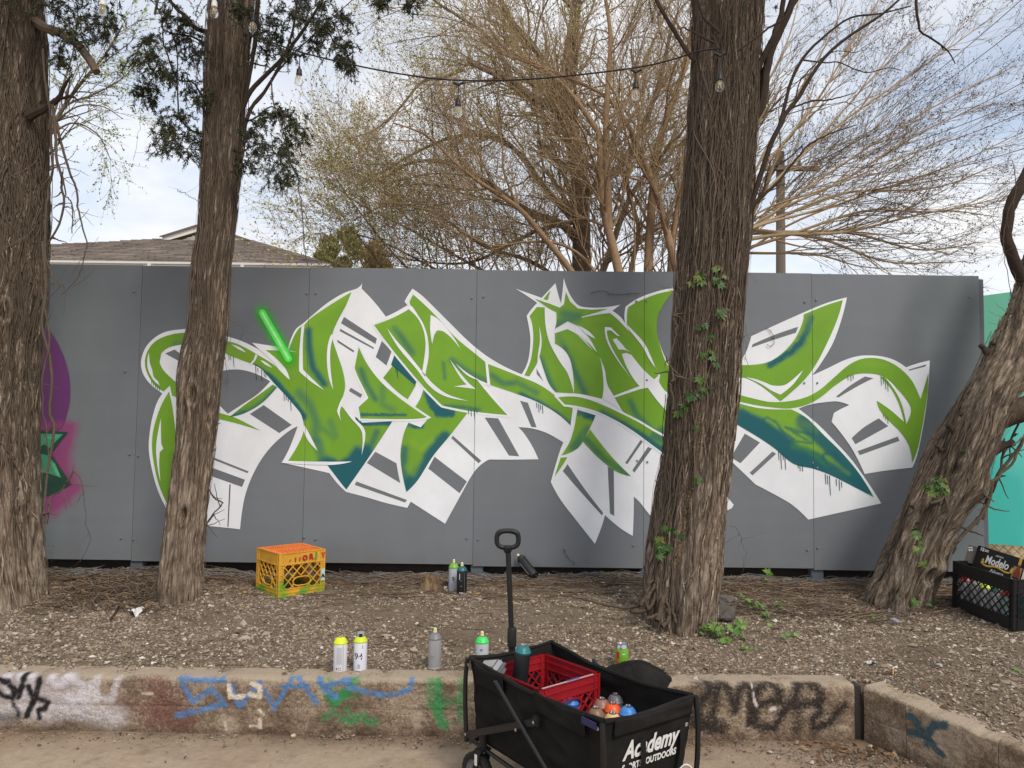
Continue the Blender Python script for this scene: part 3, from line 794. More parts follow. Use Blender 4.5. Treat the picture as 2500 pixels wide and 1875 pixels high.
# ---- the white ground of the lettering, one outline round everything
outline = (c1((600, 405), (680, 430), (750, 462), (820, 500), (880, 545), (912, 592, 1), (885, 540), (830, 488), (748, 443, 1), (860, 460), (956, 472, 1), (975, 415), (1003, 362), (1050, 325), (1110, 272), (1190, 208), (1280, 155), (1358, 127), (1385, 97, 1))
           + c2((78, 130, 1), (150, 205), (218, 292, 1), (280, 262), (343, 225, 1), (326, 205, 1), (345, 170), (372, 130, 1), (430, 172), (500, 240), (600, 340), (700, 438), (800, 518), (900, 578), (1003, 625, 1))
           + c3((195, 590), (215, 530), (225, 430), (215, 345), (203, 288, 1), (230, 250), (264, 212, 1), (210, 175), (140, 130, 1), (290, 183, 1), (330, 140), (370, 98, 1), (385, 160), (402, 216, 1), (410, 150), (418, 68, 1), (438, 130), (468, 188), (510, 230), (580, 240), (660, 237), (745, 223, 1), (700, 258, 1), (745, 292), (775, 333, 1), (768, 290), (775, 235, 1), (850, 185), (960, 145), (1066, 121, 1), (1012, 190), (972, 260), (951, 330), (960, 400), (988, 490), (1019, 556, 1), (1080, 520, 1))
           + c4((200, 540, 1), (256, 549), (290, 490), (318, 405, 1), (480, 330), (620, 268), (750, 214), (871, 180, 1), (842, 300), (792, 440), (722, 560), (668, 632, 1), (760, 590), (850, 546), (930, 521), (1000, 516), (1080, 523), (1150, 545), (1213, 585, 1), (1280, 562), (1350, 545, 1), (1336, 760), (1311, 930), (1281, 1080), (1249, 1165, 1), (1100, 1182), (973, 1202, 1), (935, 1120), (890, 1040), (832, 960), (782, 900, 1), (795, 850), (832, 828), (885, 803, 1), (820, 783), (760, 785), (660, 800), (592, 825, 1), (700, 912), (800, 1012), (900, 1122), (1000, 1262), (1069, 1372, 1), (800, 1432), (647, 1466, 1), (560, 1385), (460, 1325), (342, 1263, 1), (205, 1132), (100, 1040, 1), (60, 1250, 1), (150, 1300, 1), (216, 1380), (205, 1400, 1), (120, 1440, 1))
           + c3((1000, 1520, 1), (946, 1472), (900, 1420), (860, 1368), (823, 1333, 1), (822, 1440), (817, 1560, 1), (740, 1512), (656, 1440, 1), (635, 1512), (598, 1606, 1), (500, 1482), (400, 1352), (343, 1248, 1), (390, 1085), (416, 1020, 1), (320, 965), (230, 938), (155, 932, 1), (190, 970), (235, 1040), (272, 1117, 1), (110, 1119), (-10, 1118, 1))
           + c2((735, 1182), (640, 1345), (561, 1490, 1), (460, 1425), (362, 1362, 1), (342, 1398, 1), (220, 1370), (100, 1335), (-12, 1306, 1))
           + c1((1240, 1255), (1195, 1197, 1), (1060, 1167), (919, 1136, 1), (965, 1050), (1012, 926, 1), (955, 958), (870, 1032), (800, 1120), (745, 1222), (708, 1325), (689, 1425), (678, 1522, 1), (600, 1513), (470, 1502), (300, 1500, 1), (262, 1420), (225, 1350), (190, 1260), (163, 1150), (150, 1050), (156, 960), (170, 880), (195, 795), (229, 736, 1), (183, 703), (140, 660), (112, 608), (106, 545), (132, 470), (185, 413), (250, 379), (330, 366), (400, 362), (500, 380)))
sheet('white_backing', smooth_path(outline), WHITE, 1, [], 9, label='white painted backing of the lettering', mottled=.05)
# ---- grey bars and openings painted back over the white
H = lambda P, cl=38: smooth_path(P, cl)
for P in [c1((540, 640), (565, 611), (620, 598), (690, 600), (770, 622), (853, 666, 1), (780, 740), (690, 800), (608, 853, 1), (570, 815), (540, 770)),
          c1((1280, 293), (1470, 418), (1462, 450), (1262, 330)), c1((1258, 362), (1452, 470), (1452, 480), (1255, 375)), c1((1240, 425), (1338, 488), (1336, 500), (1243, 440)),
          c2((195, 432), (252, 492), (222, 575), (160, 525)), c2((15, 703), (82, 742), (72, 762), (5, 722)), c2((158, 1073), (280, 1140), (290, 1200), (302, 1255), (108, 1138)),
          c2((48, 1245), (340, 1352), (330, 1367), (38, 1265)), c2((500, 1102), (687, 1245), (645, 1313), (463, 1170)), c2((605, 980), (770, 1125), (755, 1140), (597, 995)),
          c2((790, 875), (868, 880), (990, 1100), (930, 1095)), c2((995, 778), (1040, 790), (1090, 932), (1060, 930)), c1((815, 803), (978, 918), (905, 965), (735, 855)),
          c1((490, 1092), (728, 1187), (722, 1197), (490, 1106)), c1((480, 1152), (707, 1235), (690, 1277), (480, 1203)), c1((245, 505), (300, 482), (345, 515), (345, 560)),
          c3((862, 1005), (875, 1015), (785, 1145), (773, 1138)), c3((905, 1045), (928, 1055), (825, 1195), (815, 1180)), c3((440, 1145), (540, 1290), (645, 1425), (640, 1443), (520, 1310), (412, 1185)),
          c3((672, 1158), (707, 1178), (710, 1445), (685, 1430)), c3((260, 590), (300, 665), (262, 625)), c3((935, 1440), (955, 1420), (1000, 1460), (980, 1490)),
          c4((590, 350), (575, 385), (450, 425), (320, 470), (325, 452), (450, 398)), c4((280, 968), (368, 1020), (255, 1140), (200, 1105)), c4((440, 1072), (462, 1085), (325, 1210), (308, 1195)),
          c4((975, 638), (1025, 648), (940, 690), (820, 760), (808, 755), (890, 690)), c4((1055, 880), (1110, 925), (920, 1030), (898, 995), (965, 935)), c4((1165, 985), (1175, 1010), (945, 1093), (932, 1070)),
          c4((1330, 568), (1325, 580), (1230, 605), (1228, 598))]:
    sheet('grey_bar', H(P), BAR, 2)
sheet('rust_drip', np.array([(560.5, 1182.5), (563.5, 1182.5), (558, 1286), (555.5, 1286)]), rgb(96, 66, 58), 3)
# ---- green letters
def green(name, P, strokes=(), layer=3, outline=0, col=GREEN, grid=6):
    Q = smooth_path(P)
    if outline:
        sheet('white_outline', expand(Q, outline), WHITE, layer - .5)
    light = [st([q for q in Q[::max(1, len(Q) // 3)]][:2], 14, LIME, .25, 12)]
    return sheet(name, Q, col, layer, list(strokes) + light, grid, mottled=.08)
green('green_loop', c1((420, 383), (370, 384), (300, 391), (222, 415), (166, 456), (133, 520), (130, 580), (152, 642), (190, 692), (236, 725, 1), (273, 690, 1), (285, 748, 1), (420, 800, 1), (420, 760, 1), (350, 705), (298, 662), (238, 605), (213, 555), (224, 503), (268, 470), (345, 453), (420, 452)), [st(c1((300, 452), (400, 440)), 6, TEAL, .6, 8)])
green('green_leaf', c1((268, 725, 1), (225, 800), (192, 890), (173, 975), (170, 1060), (182, 1150), (205, 1250), (235, 1330), (268, 1392, 1), (340, 1400, 1), (330, 1100), (312, 1000), (298, 890), (285, 800)), [st(c1((300, 1100), (290, 1300)), 14, rgb(88, 138, 28), .7, 10)])
green('green_letter', c1((560, 425, 1), (650, 445), (720, 477), (780, 512), (860, 560), (930, 618), (967, 660, 1), (940, 595), (890, 540), (818, 484, 1), (960, 489, 1), (988, 410), (1022, 357), (1052, 338), (1085, 303), (1160, 250), (1250, 192), (1323, 150, 1), (1290, 230), (1242, 320), (1213, 405), (1240, 505), (1272, 600), (1287, 690), (1275, 750), (1262, 803), (1300, 848), (1345, 893, 1), (1345, 868, 1), (1385, 905, 1), (1560, 897, 1), (1480, 1020), (1400, 1140), (1293, 1292, 1), (1240, 1225), (1183, 1150, 1), (1180, 1130, 1), (956, 1127, 1), (1010, 1040), (1047, 950), (1035, 865), (1000, 815), (940, 745), (880, 682), (830, 625), (795, 590), (750, 567), (660, 533), (560, 490, 1)),
      [st(c1((760, 590), (860, 655), (940, 745), (1000, 815), (1040, 870)), 11, TEAL, 1, 5), st(c1((1020, 735), (1080, 800), (1120, 900), (1110, 1000)), 12, TEAL, .7, 14),
       st(c1((1075, 370), (1080, 480), (1100, 590), (1165, 680)), 8, TEAL, .95, 8), st(c1((1180, 1180), (1300, 1230), (1390, 1100)), 30, TEAL, 1, 10), st(c1((1220, 1170), (1350, 1160)), 22, TEAL, 1, 8), st(c1((1400, 1060), (1440, 1030), (1470, 960)), 9, TEAL, .8, 8),
       st(c1((1345, 885), (1385, 910), (1550, 905)), 6, TEAL, 1, 2), st(c1((1130, 1020), (1150, 1100), (1200, 1130)), 14, TEAL, .7, 12), st(c1((1200, 900), (1240, 1000), (1160, 940)), 9, TEAL, .5, 12),
       st(c1((1210, 1060), (1250, 1010), (1290, 960), (1300, 1050), (1250, 1110)), 9, GREEN, .9, 5), st(c1((1320, 960), (1380, 1040)), 8, GREEN, .8, 5),
       st(c1((600, 455), (700, 500), (760, 530)), 6, rgb(150, 150, 50), .5, 8), st(c1((1060, 340), (1200, 240), (1290, 170)), 8, LIME, .5, 10)], grid=4.5)
green('green_stripe', c1((868, 684, 1), (893, 700, 1), (805, 792), (705, 850), (618, 872, 1), (700, 806), (800, 735)), [st(c1((640, 872), (720, 845), (800, 800), (890, 710)), 7, TEAL, .95, 6)])
green('green_sliver', c1((530, 842), (640, 872), (720, 910), (798, 952, 1), (680, 915), (530, 878)))
sheet('teal_mark', np.array(c1((568, 905), (530, 935), (515, 925), (530, 912))), TEAL, 3)
# letter behind: lower body of the O, then its diamond, then the big O, then the I
green('green_letter', c2((438, 700, 1), (415, 770), (372, 835, 1), (468, 875, 1), (420, 932, 1), (350, 905, 1), (322, 970), (303, 1080), (312, 1190), (337, 1306, 1), (405, 1235), (490, 1100), (590, 978), (692, 847, 1), (560, 815), (535, 800), (470, 740)),
      [st(c2((460, 735), (500, 820), (600, 850), (520, 850)), 10, TEAL, 1, 3), st(c2((335, 1290), (320, 1150), (325, 1060)), 12, TEAL, .9, 9), st(c2((345, 1270), (420, 1180), (490, 1070), (560, 990)), 15, TEAL, .95, 9), st(c2((350, 912), (420, 925)), 8, TEAL, 1, 3), st(c2((340, 1160), (380, 1200), (420, 1110)), 8, GREEN, .7, 8), st(c2((370, 1010), (420, 1060), (480, 1010)), 9, LIME, .5, 8)], grid=4.5)
green('green_diamond', c2((262, 570, 1), (392, 690, 1), (345, 770, 1), (280, 722), (203, 645, 1)))
sheet('teal_band', np.array(c2((268, 512), (400, 655), (388, 690), (248, 570))), TEAL, 3.4)
green('green_letter', c2((150, 340, 1), (260, 298), (354, 247, 1), (370, 260), (355, 205, 1), (376, 164, 1), (440, 220), (520, 300), (620, 410), (740, 510), (796, 556, 1), (810, 680, 1), (742, 652, 1), (830, 760), (922, 861, 1), (820, 852), (690, 836), (545, 806, 1), (430, 690), (270, 500)),
      [st(c2((270, 360), (310, 410), (370, 500)), 9, TEAL, .8, 9), st(c2((553, 560), (558, 650)), 4, TEAL, .85, 6), st(c2((600, 545), (700, 620), (800, 665)), 9, TEAL, .75, 9), st(c2((560, 810), (660, 815), (760, 830)), 5, TEAL, .9, 5), st(c2((500, 320), (600, 420)), 6, LIME, .5, 10), st(c2((520, 440), (470, 570)), 10, LIME, .35, 12), st(c2((180, 340), (340, 270)), 8, LIME, .35, 12)], layer=4, outline=5, grid=4.5)
green('green_letter', c2((62, 467, 1), (110, 565), (180, 658), (260, 733), (360, 808), (456, 873, 1), (380, 884), (200, 884), (72, 881, 1), (61, 815, 1), (117, 763, 1), (95, 715), (60, 645), (38, 588, 1)),
      [st(c2((75, 600), (110, 690), (160, 770)), 8, TEAL, .85, 8), st(c2((200, 700), (200, 800), (260, 830)), 9, TEAL, .5, 10), st(c2((75, 858), (330, 862)), 3.5, TEAL, 1, 2)], layer=5, outline=5, grid=4.5)
green('green_band', c2((800, 562, 1), (900, 600), (1000, 640), (1100, 682), (1190, 742), (1250, 800), (1300, 822, 1), (1286, 922, 1), (1232, 870), (1150, 815), (1060, 770), (950, 730), (822, 687, 1)),
      [st(c2((830, 630), (900, 680), (980, 672), (1090, 730)), 8, TEAL, .75, 8), st(c2((1000, 745), (1100, 790), (1200, 850), (1280, 915)), 7, TEAL, .95, 6), st(c2((830, 590), (950, 630)), 6, LIME, .4, 8)], grid=4.5)
green('green_letter', c3((220, 288, 1), (262, 236), (308, 238, 1), (312, 330), (336, 420), (395, 515), (448, 592), (466, 680), (474, 735, 1), (372, 730, 1), (332, 680), (302, 600), (277, 520, 1), (262, 565), (242, 600), (218, 638, 1), (190, 630, 1), (226, 545), (241, 440), (238, 350)),
      [st(c3((285, 540), (320, 640), (360, 720)), 9, TEAL, .85, 8), st(c3((320, 430), (420, 570)), 5, TEAL, .3, 8)])
sheet('green_chip', np.array(c3((300, 190), (341, 138), (326, 196))), GREEN, 3)
green('green_letter', c3((366, 388, 1), (437, 364), (480, 385), (520, 420), (570, 470), (622, 522), (640, 600), (647, 700), (638, 767, 1), (530, 742), (476, 735, 1), (475, 660), (460, 560), (425, 490), (367, 448, 1)),
      [st(c3((420, 480), (460, 560), (500, 650), (540, 735)), 10, TEAL, .85, 9), st(c3((390, 400), (420, 470)), 9, TEAL, .5, 9), st(c3((470, 420), (560, 520)), 10, LIME, .4, 12)])
green('green_letter', c3((514, 300, 1), (600, 282), (684, 271), (742, 320), (832, 420), (912, 520), (968, 617, 1), (950, 667, 1), (1100, 760, 1), (1045, 748), (1060, 900, 1), (1003, 1098, 1), (930, 1000), (880, 918), (750, 832), (715, 760, 1), (664, 680), (640, 560), (622, 522), (575, 470), (530, 400)),
      [st(c3((800, 780), (840, 860), (920, 940), (990, 1010)), 8, TEAL, .8, 9), st(c3((985, 960), (1010, 1010), (990, 1090)), 18, TEAL, .8, 9), st(c3((560, 310), (700, 300), (800, 410)), 7, LIME, .45, 10)], grid=4.5)
green('green_letter', c3((790, 238, 1), (860, 198), (960, 160), (1057, 139, 1), (1002, 210), (966, 280), (955, 360), (970, 440), (998, 530), (1020, 575, 1), (1090, 535, 1), (1090, 760, 1), (1045, 748), (1000, 722), (972, 690), (966, 615), (912, 520), (832, 420), (789, 362), (783, 300)), layer=3.4, strokes=[st(c3((880, 330), (1000, 600)), 16, rgb(100, 150, 26), .6, 16)])
sheet('teal_mark', np.array(c3((952, 735), (1000, 760), (1045, 790), (1045, 808), (965, 765))), TEAL, 5)
green('green_band', c3((385, 758, 1), (480, 754), (570, 774), (660, 810), (750, 852), (850, 902), (930, 950), (1030, 1005, 1), (1030, 1110, 1), (900, 1012), (800, 940), (700, 882), (600, 836), (500, 810), (424, 800, 1)),
      [st(c3((640, 850), (760, 915), (880, 990), (1010, 1085)), 9, TEAL, .95, 6), st(c3((940, 980), (1010, 1010), (1000, 1080)), 12, TEAL, .8, 6)], layer=5, outline=5, grid=4.5)
green('green_tail', c3((497, 830, 1), (602, 862, 1), (562, 950), (502, 1050), (404, 1094, 1), (450, 1020), (477, 940), (490, 870)), [st(c3((500, 845), (590, 872)), 9, TEAL, 1, 3), st(c3((480, 1050), (550, 950)), 14, TEAL, .8, 9)], layer=4)
green('green_chip', c3((438, 1104, 1), (412, 1150), (364, 1217, 1), (400, 1108, 1)), layer=4)
green('green_tail', c3((570, 944, 1), (620, 1010), (702, 1110), (806, 1214, 1), (720, 1187), (620, 1110), (528, 1014, 1)), [st(c3((545, 1000), (650, 1110), (790, 1205)), 9, TEAL, .8, 9)], layer=4)
sheet('star', np.array([p[:2] for p in c3((250, 188), (330, 215), (395, 240), (420, 220), (430, 150), (455, 205), (500, 245), (580, 252), (672, 247), (590, 272), (520, 292), (530, 330), (577, 373), (500, 345), (440, 318), (395, 345), (360, 366), (374, 300), (370, 268), (320, 235))]), GREEN, 6, [st(c3((420, 280), (500, 290), (380, 340)), 14, TEAL, .75, 12)], 5)
green('green_letter', c4((846, 196, 1), (740, 230), (621, 279, 1), (612, 332), (570, 420), (500, 500), (420, 552), (330, 570), (240, 568), (160, 540, 1), (160, 680, 1), (250, 645), (300, 652), (370, 690), (430, 735), (486, 781, 1), (560, 720), (640, 640), (702, 550), (772, 410), (821, 290)),
      [st(c4((662, 300), (640, 370), (600, 440), (540, 500), (480, 540), (425, 570)), 8, TEAL, 1, 4), st(c4((620, 440), (560, 500)), 8, TEAL, .6, 10), st(c4((700, 240), (640, 300)), 8, LIME, .4, 10)], layer=4)
green('green_hook', c4((150, 700, 1), (240, 740), (330, 765), (430, 785), (540, 780), (640, 755), (720, 710), (800, 640), (880, 572), (960, 535), (1050, 533), (1130, 560), (1200, 610), (1252, 672), (1296, 768, 1), (1318, 700), (1341, 618, 1), (1336, 740), (1311, 900), (1281, 1050), (1248, 1137, 1), (1230, 1040), (1180, 960), (1110, 890), (1060, 830), (1043, 778, 1), (1120, 830), (1213, 912, 1), (1240, 850), (1232, 800), (1185, 735), (1140, 690), (1088, 645), (1040, 625), (960, 620), (890, 635), (800, 692), (720, 757), (640, 800), (540, 822), (430, 815), (330, 800), (150, 760, 1)),
      [st(c4((1335, 630), (1320, 720)), 8, rgb(84, 120, 50), .6, 5), st(c4((1250, 950), (1250, 1100)), 10, rgb(112, 164, 44), .7, 8), st(c4((950, 560), (1100, 570)), 6, LIME, .4, 8)], layer=4)
green('green_hook', c4((1063, 640, 1), (1125, 708), (1172, 800), (1203, 908, 1), (1213, 905, 1), (1185, 800), (1142, 705), (1085, 642, 1)), layer=4)
green('green_leaf', c4((120, 760, 1), (235, 790), (330, 815), (430, 827), (547, 828, 1), (640, 880), (740, 980), (842, 1080), (942, 1200), (1026, 1336, 1), (900, 1270), (780, 1210), (680, 1172), (560, 1142), (450, 1052), (330, 972), (120, 850, 1)),
      [st(c4((200, 880), (330, 940), (450, 1020), (560, 1110), (680, 1150)), 33, TEAL, 1, 9), st(c4((620, 900), (750, 1020), (860, 1130), (980, 1290)), 19, TEAL, .95, 9), st(c4((690, 1150), (800, 1200), (920, 1260)), 24, TEAL, .95, 9),
       st(c4((560, 1040), (640, 1060), (760, 1150)), 8, rgb(60, 130, 60), .7, 10), st(c4((700, 1060), (880, 1200)), 4, GREEN, .6, 8),
       st(c4((230, 850), (270, 828), (312, 860), (318, 905), (290, 920)), 4, TEAL, .9, 2), st(c4((390, 925), (375, 895), (410, 875), (460, 900), (500, 960), (560, 1000)), 4, TEAL, .9, 2), st(c4((640, 970), (515, 930), (670, 1025), (540, 1010)), 3.5, TEAL, .85, 2),
       st(c4((780, 1180), (730, 1110), (740, 1082), (800, 1085), (860, 1150), (800, 1100)), 4, TEAL, .9, 2)], layer=4, grid=4)
# ---- white lines and highlights over the green
for P in [c1((1035, 350), (1052, 340), (1042, 450), (1044, 598), (1100, 655), (1168, 718, 1), (1090, 668), (1021, 608), (1022, 500)), c1((1225, 398), (1207, 450), (1200, 520), (1205, 620), (1218, 716, 1), (1192, 640), (1181, 540), (1188, 450), (1207, 395)),
          c1((1283, 740), (1256, 790), (1240, 840), (1262, 894, 1), (1256, 840), (1272, 795)), c1((1266, 803), (1340, 880), (1394, 935), (1403, 990), (1382, 1094, 1), (1388, 1000), (1376, 942), (1320, 878)),
          c1((1052, 920), (1090, 990), (1128, 1068, 1), (1075, 1012), (1043, 945)), c1((920, 1137), (958, 1126, 1), (1160, 1131), (1325, 1129, 1), (1190, 1150)), c1((748, 443, 1), (870, 464), (1010, 498, 1), (930, 490), (826, 486, 1), (890, 536), (945, 598), (966, 658, 1), (910, 605), (866, 550), (800, 490)),
          c1((768, 508), (780, 515), (768, 545), (742, 572), (734, 566), (758, 540)), c1((796, 543), (830, 556), (866, 588, 1), (825, 570)), c1((630, 452), (680, 470), (714, 500, 1), (690, 490), (662, 476)),
          c1((153, 500), (158, 560), (172, 600), (180, 640), (205, 665), (216, 690, 1), (180, 660), (148, 600), (143, 545)), c1((222, 880), (206, 955), (194, 1050), (202, 1160), (219, 1244, 1), (212, 1150), (216, 1075), (236, 1055), (225, 1030), (222, 960)),
          c2((345, 245), (360, 228), (372, 235), (405, 285), (435, 335), (460, 410), (467, 510), (452, 600), (446, 640), (428, 612), (441, 530), (448, 450), (436, 370), (402, 300)), c2((226, 358, 1), (280, 430), (350, 510), (440, 622), (500, 688), (580, 743), (697, 779, 1), (560, 752), (470, 692), (400, 600), (290, 470)),
          c2((478, 283, 1), (530, 315), (600, 397), (649, 477, 1), (592, 410), (545, 375), (518, 371), (500, 395), (487, 450, 1), (475, 370)), c2((588, 538, 1), (650, 620), (700, 678), (743, 712, 1), (690, 704), (608, 696, 1), (685, 685), (640, 630)), c2((620, 560, 1), (690, 618), (760, 658, 1), (730, 652), (680, 625)),
          c2((793, 553), (808, 558), (822, 692), (806, 684)), c3((275, 345, 1), (290, 430), (282, 500), (264, 556), (270, 500), (280, 430)), c3((630, 540, 1), (655, 600), (668, 680), (700, 740), (755, 836, 1), (700, 800), (640, 766), (650, 700), (645, 620)),
          c3((655, 352), (690, 355), (742, 405), (730, 404), (692, 372), (668, 372), (676, 425), (722, 520), (802, 642, 1), (716, 525), (666, 430)), c3((700, 424), (722, 417), (758, 455), (778, 480), (822, 505, 1), (780, 487), (735, 482)),
          c3((753, 508), (780, 502), (806, 512), (870, 590), (940, 655), (975, 625, 1), (968, 668), (1000, 718), (1050, 752), (1060, 910, 1), (1030, 860), (960, 780), (905, 705, 1), (865, 710), (709, 762), (706, 750), (856, 694, 1), (820, 650), (780, 580)),
          c3((776, 335), (800, 355), (880, 442), (925, 530), (947, 588, 1), (910, 535), (870, 460), (790, 362)), c3((490, 350), (560, 410), (610, 500, 1), (545, 430), (485, 388)), c3((505, 345), (560, 375), (602, 420, 1), (545, 390)),
          c3((308, 236), (374, 268), (374, 330), (358, 395), (366, 450), (425, 492), (460, 560), (462, 640), (471, 715, 1), (440, 620), (390, 545), (335, 440), (312, 340)),
          c4((285, 642), (340, 653), (400, 674), (440, 690), (500, 690), (545, 665), (616, 601, 1), (560, 682), (486, 743, 1), (430, 718), (370, 680)),
          c4((1090, 645), (1142, 690), (1188, 760), (1200, 790), (1214, 812), (1234, 838, 1), (1212, 912, 1), (1204, 860), (1180, 780), (1142, 712))]:
    sheet('white_highlight', smooth_path(P), WHITE, 7)
# dark green corner of the loop, drips
def drip(pts, wd, col):
    P = np.array([p[:2] for p in pts], float)
    d = np.gradient(P, axis=0); nn = np.stack([d[:, 1], -d[:, 0]], 1); nn /= np.linalg.norm(nn, axis=1, keepdims=True)
    wv = np.linspace(1, .75, len(P))[:, None] * wd / 2
    sheet('paint_drip', np.vstack([P + nn * wv, (P - nn * wv)[::-1]]), col, 8)
for f, lst, col in [(c1, [(770, 575, 660), (782, 590, 615), (803, 600, 668), (818, 610, 640), (828, 620, 645), (933, 735, 780), (945, 750, 775), (957, 765, 785), (972, 780, 835)], rgb(20, 66, 76)),
                    (c1, [(590, 505, 540), (614, 510, 545), (624, 515, 543), (641, 520, 585), (342, 450, 478), (168, 660, 685), (178, 668, 692), (190, 680, 706), (200, 690, 715), (212, 700, 722)], rgb(70, 116, 34)),
                    (c2, [(695, 825, 855), (711, 830, 868), (730, 830, 900), (744, 830, 850), (276, 580, 618), (285, 590, 648), (1090, 790, 820), (1102, 795, 845), (1112, 800, 830), (1124, 805, 852)], rgb(20, 70, 76)),
                    (c4, [(475, 1065, 1120), (488, 1075, 1175), (500, 1080, 1120), (512, 1095, 1176), (587, 1145, 1170), (598, 1150, 1185), (612, 1150, 1188), (745, 1200, 1260), (757, 1210, 1262), (770, 1210, 1325), (808, 1230, 1270), (825, 1235, 1298), (838, 1245, 1280)], rgb(20, 66, 74)),
                    (c4, [(875, 630, 660), (892, 628, 665), (905, 625, 655), (1067, 635, 690), (1080, 645, 680), (1092, 655, 712), (1105, 665, 725), (1080, 850, 875), (1092, 860, 890), (1105, 868, 912)], rgb(74, 116, 34))]:
    for x, y0, y1 in lst:
        drip(f((x, y0), (x + 1, y0 * .6 + y1 * .4), (x + 1 + (y1 - y0) * .04, y1)), 1.7, col)
# glowing green stick: bright core in a soft sprayed halo painted on the wall
core = c1((808, 270), (960, 535))
P0, P1 = np.array(core[0]), np.array(core[1])
d_ = (P1 - P0) / np.linalg.norm(P1 - P0); n_ = np.array((-d_[1], d_[0]))
def capsule(r, e=0):
    a = np.linspace(0, np.pi, 9)
    return np.vstack([P1 + d_ * e + r * (np.sin(t) * d_ + np.cos(t) * n_) for t in a] + [P0 - d_ * e + r * (-np.sin(t) * d_ - np.cos(t) * n_) for t in a])
def halo_mat():
    m = mat('green_overspray', attr=True, rough=.5, var=.03, scale=8)
    t = m.node_tree
    bs = t.nodes[m['bsdf']]
    ca = N(t, 'ShaderNodeAttribute', attribute_name='halo')
    t.links.new(ca.outputs['Fac'], bs.inputs['Alpha'])
    return m
hal = sheet('overspray_halo', capsule(30), rgb(60, 196, 50), 9, [], 3, mat_=halo_mat(), label='soft sprayed green halo of the painted light stick')
me = hal.data
co = np.empty(len(me.vertices) * 3, np.float32); me.vertices.foreach_get('co', co); co = co.reshape(-1, 3) + FO
dd = seg_dist(px_of(co[:, 0].astype(float), co[:, 2].astype(float)), np.stack([P0, P1]))
v = np.clip(1 - (dd - 6) / 24, 0, 1) ** 1.7 * .8
me.attributes.new('halo', 'FLOAT', 'POINT').data.foreach_set('value', v.astype(np.float32))
sheet('light_stick', capsule(8.5), rgb(84, 226, 84), 10, [st([P0, P1], 2.2, rgb(188, 246, 180), .95, 2.5)], 2.5)
# left panel: purple disc and the dark green star of the neighbouring piece
A5 = lambda *p: [(0.3918 * q[0], 900 + 0.3918 * q[1], *q[2:]) for q in p]
sheet('purple_disc', smooth_path([(40, 790), (100, 792), (122, 810), (143, 842), (160, 882), (170, 925), (171, 975), (165, 1005), (156, 1032), (140, 1052), (80, 1080), (30, 1060)]), rgb(104, 50, 108), 1, [st([(40, 1040), (155, 1040)], 14, rgb(142, 62, 112), .9, 12)], 6)
sheet('star', np.array([q[:2] for q in A5((180, 380), (270, 385), (425, 395), (318, 530), (447, 722), (380, 755), (270, 806), (180, 800))]), rgb(28, 70, 56), 2, [st(A5((300, 740), (380, 700)), 12, rgb(22, 56, 44), .8, 8)], 7)
sheet('star_highlight', np.array([q[:2] for q in A5((200, 410), (290, 405), (394, 409), (302, 502), (285, 470), (210, 500))]), rgb(70, 152, 116), 3, [st(A5((290, 430), (370, 420)), 3, rgb(110, 190, 140), .9, 3)], 5)
sheet('star_highlight', np.array([q[:2] for q in A5((210, 520), (298, 540), (345, 590), (383, 681), (300, 650), (210, 640))]), rgb(64, 146, 110), 3, [st(A5((330, 590), (375, 675)), 3, rgb(120, 196, 146), .9, 3)], 5)

# ---- the teal fence beyond the end of the grey one
YT = 5.95
teal = thing('teal_panel_fence', 'teal painted panel fence with painted-in light patches at the end of the grey fence', 'fence', (0, YT, 0))
pa, pb, pc, pd = at(2398, 722, YT), at(2640, 690, YT), at(2640, 1345, YT), at(2398, 1326, YT)
nx, nz_ = 50, 90
u, v = np.meshgrid(np.linspace(0, 1, nx), np.linspace(0, 1, nz_))
Pg = (pd[None, None] * (1 - u[..., None]) + pc[None, None] * u[..., None]) * (1 - v[..., None]) + (pa[None, None] * (1 - u[..., None]) + pb[None, None] * u[..., None]) * v[..., None]
V = Pg.reshape(-1, 3); V[:, 1] = YT
a, b_ = np.meshgrid(np.arange(nx - 1), np.arange(nz_ - 1)); q = (b_ * nx + a).ravel()
cc = np.tile(np.array(rgb(62, 178, 166)), (len(V), 1))
tt = np.clip(fbm(V[:, 0] * 2.2, V[:, 2] * 1.4, 4.0, 3) * 1.4 + .1, 0, 1)[:, None] * .5
cc = cc * (1 - tt) + np.array(rgb(112, 206, 196)) * tt  # soft dappled light mixed into the teal as paler patches
tt = np.clip((V[:, 2] - 1.35) * 1.6, 0, 1)[:, None]
cc = cc * (1 - tt) + np.array(rgb(98, 172, 146)) * tt
me = mesh_np('panel', V - np.array((0, YT, 0)), np.stack([q, q + 1, q + nx + 1, q + nx], 1), MT['panel'], False, cc)
bm = bmesh.new(); bm.from_mesh(me)
r_ = bmesh.ops.extrude_face_region(bm, geom=bm.faces[:])
for vv in [g for g in r_['geom'] if isinstance(g, bmesh.types.BMVert)]: vv.co.y += .015
bm.to_mesh(me); bm.free()
link('panel', me, teal)
p = at(2412, 1390, 5.9)
b = MB(); b.box((p[0] + .01, 0.09, 1.2), (.1, .1, 2.2)); b.build('post', mat('grey_green_post', rgb(98, 116, 114), .6, .12, 8), teal)
b = MB()                                     # chain link below the panel
for k in range(-14, 26):
    x0 = p[0] + k * .07
    for s in (-1, 1):
        b.tube([(x0, .03 + .003 * s, .30), (x0 + s * .45, .03 + .003 * s, .75)], .0018, 4, False)
b.build('chain_link', mat('rusty_wire', rgb(70, 62, 56), .6, .2, 20, metal=.4), teal)['kind'] = 'stuff'
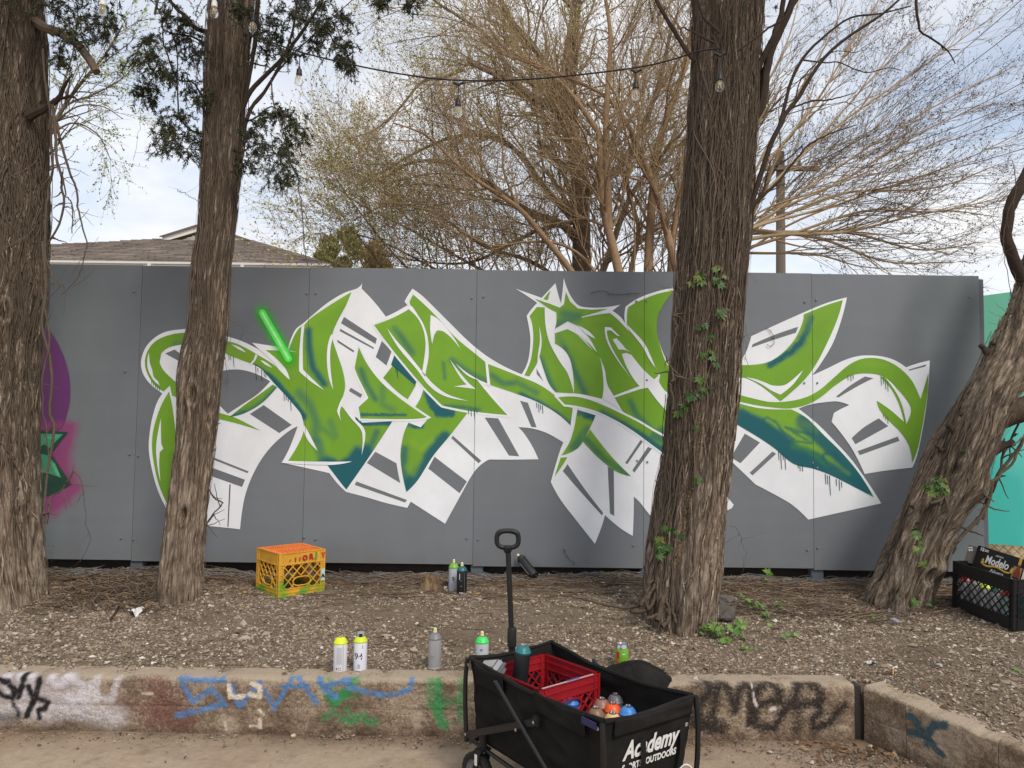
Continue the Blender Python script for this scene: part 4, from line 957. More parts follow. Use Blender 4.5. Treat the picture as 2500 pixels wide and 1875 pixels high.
# rising straw bank behind the teal fence
V = []
xs_, ys_ = np.linspace(2.5, 9, 40), np.linspace(6.2, 9, 30)
hay = link('straw_bank', grid_mesh('straw_bank', xs_, ys_, lambda X, Y: .35 + .32 * (Y - 6.1) + .06 * fbm(X * 3, Y * 3, 1.0, 4), mat('dry_straw_ground', rgb(178, 158, 124), .95, .4, 14, .8, 60, col2=rgb(122, 98, 70))))
tag(hay, kind='structure')
# ================================================================ the trees in front of the fence
def bark_material(name, base, dark, light, sc=1.0):
    m = bpy.data.materials.new(name)
    m.use_nodes = True
    t = m.node_tree; t.nodes.clear()
    out = N(t, 'ShaderNodeOutputMaterial'); bs = N(t, 'ShaderNodeBsdfPrincipled')
    Lk(t, bs, 0, out, 0)
    bs.inputs['Roughness'].default_value = 0.92; bs.inputs['Specular IOR Level'].default_value = 0.15
    an = N(t, 'ShaderNodeAttribute', attribute_name='uvw')
    mp = N(t, 'ShaderNodeMapping'); mp.inputs['Scale'].default_value = (1, 1, .09)
    Lk(t, an, 'Vector', mp, 0)
    a = N(t, 'ShaderNodeTexNoise', inp={'Scale': 60.0 * sc, 'Detail': 7.0, 'Roughness': 0.72, 'Distortion': .2}); Lk(t, mp, 0, a, 'Vector')
    b_ = N(t, 'ShaderNodeTexNoise', inp={'Scale': 7.0, 'Detail': 5.0, 'Roughness': 0.6}); Lk(t, an, 'Vector', b_, 'Vector')
    c_ = N(t, 'ShaderNodeTexNoise', inp={'Scale': 150.0 * sc, 'Detail': 5.0, 'Roughness': 0.65}); Lk(t, mp, 0, c_, 'Vector')
    ac = M(t, 'MULTIPLY_ADD', c_.outputs[0], .55, M(t, 'MULTIPLY', a.outputs[0], .55))
    f = M(t, 'MULTIPLY_ADD', b_.outputs[0], .30, M(t, 'MULTIPLY', ac, .86))
    r = N(t, 'ShaderNodeValToRGB')
    e = r.color_ramp.elements
    e[0].position, e[0].color = .50, (*dark, 1)
    e[1].position, e[1].color = .76, (*light, 1)
    el = e.new(.60); el.color = (*base, 1)
    t.links.new(f, r.inputs[0])
    t.links.new(r.outputs[0], bs.inputs['Base Color'])
    bp = N(t, 'ShaderNodeBump', inp={'Strength': 1.0, 'Distance': .02})
    t.links.new(ac, bp.inputs['Height']); Lk(t, bp, 0, bs, 'Normal')
    return m
MT['bark'] = bark_material('cedar_bark', rgb(121, 105, 91), rgb(62, 52, 44), rgb(180, 165, 148))
MT['bark_dark'] = bark_material('leaning_tree_bark', rgb(110, 96, 82), rgb(54, 46, 39), rgb(172, 157, 140))
MT['branch'] = mat('dark_branch_bark', rgb(66, 56, 49), .92, .3, 14, .6, 60, stretch=(1, 1, .3), spec=.1)
MT['deadwood'] = mat('grey_deadwood', rgb(116, 102, 90), .9, .3, 10, .5, 60, spec=.1)
MT['limb'] = mat('limb_bark', rgb(98, 84, 72), .92, .35, 9, .9, 40, stretch=(1, 1, .4), spec=.1, col2=rgb(70, 60, 52), bdist=.02)
MT['vine'] = mat('vine_stem', rgb(94, 83, 72), .9, .3, 20, .4, 90, spec=.1)
MT['vine_grey'] = mat('greyed_vine_stem', rgb(108, 94, 82), .9, .35, 16, .5, 90, spec=.1)
MT['vine_pale'] = mat('pale_rootlets', rgb(176, 150, 112), .9, .25, 30, spec=.1)
MT['juniper'] = mat('juniper_sprays', rough=.8, var=.2, scale=6, attr=True, spec=.2)
MT['leaf'] = mat('creeper_leaf', rough=.5, var=.2, scale=14, attr=True, spec=.4)

class Trunk:
    """a trunk traced by its middle line and width: rows of (px, py, width px), base depth and lean"""
    def __init__(s, rows, Yb, Yt, seed, NT=132, step=.018, flare=.35, ridge=1.0, twist=.25, lobes=5, flute=.09):
        rows = np.array(rows, float)                  # from the base upwards
        n = len(rows)
        tt = np.linspace(0, 1, n) if n > 1 else np.zeros(1)
        hy = (rows[0, 1] - rows[:, 1]) / (rows[0, 1] - rows[-1, 1] + 1e-9)
        Y = Yb + (Yt - Yb) * hy
        P = np.array([at(r[0], r[1], y) for r, y in zip(rows, Y)])
        R = rows[:, 2] / 2 / F_PX * ((P - CAM) @ FWD)
        L = np.linalg.norm(np.diff(P, axis=0), axis=1).sum()
        K = int(L / step)
        Q = resample(np.column_stack([P, R]), K)
        s.C, s.R = Q[:, :3], Q[:, 3]
        s.S = np.concatenate([[0], np.cumsum(np.linalg.norm(np.diff(s.C, axis=0), axis=1))])
        T = np.gradient(s.C, axis=0); T /= np.linalg.norm(T, axis=1, keepdims=True)
        A = np.cross(T, (0, 1, 0)); A /= np.linalg.norm(A, axis=1, keepdims=True)     # to the viewer's right-ish
        B = np.cross(T, A)
        s.T, s.A, s.B, s.K, s.NT = T, A, B, K, NT
        th = np.arange(NT) * 2 * np.pi / NT
        s.th = th
        SS, TH = np.meshgrid(s.S, th, indexing='ij')
        Rm = s.R[:, None]
        ph = TH + twist * SS
        cx, sx = np.cos(ph), np.sin(ph)
        q = seed * 17.3
        fl = fbm(cx * 1.5 + q, sx * 1.5, SS * .55, 2)
        rid = 1 - np.abs(fbm(cx * Rm * 34 + q, sx * Rm * 34, SS * 1.7, 2)) * 1.6
        fine = 1 - np.abs(fbm(cx * Rm * 95 + q, sx * Rm * 95, SS * 4.5, 2)) * 1.5
        s.h = rid
        d = flute * Rm * fl + ridge * (.019 * rid + .008 * fine)
        fb = np.exp(-SS / .13)
        d = d + flare * Rm * fb * (.55 + .75 * np.cos(lobes * TH + q) * .6)
        s.D = Rm + d - .016 * ridge
        s.knots = []
    def knot(s, S0, th0, size, depth):
        """an eye-shaped scar: raised lips round a hollow"""
        SS, TH = np.meshgrid(s.S, s.th, indexing='ij')
        du = ((TH - th0 + np.pi) % (2 * np.pi) - np.pi) * s.R[:, None]
        dv = (SS - S0) / 2.1
        r = np.sqrt(du ** 2 + dv ** 2) / size
        s.D += depth * (.75 * np.exp(-((r - 1) / .33) ** 2) - 1.5 * np.exp(-(r / .62) ** 2))
    def burl(s, S0, th0, size, amp, el=1.0):
        SS, TH = np.meshgrid(s.S, s.th, indexing='ij')
        du = ((TH - th0 + np.pi) % (2 * np.pi) - np.pi) * s.R[:, None]
        s.D += amp * np.exp(-(du / size) ** 2 - ((SS - S0) / (size * el)) ** 2)
    def strand(s, S0, S1, th0, th1, wd, amp):
        """a rope of wood running up the trunk"""
        SS, TH = np.meshgrid(s.S, s.th, indexing='ij')
        t = (SS - S0) / (S1 - S0)
        c = th0 + (th1 - th0) * np.clip(t, 0, 1)
        du = ((TH - c + np.pi) % (2 * np.pi) - np.pi) * s.R[:, None]
        s.D += amp * np.exp(-(du / wd) ** 2) * np.clip(t * 6 + .5, 0, 1) * np.clip((1 - t) * 6 + .5, 0, 1)
    def pt(s, S, TH, lift=0.0):
        S, TH = np.asarray(S, float), np.asarray(TH, float)
        k = np.clip(np.interp(S, s.S, np.arange(s.K)), 0, s.K - 1)
        ki = np.round(k).astype(int)
        ti = np.round(TH / (2 * np.pi) * s.NT).astype(int) % s.NT
        r = s.D[ki, ti] + lift
        C = np.stack([np.interp(S, s.S, s.C[:, c]) for c in range(3)], -1)
        dr = s.A[ki] * np.cos(TH)[..., None] + s.B[ki] * np.sin(TH)[..., None]
        return C + dr * r[..., None]
    def build(s, name, m, parent, origin):
        dirs = s.A[:, None] * np.cos(s.th)[None, :, None] + s.B[:, None] * np.sin(s.th)[None, :, None]
        V = (s.C[:, None] + dirs * s.D[..., None]).reshape(-1, 3)
        uv = np.stack([np.cos(s.th)[None] * s.R[:, None] + 0 * s.D, np.sin(s.th)[None] * s.R[:, None] + 0 * s.D, np.repeat(s.S[:, None], s.NT, 1)], 2).reshape(-1, 3)
        i, j = np.meshgrid(np.arange(s.K - 1), np.arange(s.NT), indexing='ij')
        j2 = (j + 1) % s.NT
        Fq = np.stack([i * s.NT + j, i * s.NT + j2, (i + 1) * s.NT + j2, (i + 1) * s.NT + j], -1).reshape(-1, 4)
        top = [(np.arange(s.NT) + (s.K - 1) * s.NT)[None]]
        me = mesh_np(name, V - origin, [Fq] + top, m, True, None, {'uvw': uv})
        return link(name, me, parent)
    def strips(s, n, seed, parent, origin, m, lens=(.08, .34), wid=(.0035, .0105), S1=None):
        """shaggy flakes of bark standing off the trunk"""
        r_ = np.random.default_rng(seed)
        th = r_.uniform(np.pi, 2 * np.pi, n) if True else 0
        th = FRONT + r_.uniform(-1.75, 1.75, n)
        S0 = r_.uniform(.02, (S1 or s.S[-1]) - .25, n); L = r_.uniform(*lens, n)
        k = np.linspace(0, 1, 4)
        SS = S0[:, None] + L[:, None] * k
        TH = th[:, None] + np.cumsum(r_.normal(0, .05, (n, 4)), 1)
        lift = .001 + r_.uniform(.003, .010, (n, 1)) * np.array([.2, .6, .9, 1.2])[None] * r_.choice([1, 1, -1], (n, 1)) + .003
        w_ = r_.uniform(*wid, n)[:, None] * np.array([.5, 1, .9, .3])
        C = s.pt(SS, TH, 0) + 0
        dth = w_ / np.maximum(np.interp(SS, s.S, s.R), .02)
        Lf = s.pt(SS, TH - dth, 0.0); Rt = s.pt(SS, TH + dth, 0.0)
        out = C - np.stack([np.interp(SS, s.S, s.C[:, c]) for c in range(3)], -1)
        out /= np.linalg.norm(out, axis=-1, keepdims=True)
        mid = (Lf + Rt) / 2
        hw = (Rt - Lf); hw /= np.linalg.norm(hw, axis=-1, keepdims=True) + 1e-9
        Lf = C + out * lift[..., None] - hw * w_[..., None] * .5; Rt = C + out * (lift[..., None] + .001) + hw * w_[..., None] * .5
        V = np.stack([Lf, Rt], 2).reshape(-1, 3)
        base = (np.arange(n) * 8)[:, None] + (np.arange(3) * 2)[None]
        Fq = np.stack([base, base + 1, base + 3, base + 2], -1).reshape(-1, 4)
        uv = np.stack([np.cos(TH) * .2, np.sin(TH) * .2, SS], 2)[:, :, None, :].repeat(2, 2).reshape(-1, 3) + np.repeat(r_.uniform(0, 5, n), 8)[:, None]
        o = link('bark_strips', mesh_np('bark_strips', V - origin, Fq, m, False, None, {'uvw': uv}), parent)
        o['kind'] = 'stuff'
        return o
    def vines(s, n, seed, S0, S1, rad=(.0016, .005), spread=1.5, drift=.05, lift=.004, K=40, th_c=None):
        r_ = np.random.default_rng(seed)
        a, b_ = np.broadcast_to(S0, n), np.broadcast_to(S1, n)
        st_ = a + (b_ - a) * r_.uniform(0, .55, n); en = st_ + (b_ - st_) * r_.uniform(.35, 1, n)
        k = np.linspace(0, 1, K)
        SS = st_[:, None] + (en - st_)[:, None] * k
        th = (FRONT if th_c is None else th_c) + r_.uniform(-spread, spread, n)
        TH = th[:, None] + np.cumsum(r_.normal(0, drift, (n, K)), 1) * np.hanning(5).sum() * .5 + .15 * np.sin(SS * r_.uniform(1, 4, (n, 1)) + r_.uniform(0, 6, (n, 1)))
        # smooth the walk
        ker = np.array([1, 2, 3, 2, 1]) / 9.
        TH = np.stack([np.convolve(np.pad(x, 2, 'edge'), ker, 'valid') for x in TH])
        P = s.pt(SS, TH, 0)
        out = P - np.stack([np.interp(SS, s.S, s.C[:, c]) for c in range(3)], -1)
        out /= np.linalg.norm(out, axis=-1, keepdims=True)
        lf = lift + np.abs(np.cumsum(r_.normal(0, .0022, (n, K)), 1))
        P = P + out * np.minimum(lf, .03)[..., None]
        for _ in range(2):
            P[:, 1:-1] = (P[:, :-2] + 2 * P[:, 1:-1] + P[:, 2:]) / 4
        R = r_.uniform(*rad, n)[:, None] ** 1.0 * np.linspace(1.1, .6, K)[None]
        return P, R
FRONT = None
def front_angle(tr):
    k = tr.K // 3
    v = CAM - tr.C[k]
    return math.atan2(v @ tr.B[k], v @ tr.A[k])
def branch(name, pts, Y, r0, r1, parent, origin, m, K=26, S=7, wob=.008, twigs=0, seed=0):
    """a bough through photograph points; Y one depth or one per point"""
    Ys = np.broadcast_to(Y, len(pts)) if np.ndim(Y) == 0 else np.array(Y, float)
    P = np.array([at(x, y, yy) for (x, y), yy in zip(pts, Ys)])
    P = resample(P, K)
    r_ = np.random.default_rng(seed + 100)
    P[1:-1] += np.cumsum(r_.normal(0, wob * .35, (K - 2, 3)), 0) * np.hanning(K - 2)[:, None]
    R = np.linspace(r0, r1, K) * (1 + .12 * r_.normal(size=K).cumsum() / 4)
    b = MB(); b.tube(P - origin, np.maximum(R, r1 * .5), S)
    return b.build(name, m, parent, True), P
def blades(n, P, D, L, W, r_):
    """thin double-triangle blades at P along D"""
    D = D / (np.linalg.norm(D, axis=1, keepdims=True) + 1e-9)
    up = r_.normal(size=(n, 3)); sd_ = np.cross(D, up); sd_ /= np.linalg.norm(sd_, axis=1, keepdims=True) + 1e-9
    V = np.stack([P, P + D * L[:, None] * .5 + sd_ * W[:, None] * .5, P + D * L[:, None], P + D * L[:, None] * .5 - sd_ * W[:, None] * .5], 1).reshape(-1, 3)
    Fq = (np.arange(n) * 4)[:, None] + np.arange(4)[None]
    return V, Fq
def juniper(name, centres, Y, parent, origin, seed, dens=1.0):
    """hanging sprays: short twigs carrying tufts of scale leaves"""
    r_ = np.random.default_rng(seed)
    Vs, Fs, Cs, TP, TR, n0 = [], [], [], [], [], 0
    for (x, y, rad) in centres:
        c = at(x, y, Y + r_.normal(0, .18)); R = rad / F_PX * Y
        nt_ = int(21 * dens * max(1, (rad / 45) ** 1.3))
        st_ = c + r_.normal(0, .52, (nt_, 3)) * R
        dr = r_.normal(0, 1, (nt_, 3)) + np.array((0, 0, -.35)); dr /= np.linalg.norm(dr, axis=1, keepdims=True)
        Lt = r_.uniform(.5, 1.1, nt_) * min(R, .16)
        k = np.linspace(0, 1, 5)
        TPt = st_[:, None] + dr[:, None] * (Lt[:, None] * k)[..., None] + np.array((0, 0, -1)) * (k ** 2)[None, :, None] * .03
        TP.append(TPt); TR.append(np.linspace(.0022, .0007, 5)[None].repeat(nt_, 0))
        m_ = 38
        u = r_.uniform(.1, 1, (nt_, m_))
        pos = st_[:, None] + dr[:, None] * (Lt[:, None] * u)[..., None] + np.array((0, 0, -1)) * (u ** 2)[..., None] * .03
        bd = dr[:, None] * r_.uniform(.5, 1.1, (nt_, m_, 1)) + r_.normal(0, .55, (nt_, m_, 3)) + np.array((0, 0, -.12))
        n = nt_ * m_
        pos, bd = pos.reshape(-1, 3), bd.reshape(-1, 3)
        V, Fq = blades(n, pos, bd, r_.uniform(.013, .034, n), r_.uniform(.003, .0068, n), r_)
        cc = np.array(rgb(70, 76, 58)) * r_.uniform(.6, 1.4, (n, 1))
        br = r_.uniform(0, 1, n) < .12
        cc[br] = np.array(rgb(96, 78, 54)) * r_.uniform(.7, 1.1, (br.sum(), 1))
        Vs.append(V); Fs.append(Fq + n0); Cs.append(cc.repeat(4, 0)); n0 += len(V)
    o = link(name, mesh_np(name, np.vstack(Vs) - origin, np.vstack(Fs), MT['juniper'], False, np.vstack(Cs)), parent)
    o['kind'] = 'stuff'
    V, Fq = tubes(np.vstack(TP), np.vstack(TR), 3)
    t = link('twigs', mesh_np('twigs', V - origin, Fq, MT['branch'], False), parent); t['kind'] = 'stuff'
def vine_thing(label, parts, origin, group=None):
    v = thing('climbing_vine', label, 'vine', origin, group=group)
    for nm, (P, R), m, S in parts:
        V, Fq = tubes(P, R, S)
        o = link(nm, mesh_np(nm, V - np.array(origin), Fq, m, True), v)
        o['kind'] = 'stuff'
    return v
def hang(pts, Y, r0, r1, seed, K=30, wob=.006, side=0):
    """a loose stem and short side shoots, as tube arrays"""
    r_ = np.random.default_rng(seed)
    P = resample(np.array([at(x, y, Y) for x, y in pts]), K)
    P[1:-1] += np.cumsum(r_.normal(0, wob, (K - 2, 3)), 0) * np.hanning(K - 2)[:, None]
    out = [(P[None], np.linspace(r0, r1, K)[None])]
    if side:
        i = r_.integers(3, K - 1, side)
        d = r_.normal(0, 1, (side, 3)); d[:, 1] *= .5; d[:, 2] -= .2
        d /= np.linalg.norm(d, axis=1, keepdims=True)
        k = np.linspace(0, 1, 6)
        L = r_.uniform(.05, .16, side)
        Q = P[i][:, None] + d[:, None] * (L[:, None] * k)[..., None] + np.cumsum(r_.normal(0, .004, (side, 6, 3)), 1)
        out.append((Q, np.linspace(r1 * .9, r1 * .35, 6)[None].repeat(side, 0)))
    return out
def multi(parts, origin, parent, name, m, S=5):
    for P, R in parts:
        V, Fq = tubes(P, R, S)
        o = link(name if len(P) == 1 else 'side_shoots', mesh_np(name, V - np.array(origin), Fq, m, True), parent)
        if len(P) > 1: o['kind'] = 'stuff'

# ---------------- thick trunk at the edge of the frame
g = gpt(20, 1497)
t1 = thing('cedar_tree', 'thickest cedar trunk with shaggy bark and a sawn side stub, beside the purple disc', 'tree', g)
T1 = Trunk([(-6, 1560, 212), (-7, 1510, 210), (-8, 1480, 208), (-14, 1400, 202), (-18, 1250, 196), (-20, 1050, 192), (-18, 850, 198), (-12, 650, 212), (-14, 450, 214), (-16, 200, 212), (-18, 0, 210), (-22, -300, 200), (-26, -700, 182)], g[1] + .19, g[1] + .29, 1, flare=.14, lobes=3, flute=.07, NT=150)
FRONT = front_angle(T1)
for s_, th_, sz, dp in [(1.48, .05, .03, .02), (1.98, .22, .028, .016), (.62, -.4, .022, .01)]:
    T1.knot(s_, FRONT + th_, sz * 1.25, dp * 1.9)
T1.strand(0, 2.2, FRONT + .55, FRONT + .5, .02, -.03)
T1.build('trunk', MT['bark'], t1, g)
T1.strips(1300, 11, t1, g, MT['bark'])
branch('branch', [(50, 30), (105, 66), (150, 84), (185, 108), (215, 142), (236, 176)], [4.75, 4.66, 4.58, 4.54, 4.52, 4.5], .034, .027, t1, g, MT['deadwood'])
branch('branch', [(70, 285), (118, 258), (143, 240), (150, 222), (163, 200), (177, 180)], 4.6, .03, .006, t1, g, MT['branch'])
branch('branch', [(143, 242), (170, 236), (193, 246)], 4.6, .011, .005, t1, g, MT['branch'])
juniper('foliage', [(150, 18, 40), (195, 30, 45), (235, 62, 40), (255, 88, 32), (165, 82, 28), (150, 140, 24), (270, 40, 26), (140, -70, 90), (230, -90, 90), (60, -150, 140), (-80, -190, 140), (0, -420, 220), (200, -380, 200), (-200, -400, 200), (60, -700, 220)], 4.45, t1, g, 21, 1.2)
v = vine_thing('mass of bare brown vine stems climbing the thickest trunk', [('stems', T1.vines(230, 3, .75, 4.6, (.0016, .0055), 1.6), MT['vine'], 5), ('stems', T1.vines(42, 33, .9, 4.6, (.0016, .005), 1.6, .11, .009), MT['vine_grey'], 6), ('rootlets', T1.vines(120, 4, .3, 4.0, (.0007, .0016), 1.5, .1), MT['vine'], 3)], g)
pr = []
for i_, (pts, r0, r1, sd_) in enumerate([([(104, 590), (112, 700), (100, 800), (116, 900), (110, 1000), (122, 1060), (112, 1180), (106, 1280)], .011, .007, 5), ([(100, 700), (120, 830), (108, 940), (118, 1080), (110, 1240)], .006, .003, 4), ([(128, 255), (138, 320), (148, 400), (160, 480), (150, 540), (120, 590)], .010, .006, 10), ([(138, 300), (158, 400), (166, 470), (176, 540), (196, 600), (196, 640), (188, 680), (150, 720)], .009, .002, 16),
                                        ([(150, 420), (170, 500), (176, 570)], .005, .003, 8), ([(112, 1280), (130, 1220), (160, 1190), (180, 1150)], .007, .003, 5), ([(180, 1150), (200, 1180), (205, 1260), (216, 1300), (212, 1340), (195, 1372)], .0022, .0015, 3), ([(112, 630), (125, 670), (150, 690), (158, 705)], .006, .002, 8), ([(105, 120), (112, 300), (106, 500), (112, 640)], .008, .006, 9), ([(110, 1330), (128, 1350), (126, 1372)], .001, .0008, 0)]):
    pr += hang(pts, 4.5 if i_ != 6 else 5.2, r0, r1, 60 + i_, side=sd_)
multi(pr, g, v, 'loose_stem', MT['vine'])

# ---------------- slim trunk
g = gpt(436, 1472)
t2 = thing('cedar_tree', 'slim cedar trunk rising to dark hanging sprays, between the thickest trunk and the yellow crate', 'tree', g)
T2 = Trunk([(439, 1530, 105), (440, 1490, 103), (441, 1455, 99), (446, 1380, 95), (455, 1290, 91), (465, 1200, 89), (476, 1100, 86), (486, 1000, 88), (492, 900, 93), (508, 800, 84), (517, 650, 79), (530, 550, 81), (541, 400, 83), (550, 260, 91), (556, 150, 99), (566, 0, 103), (578, -200, 99), (590, -500, 85)], g[1] + .09, g[1] + .21, 2, flare=.12, lobes=3, flute=.08, NT=116)
FRONT = front_angle(T2)
for s_, th_, sz, dp in [(1.42, -.35, .028, .016), (.69, -.2, .024, .014), (1.26, .62, .018, .010), (.95, .1, .014, .006)]:
    T2.knot(s_, FRONT + th_, sz * 1.15, dp * 1.9)
T2.strand(.1, 2.4, FRONT + .12, FRONT + .3, .012, -.016)
T2.build('trunk', MT['bark'], t2, g)
T2.strips(700, 12, t2, g, MT['bark'], wid=(.0025, .007))
for pts, r0, r1, m_ in [([(585, 280), (610, 225), (640, 190), (690, 140), (735, 80), (775, 20), (810, -40)], .017, .009, 'branch'), ([(590, 330), (615, 260), (650, 215), (700, 120), (720, 40), (735, -60)], .013, .006, 'branch'), ([(604, 270), (640, 235), (680, 170), (760, 90), (860, 0)], .008, .003, 'branch'),
                        ([(515, 80), (480, 70), (450, 40), (420, 10), (390, -30)], .016, .010, 'branch'), ([(512, 120), (470, 90), (410, 80), (395, 60), (420, 20), (410, -30)], .007, .004, 'branch'), ([(508, 250), (490, 230), (470, 200), (430, 190), (400, 110), (390, 30), (350, -20)], .007, .003, 'branch'),
                        ([(508, 330), (470, 320), (440, 290), (432, 240), (430, 120), (410, 60)], .007, .003, 'branch'), ([(600, 150), (640, 160), (680, 175), (710, 175)], .007, .002, 'deadwood'), ([(585, 300), (620, 290), (660, 260), (690, 290), (700, 360), (705, 400)], .006, .002, 'branch'), ([(590, 370), (640, 350), (680, 380), (720, 415)], .005, .002, 'branch'), ([(630, 0), (622, 100), (605, 200), (590, 290), (580, 420)], .016, .010, 'branch'), ([(505, 360), (460, 365), (410, 345)], .004, .002, 'branch'), ([(378, 35), (383, 0), (388, -60)], .008, .008, 'deadwood')]:
    branch('branch', pts, 4.75, r0, r1, t2, g, MT[m_])
juniper('foliage', [(392, 345, 26), (420, 330, 30), (455, 365, 32), (478, 345, 28), (402, 305, 24), (440, 280, 28), (350, 225, 26), (365, 235, 24), (345, 150, 24), (372, 128, 28), (395, 165, 24), (430, 190, 30), (465, 200, 32), (490, 140, 34), (478, 90, 34), (430, 105, 30), (450, 60, 28), (415, 40, 26), (495, 240, 20), (370, 100, 20),
                    (635, 350, 28), (665, 385, 32), (700, 398, 34), (690, 430, 20), (610, 320, 24), (600, 400, 22), (705, 290, 30), (725, 320, 24), (680, 275, 22), (640, 285, 20), (700, 350, 22),
                    (650, 60, 36), (690, 40, 40), (730, 30, 40), (780, 60, 36), (815, 90, 32), (840, 115, 26), (855, 160, 18), (800, 40, 34), (840, 40, 24), (760, 100, 30), (640, 120, 30), (670, 100, 30), (700, 130, 20), (620, 60, 30), (590, 30, 20), (830, 150, 14), (760, 20, 34),
                    (600, -80, 110), (760, -90, 110), (460, -80, 110), (900, -80, 60), (320, -110, 80), (1005, 8, 18), (930, 5, 16), (1000, -30, 40), (560, -300, 190), (760, -320, 190), (380, -330, 190), (600, -600, 220)], 4.65, t2, g, 22, 1.15)
v = vine_thing('thin bare vine stems wound round the slim trunk', [('stems', T2.vines(80, 5, .9, 4.4, (.0014, .0042), 1.4, .06), MT['vine'], 5), ('stems', T2.vines(16, 35, .9, 4.4, (.0014, .004), 1.4, .13, .008), MT['vine_grey'], 6), ('rootlets', T2.vines(60, 6, .6, 4.2, (.0006, .0014), 1.5, .1), MT['vine'], 3)], g)
pr = []
for i_, (pts, r0, r1, sd_) in enumerate([([(662, 190), (668, 260), (690, 340), (700, 400), (720, 450), (735, 540), (742, 600), (752, 650)], .0045, .0028, 10), ([(508, 1188), (520, 1215), (528, 1240), (518, 1262), (500, 1285)], .0055, .004, 7), ([(555, 810), (565, 830), (552, 870), (556, 930), (550, 945)], .0015, .001, 10), ([(560, 780), (580, 800), (590, 830)], .0012, .0008, 3),
                                        ([(355, 200), (345, 290), (338, 340), (325, 392)], .0012, .0009, 6), ([(500, 500), (470, 488), (437, 472), (433, 460)], .002, .001, 3), ([(480, 620), (465, 600), (458, 590)], .002, .001, 6), ([(845, 180), (850, 210), (840, 260), (862, 275)], .0012, .0008, 5)]):
    pr += hang(pts, 4.7, r0, r1, 90 + i_, side=sd_)
multi(pr, g, v, 'loose_stem', MT['vine'])

# ---------------- big trunk with creeper
g = gpt(1668, 1545)
t3 = thing('cedar_tree', 'big cedar trunk with leafy creeper and coiled roots, standing in front of the lettering', 'tree', g)
T3 = Trunk([(1658, 1610, 160), (1657, 1550, 162), (1658, 1490, 168), (1662, 1430, 174), (1670, 1350, 174), (1682, 1250, 166), (1696, 1150, 156), (1704, 1050, 156), (1714, 950, 154), (1722, 850, 152), (1734, 700, 152), (1742, 600, 158), (1753, 450, 160), (1764, 300, 162), (1770, 150, 164), (1776, 0, 170), (1786, -250, 162), (1796, -600, 142)], g[1] + .15, g[1] + .25, 3, flare=.12, lobes=4, flute=.10, NT=150)
FRONT = front_angle(T3)
T3.strand(0, 1.1, FRONT - .15, FRONT - .05, .022, -.03); T3.strand(0, .8, FRONT + .5, FRONT + .55, .02, -.028); T3.strand(.1, 1.2, FRONT + .2, FRONT + .3, .05, .02)
T3.knot(2.05, FRONT + .55, .06, .02)
T3.build('trunk', MT['bark'], t3, g)
T3.strips(1500, 13, t3, g, MT['bark'])
# coiled surface roots on the near flank
pr = []
r_ = np.random.default_rng(5)
for i_, (pts, r0, r1) in enumerate([([(1640, 1400), (1628, 1440), (1618, 1470), (1612, 1500), (1604, 1516)], .011, .016), ([(1636, 1380), (1612, 1420), (1600, 1450), (1592, 1476), (1570, 1490), (1540, 1494)], .009, .013), ([(1622, 1390), (1598, 1430), (1580, 1460), (1562, 1478)], .008, .013), ([(1630, 1430), (1628, 1470), (1634, 1500), (1625, 1520), (1616, 1530)], .009, .015), ([(1610, 1460), (1620, 1480), (1606, 1500), (1580, 1510)], .007, .010), ([(1600, 1400), (1585, 1430), (1576, 1462), (1584, 1488)], .007, .010), ([(1640, 1440), (1642, 1480), (1650, 1520)], .006, .010), ([(1570, 1476), (1520, 1484), (1450, 1470), (1370, 1452)], .010, .004)]):
    yy = np.linspace(g[1] + .03, g[1] - .03, len(pts)) + (.04 if i_ in (1, 2, 5) else 0) + (.08 if i_ == 7 else 0)
    P = np.array([at(x, y, k) for (x, y), k in zip(pts, yy)])
    P[:, 2] = np.maximum(P[:, 2], bank_z(P[:, 0], P[:, 1]) + .002)
    P = resample(P, 22); P[1:-1] += r_.normal(0, .003, (20, 3))
    pr.append((P[None], np.linspace(r0, r1, 22)[None]))
multi(pr, g, t3, 'root', MT['limb'], 7)
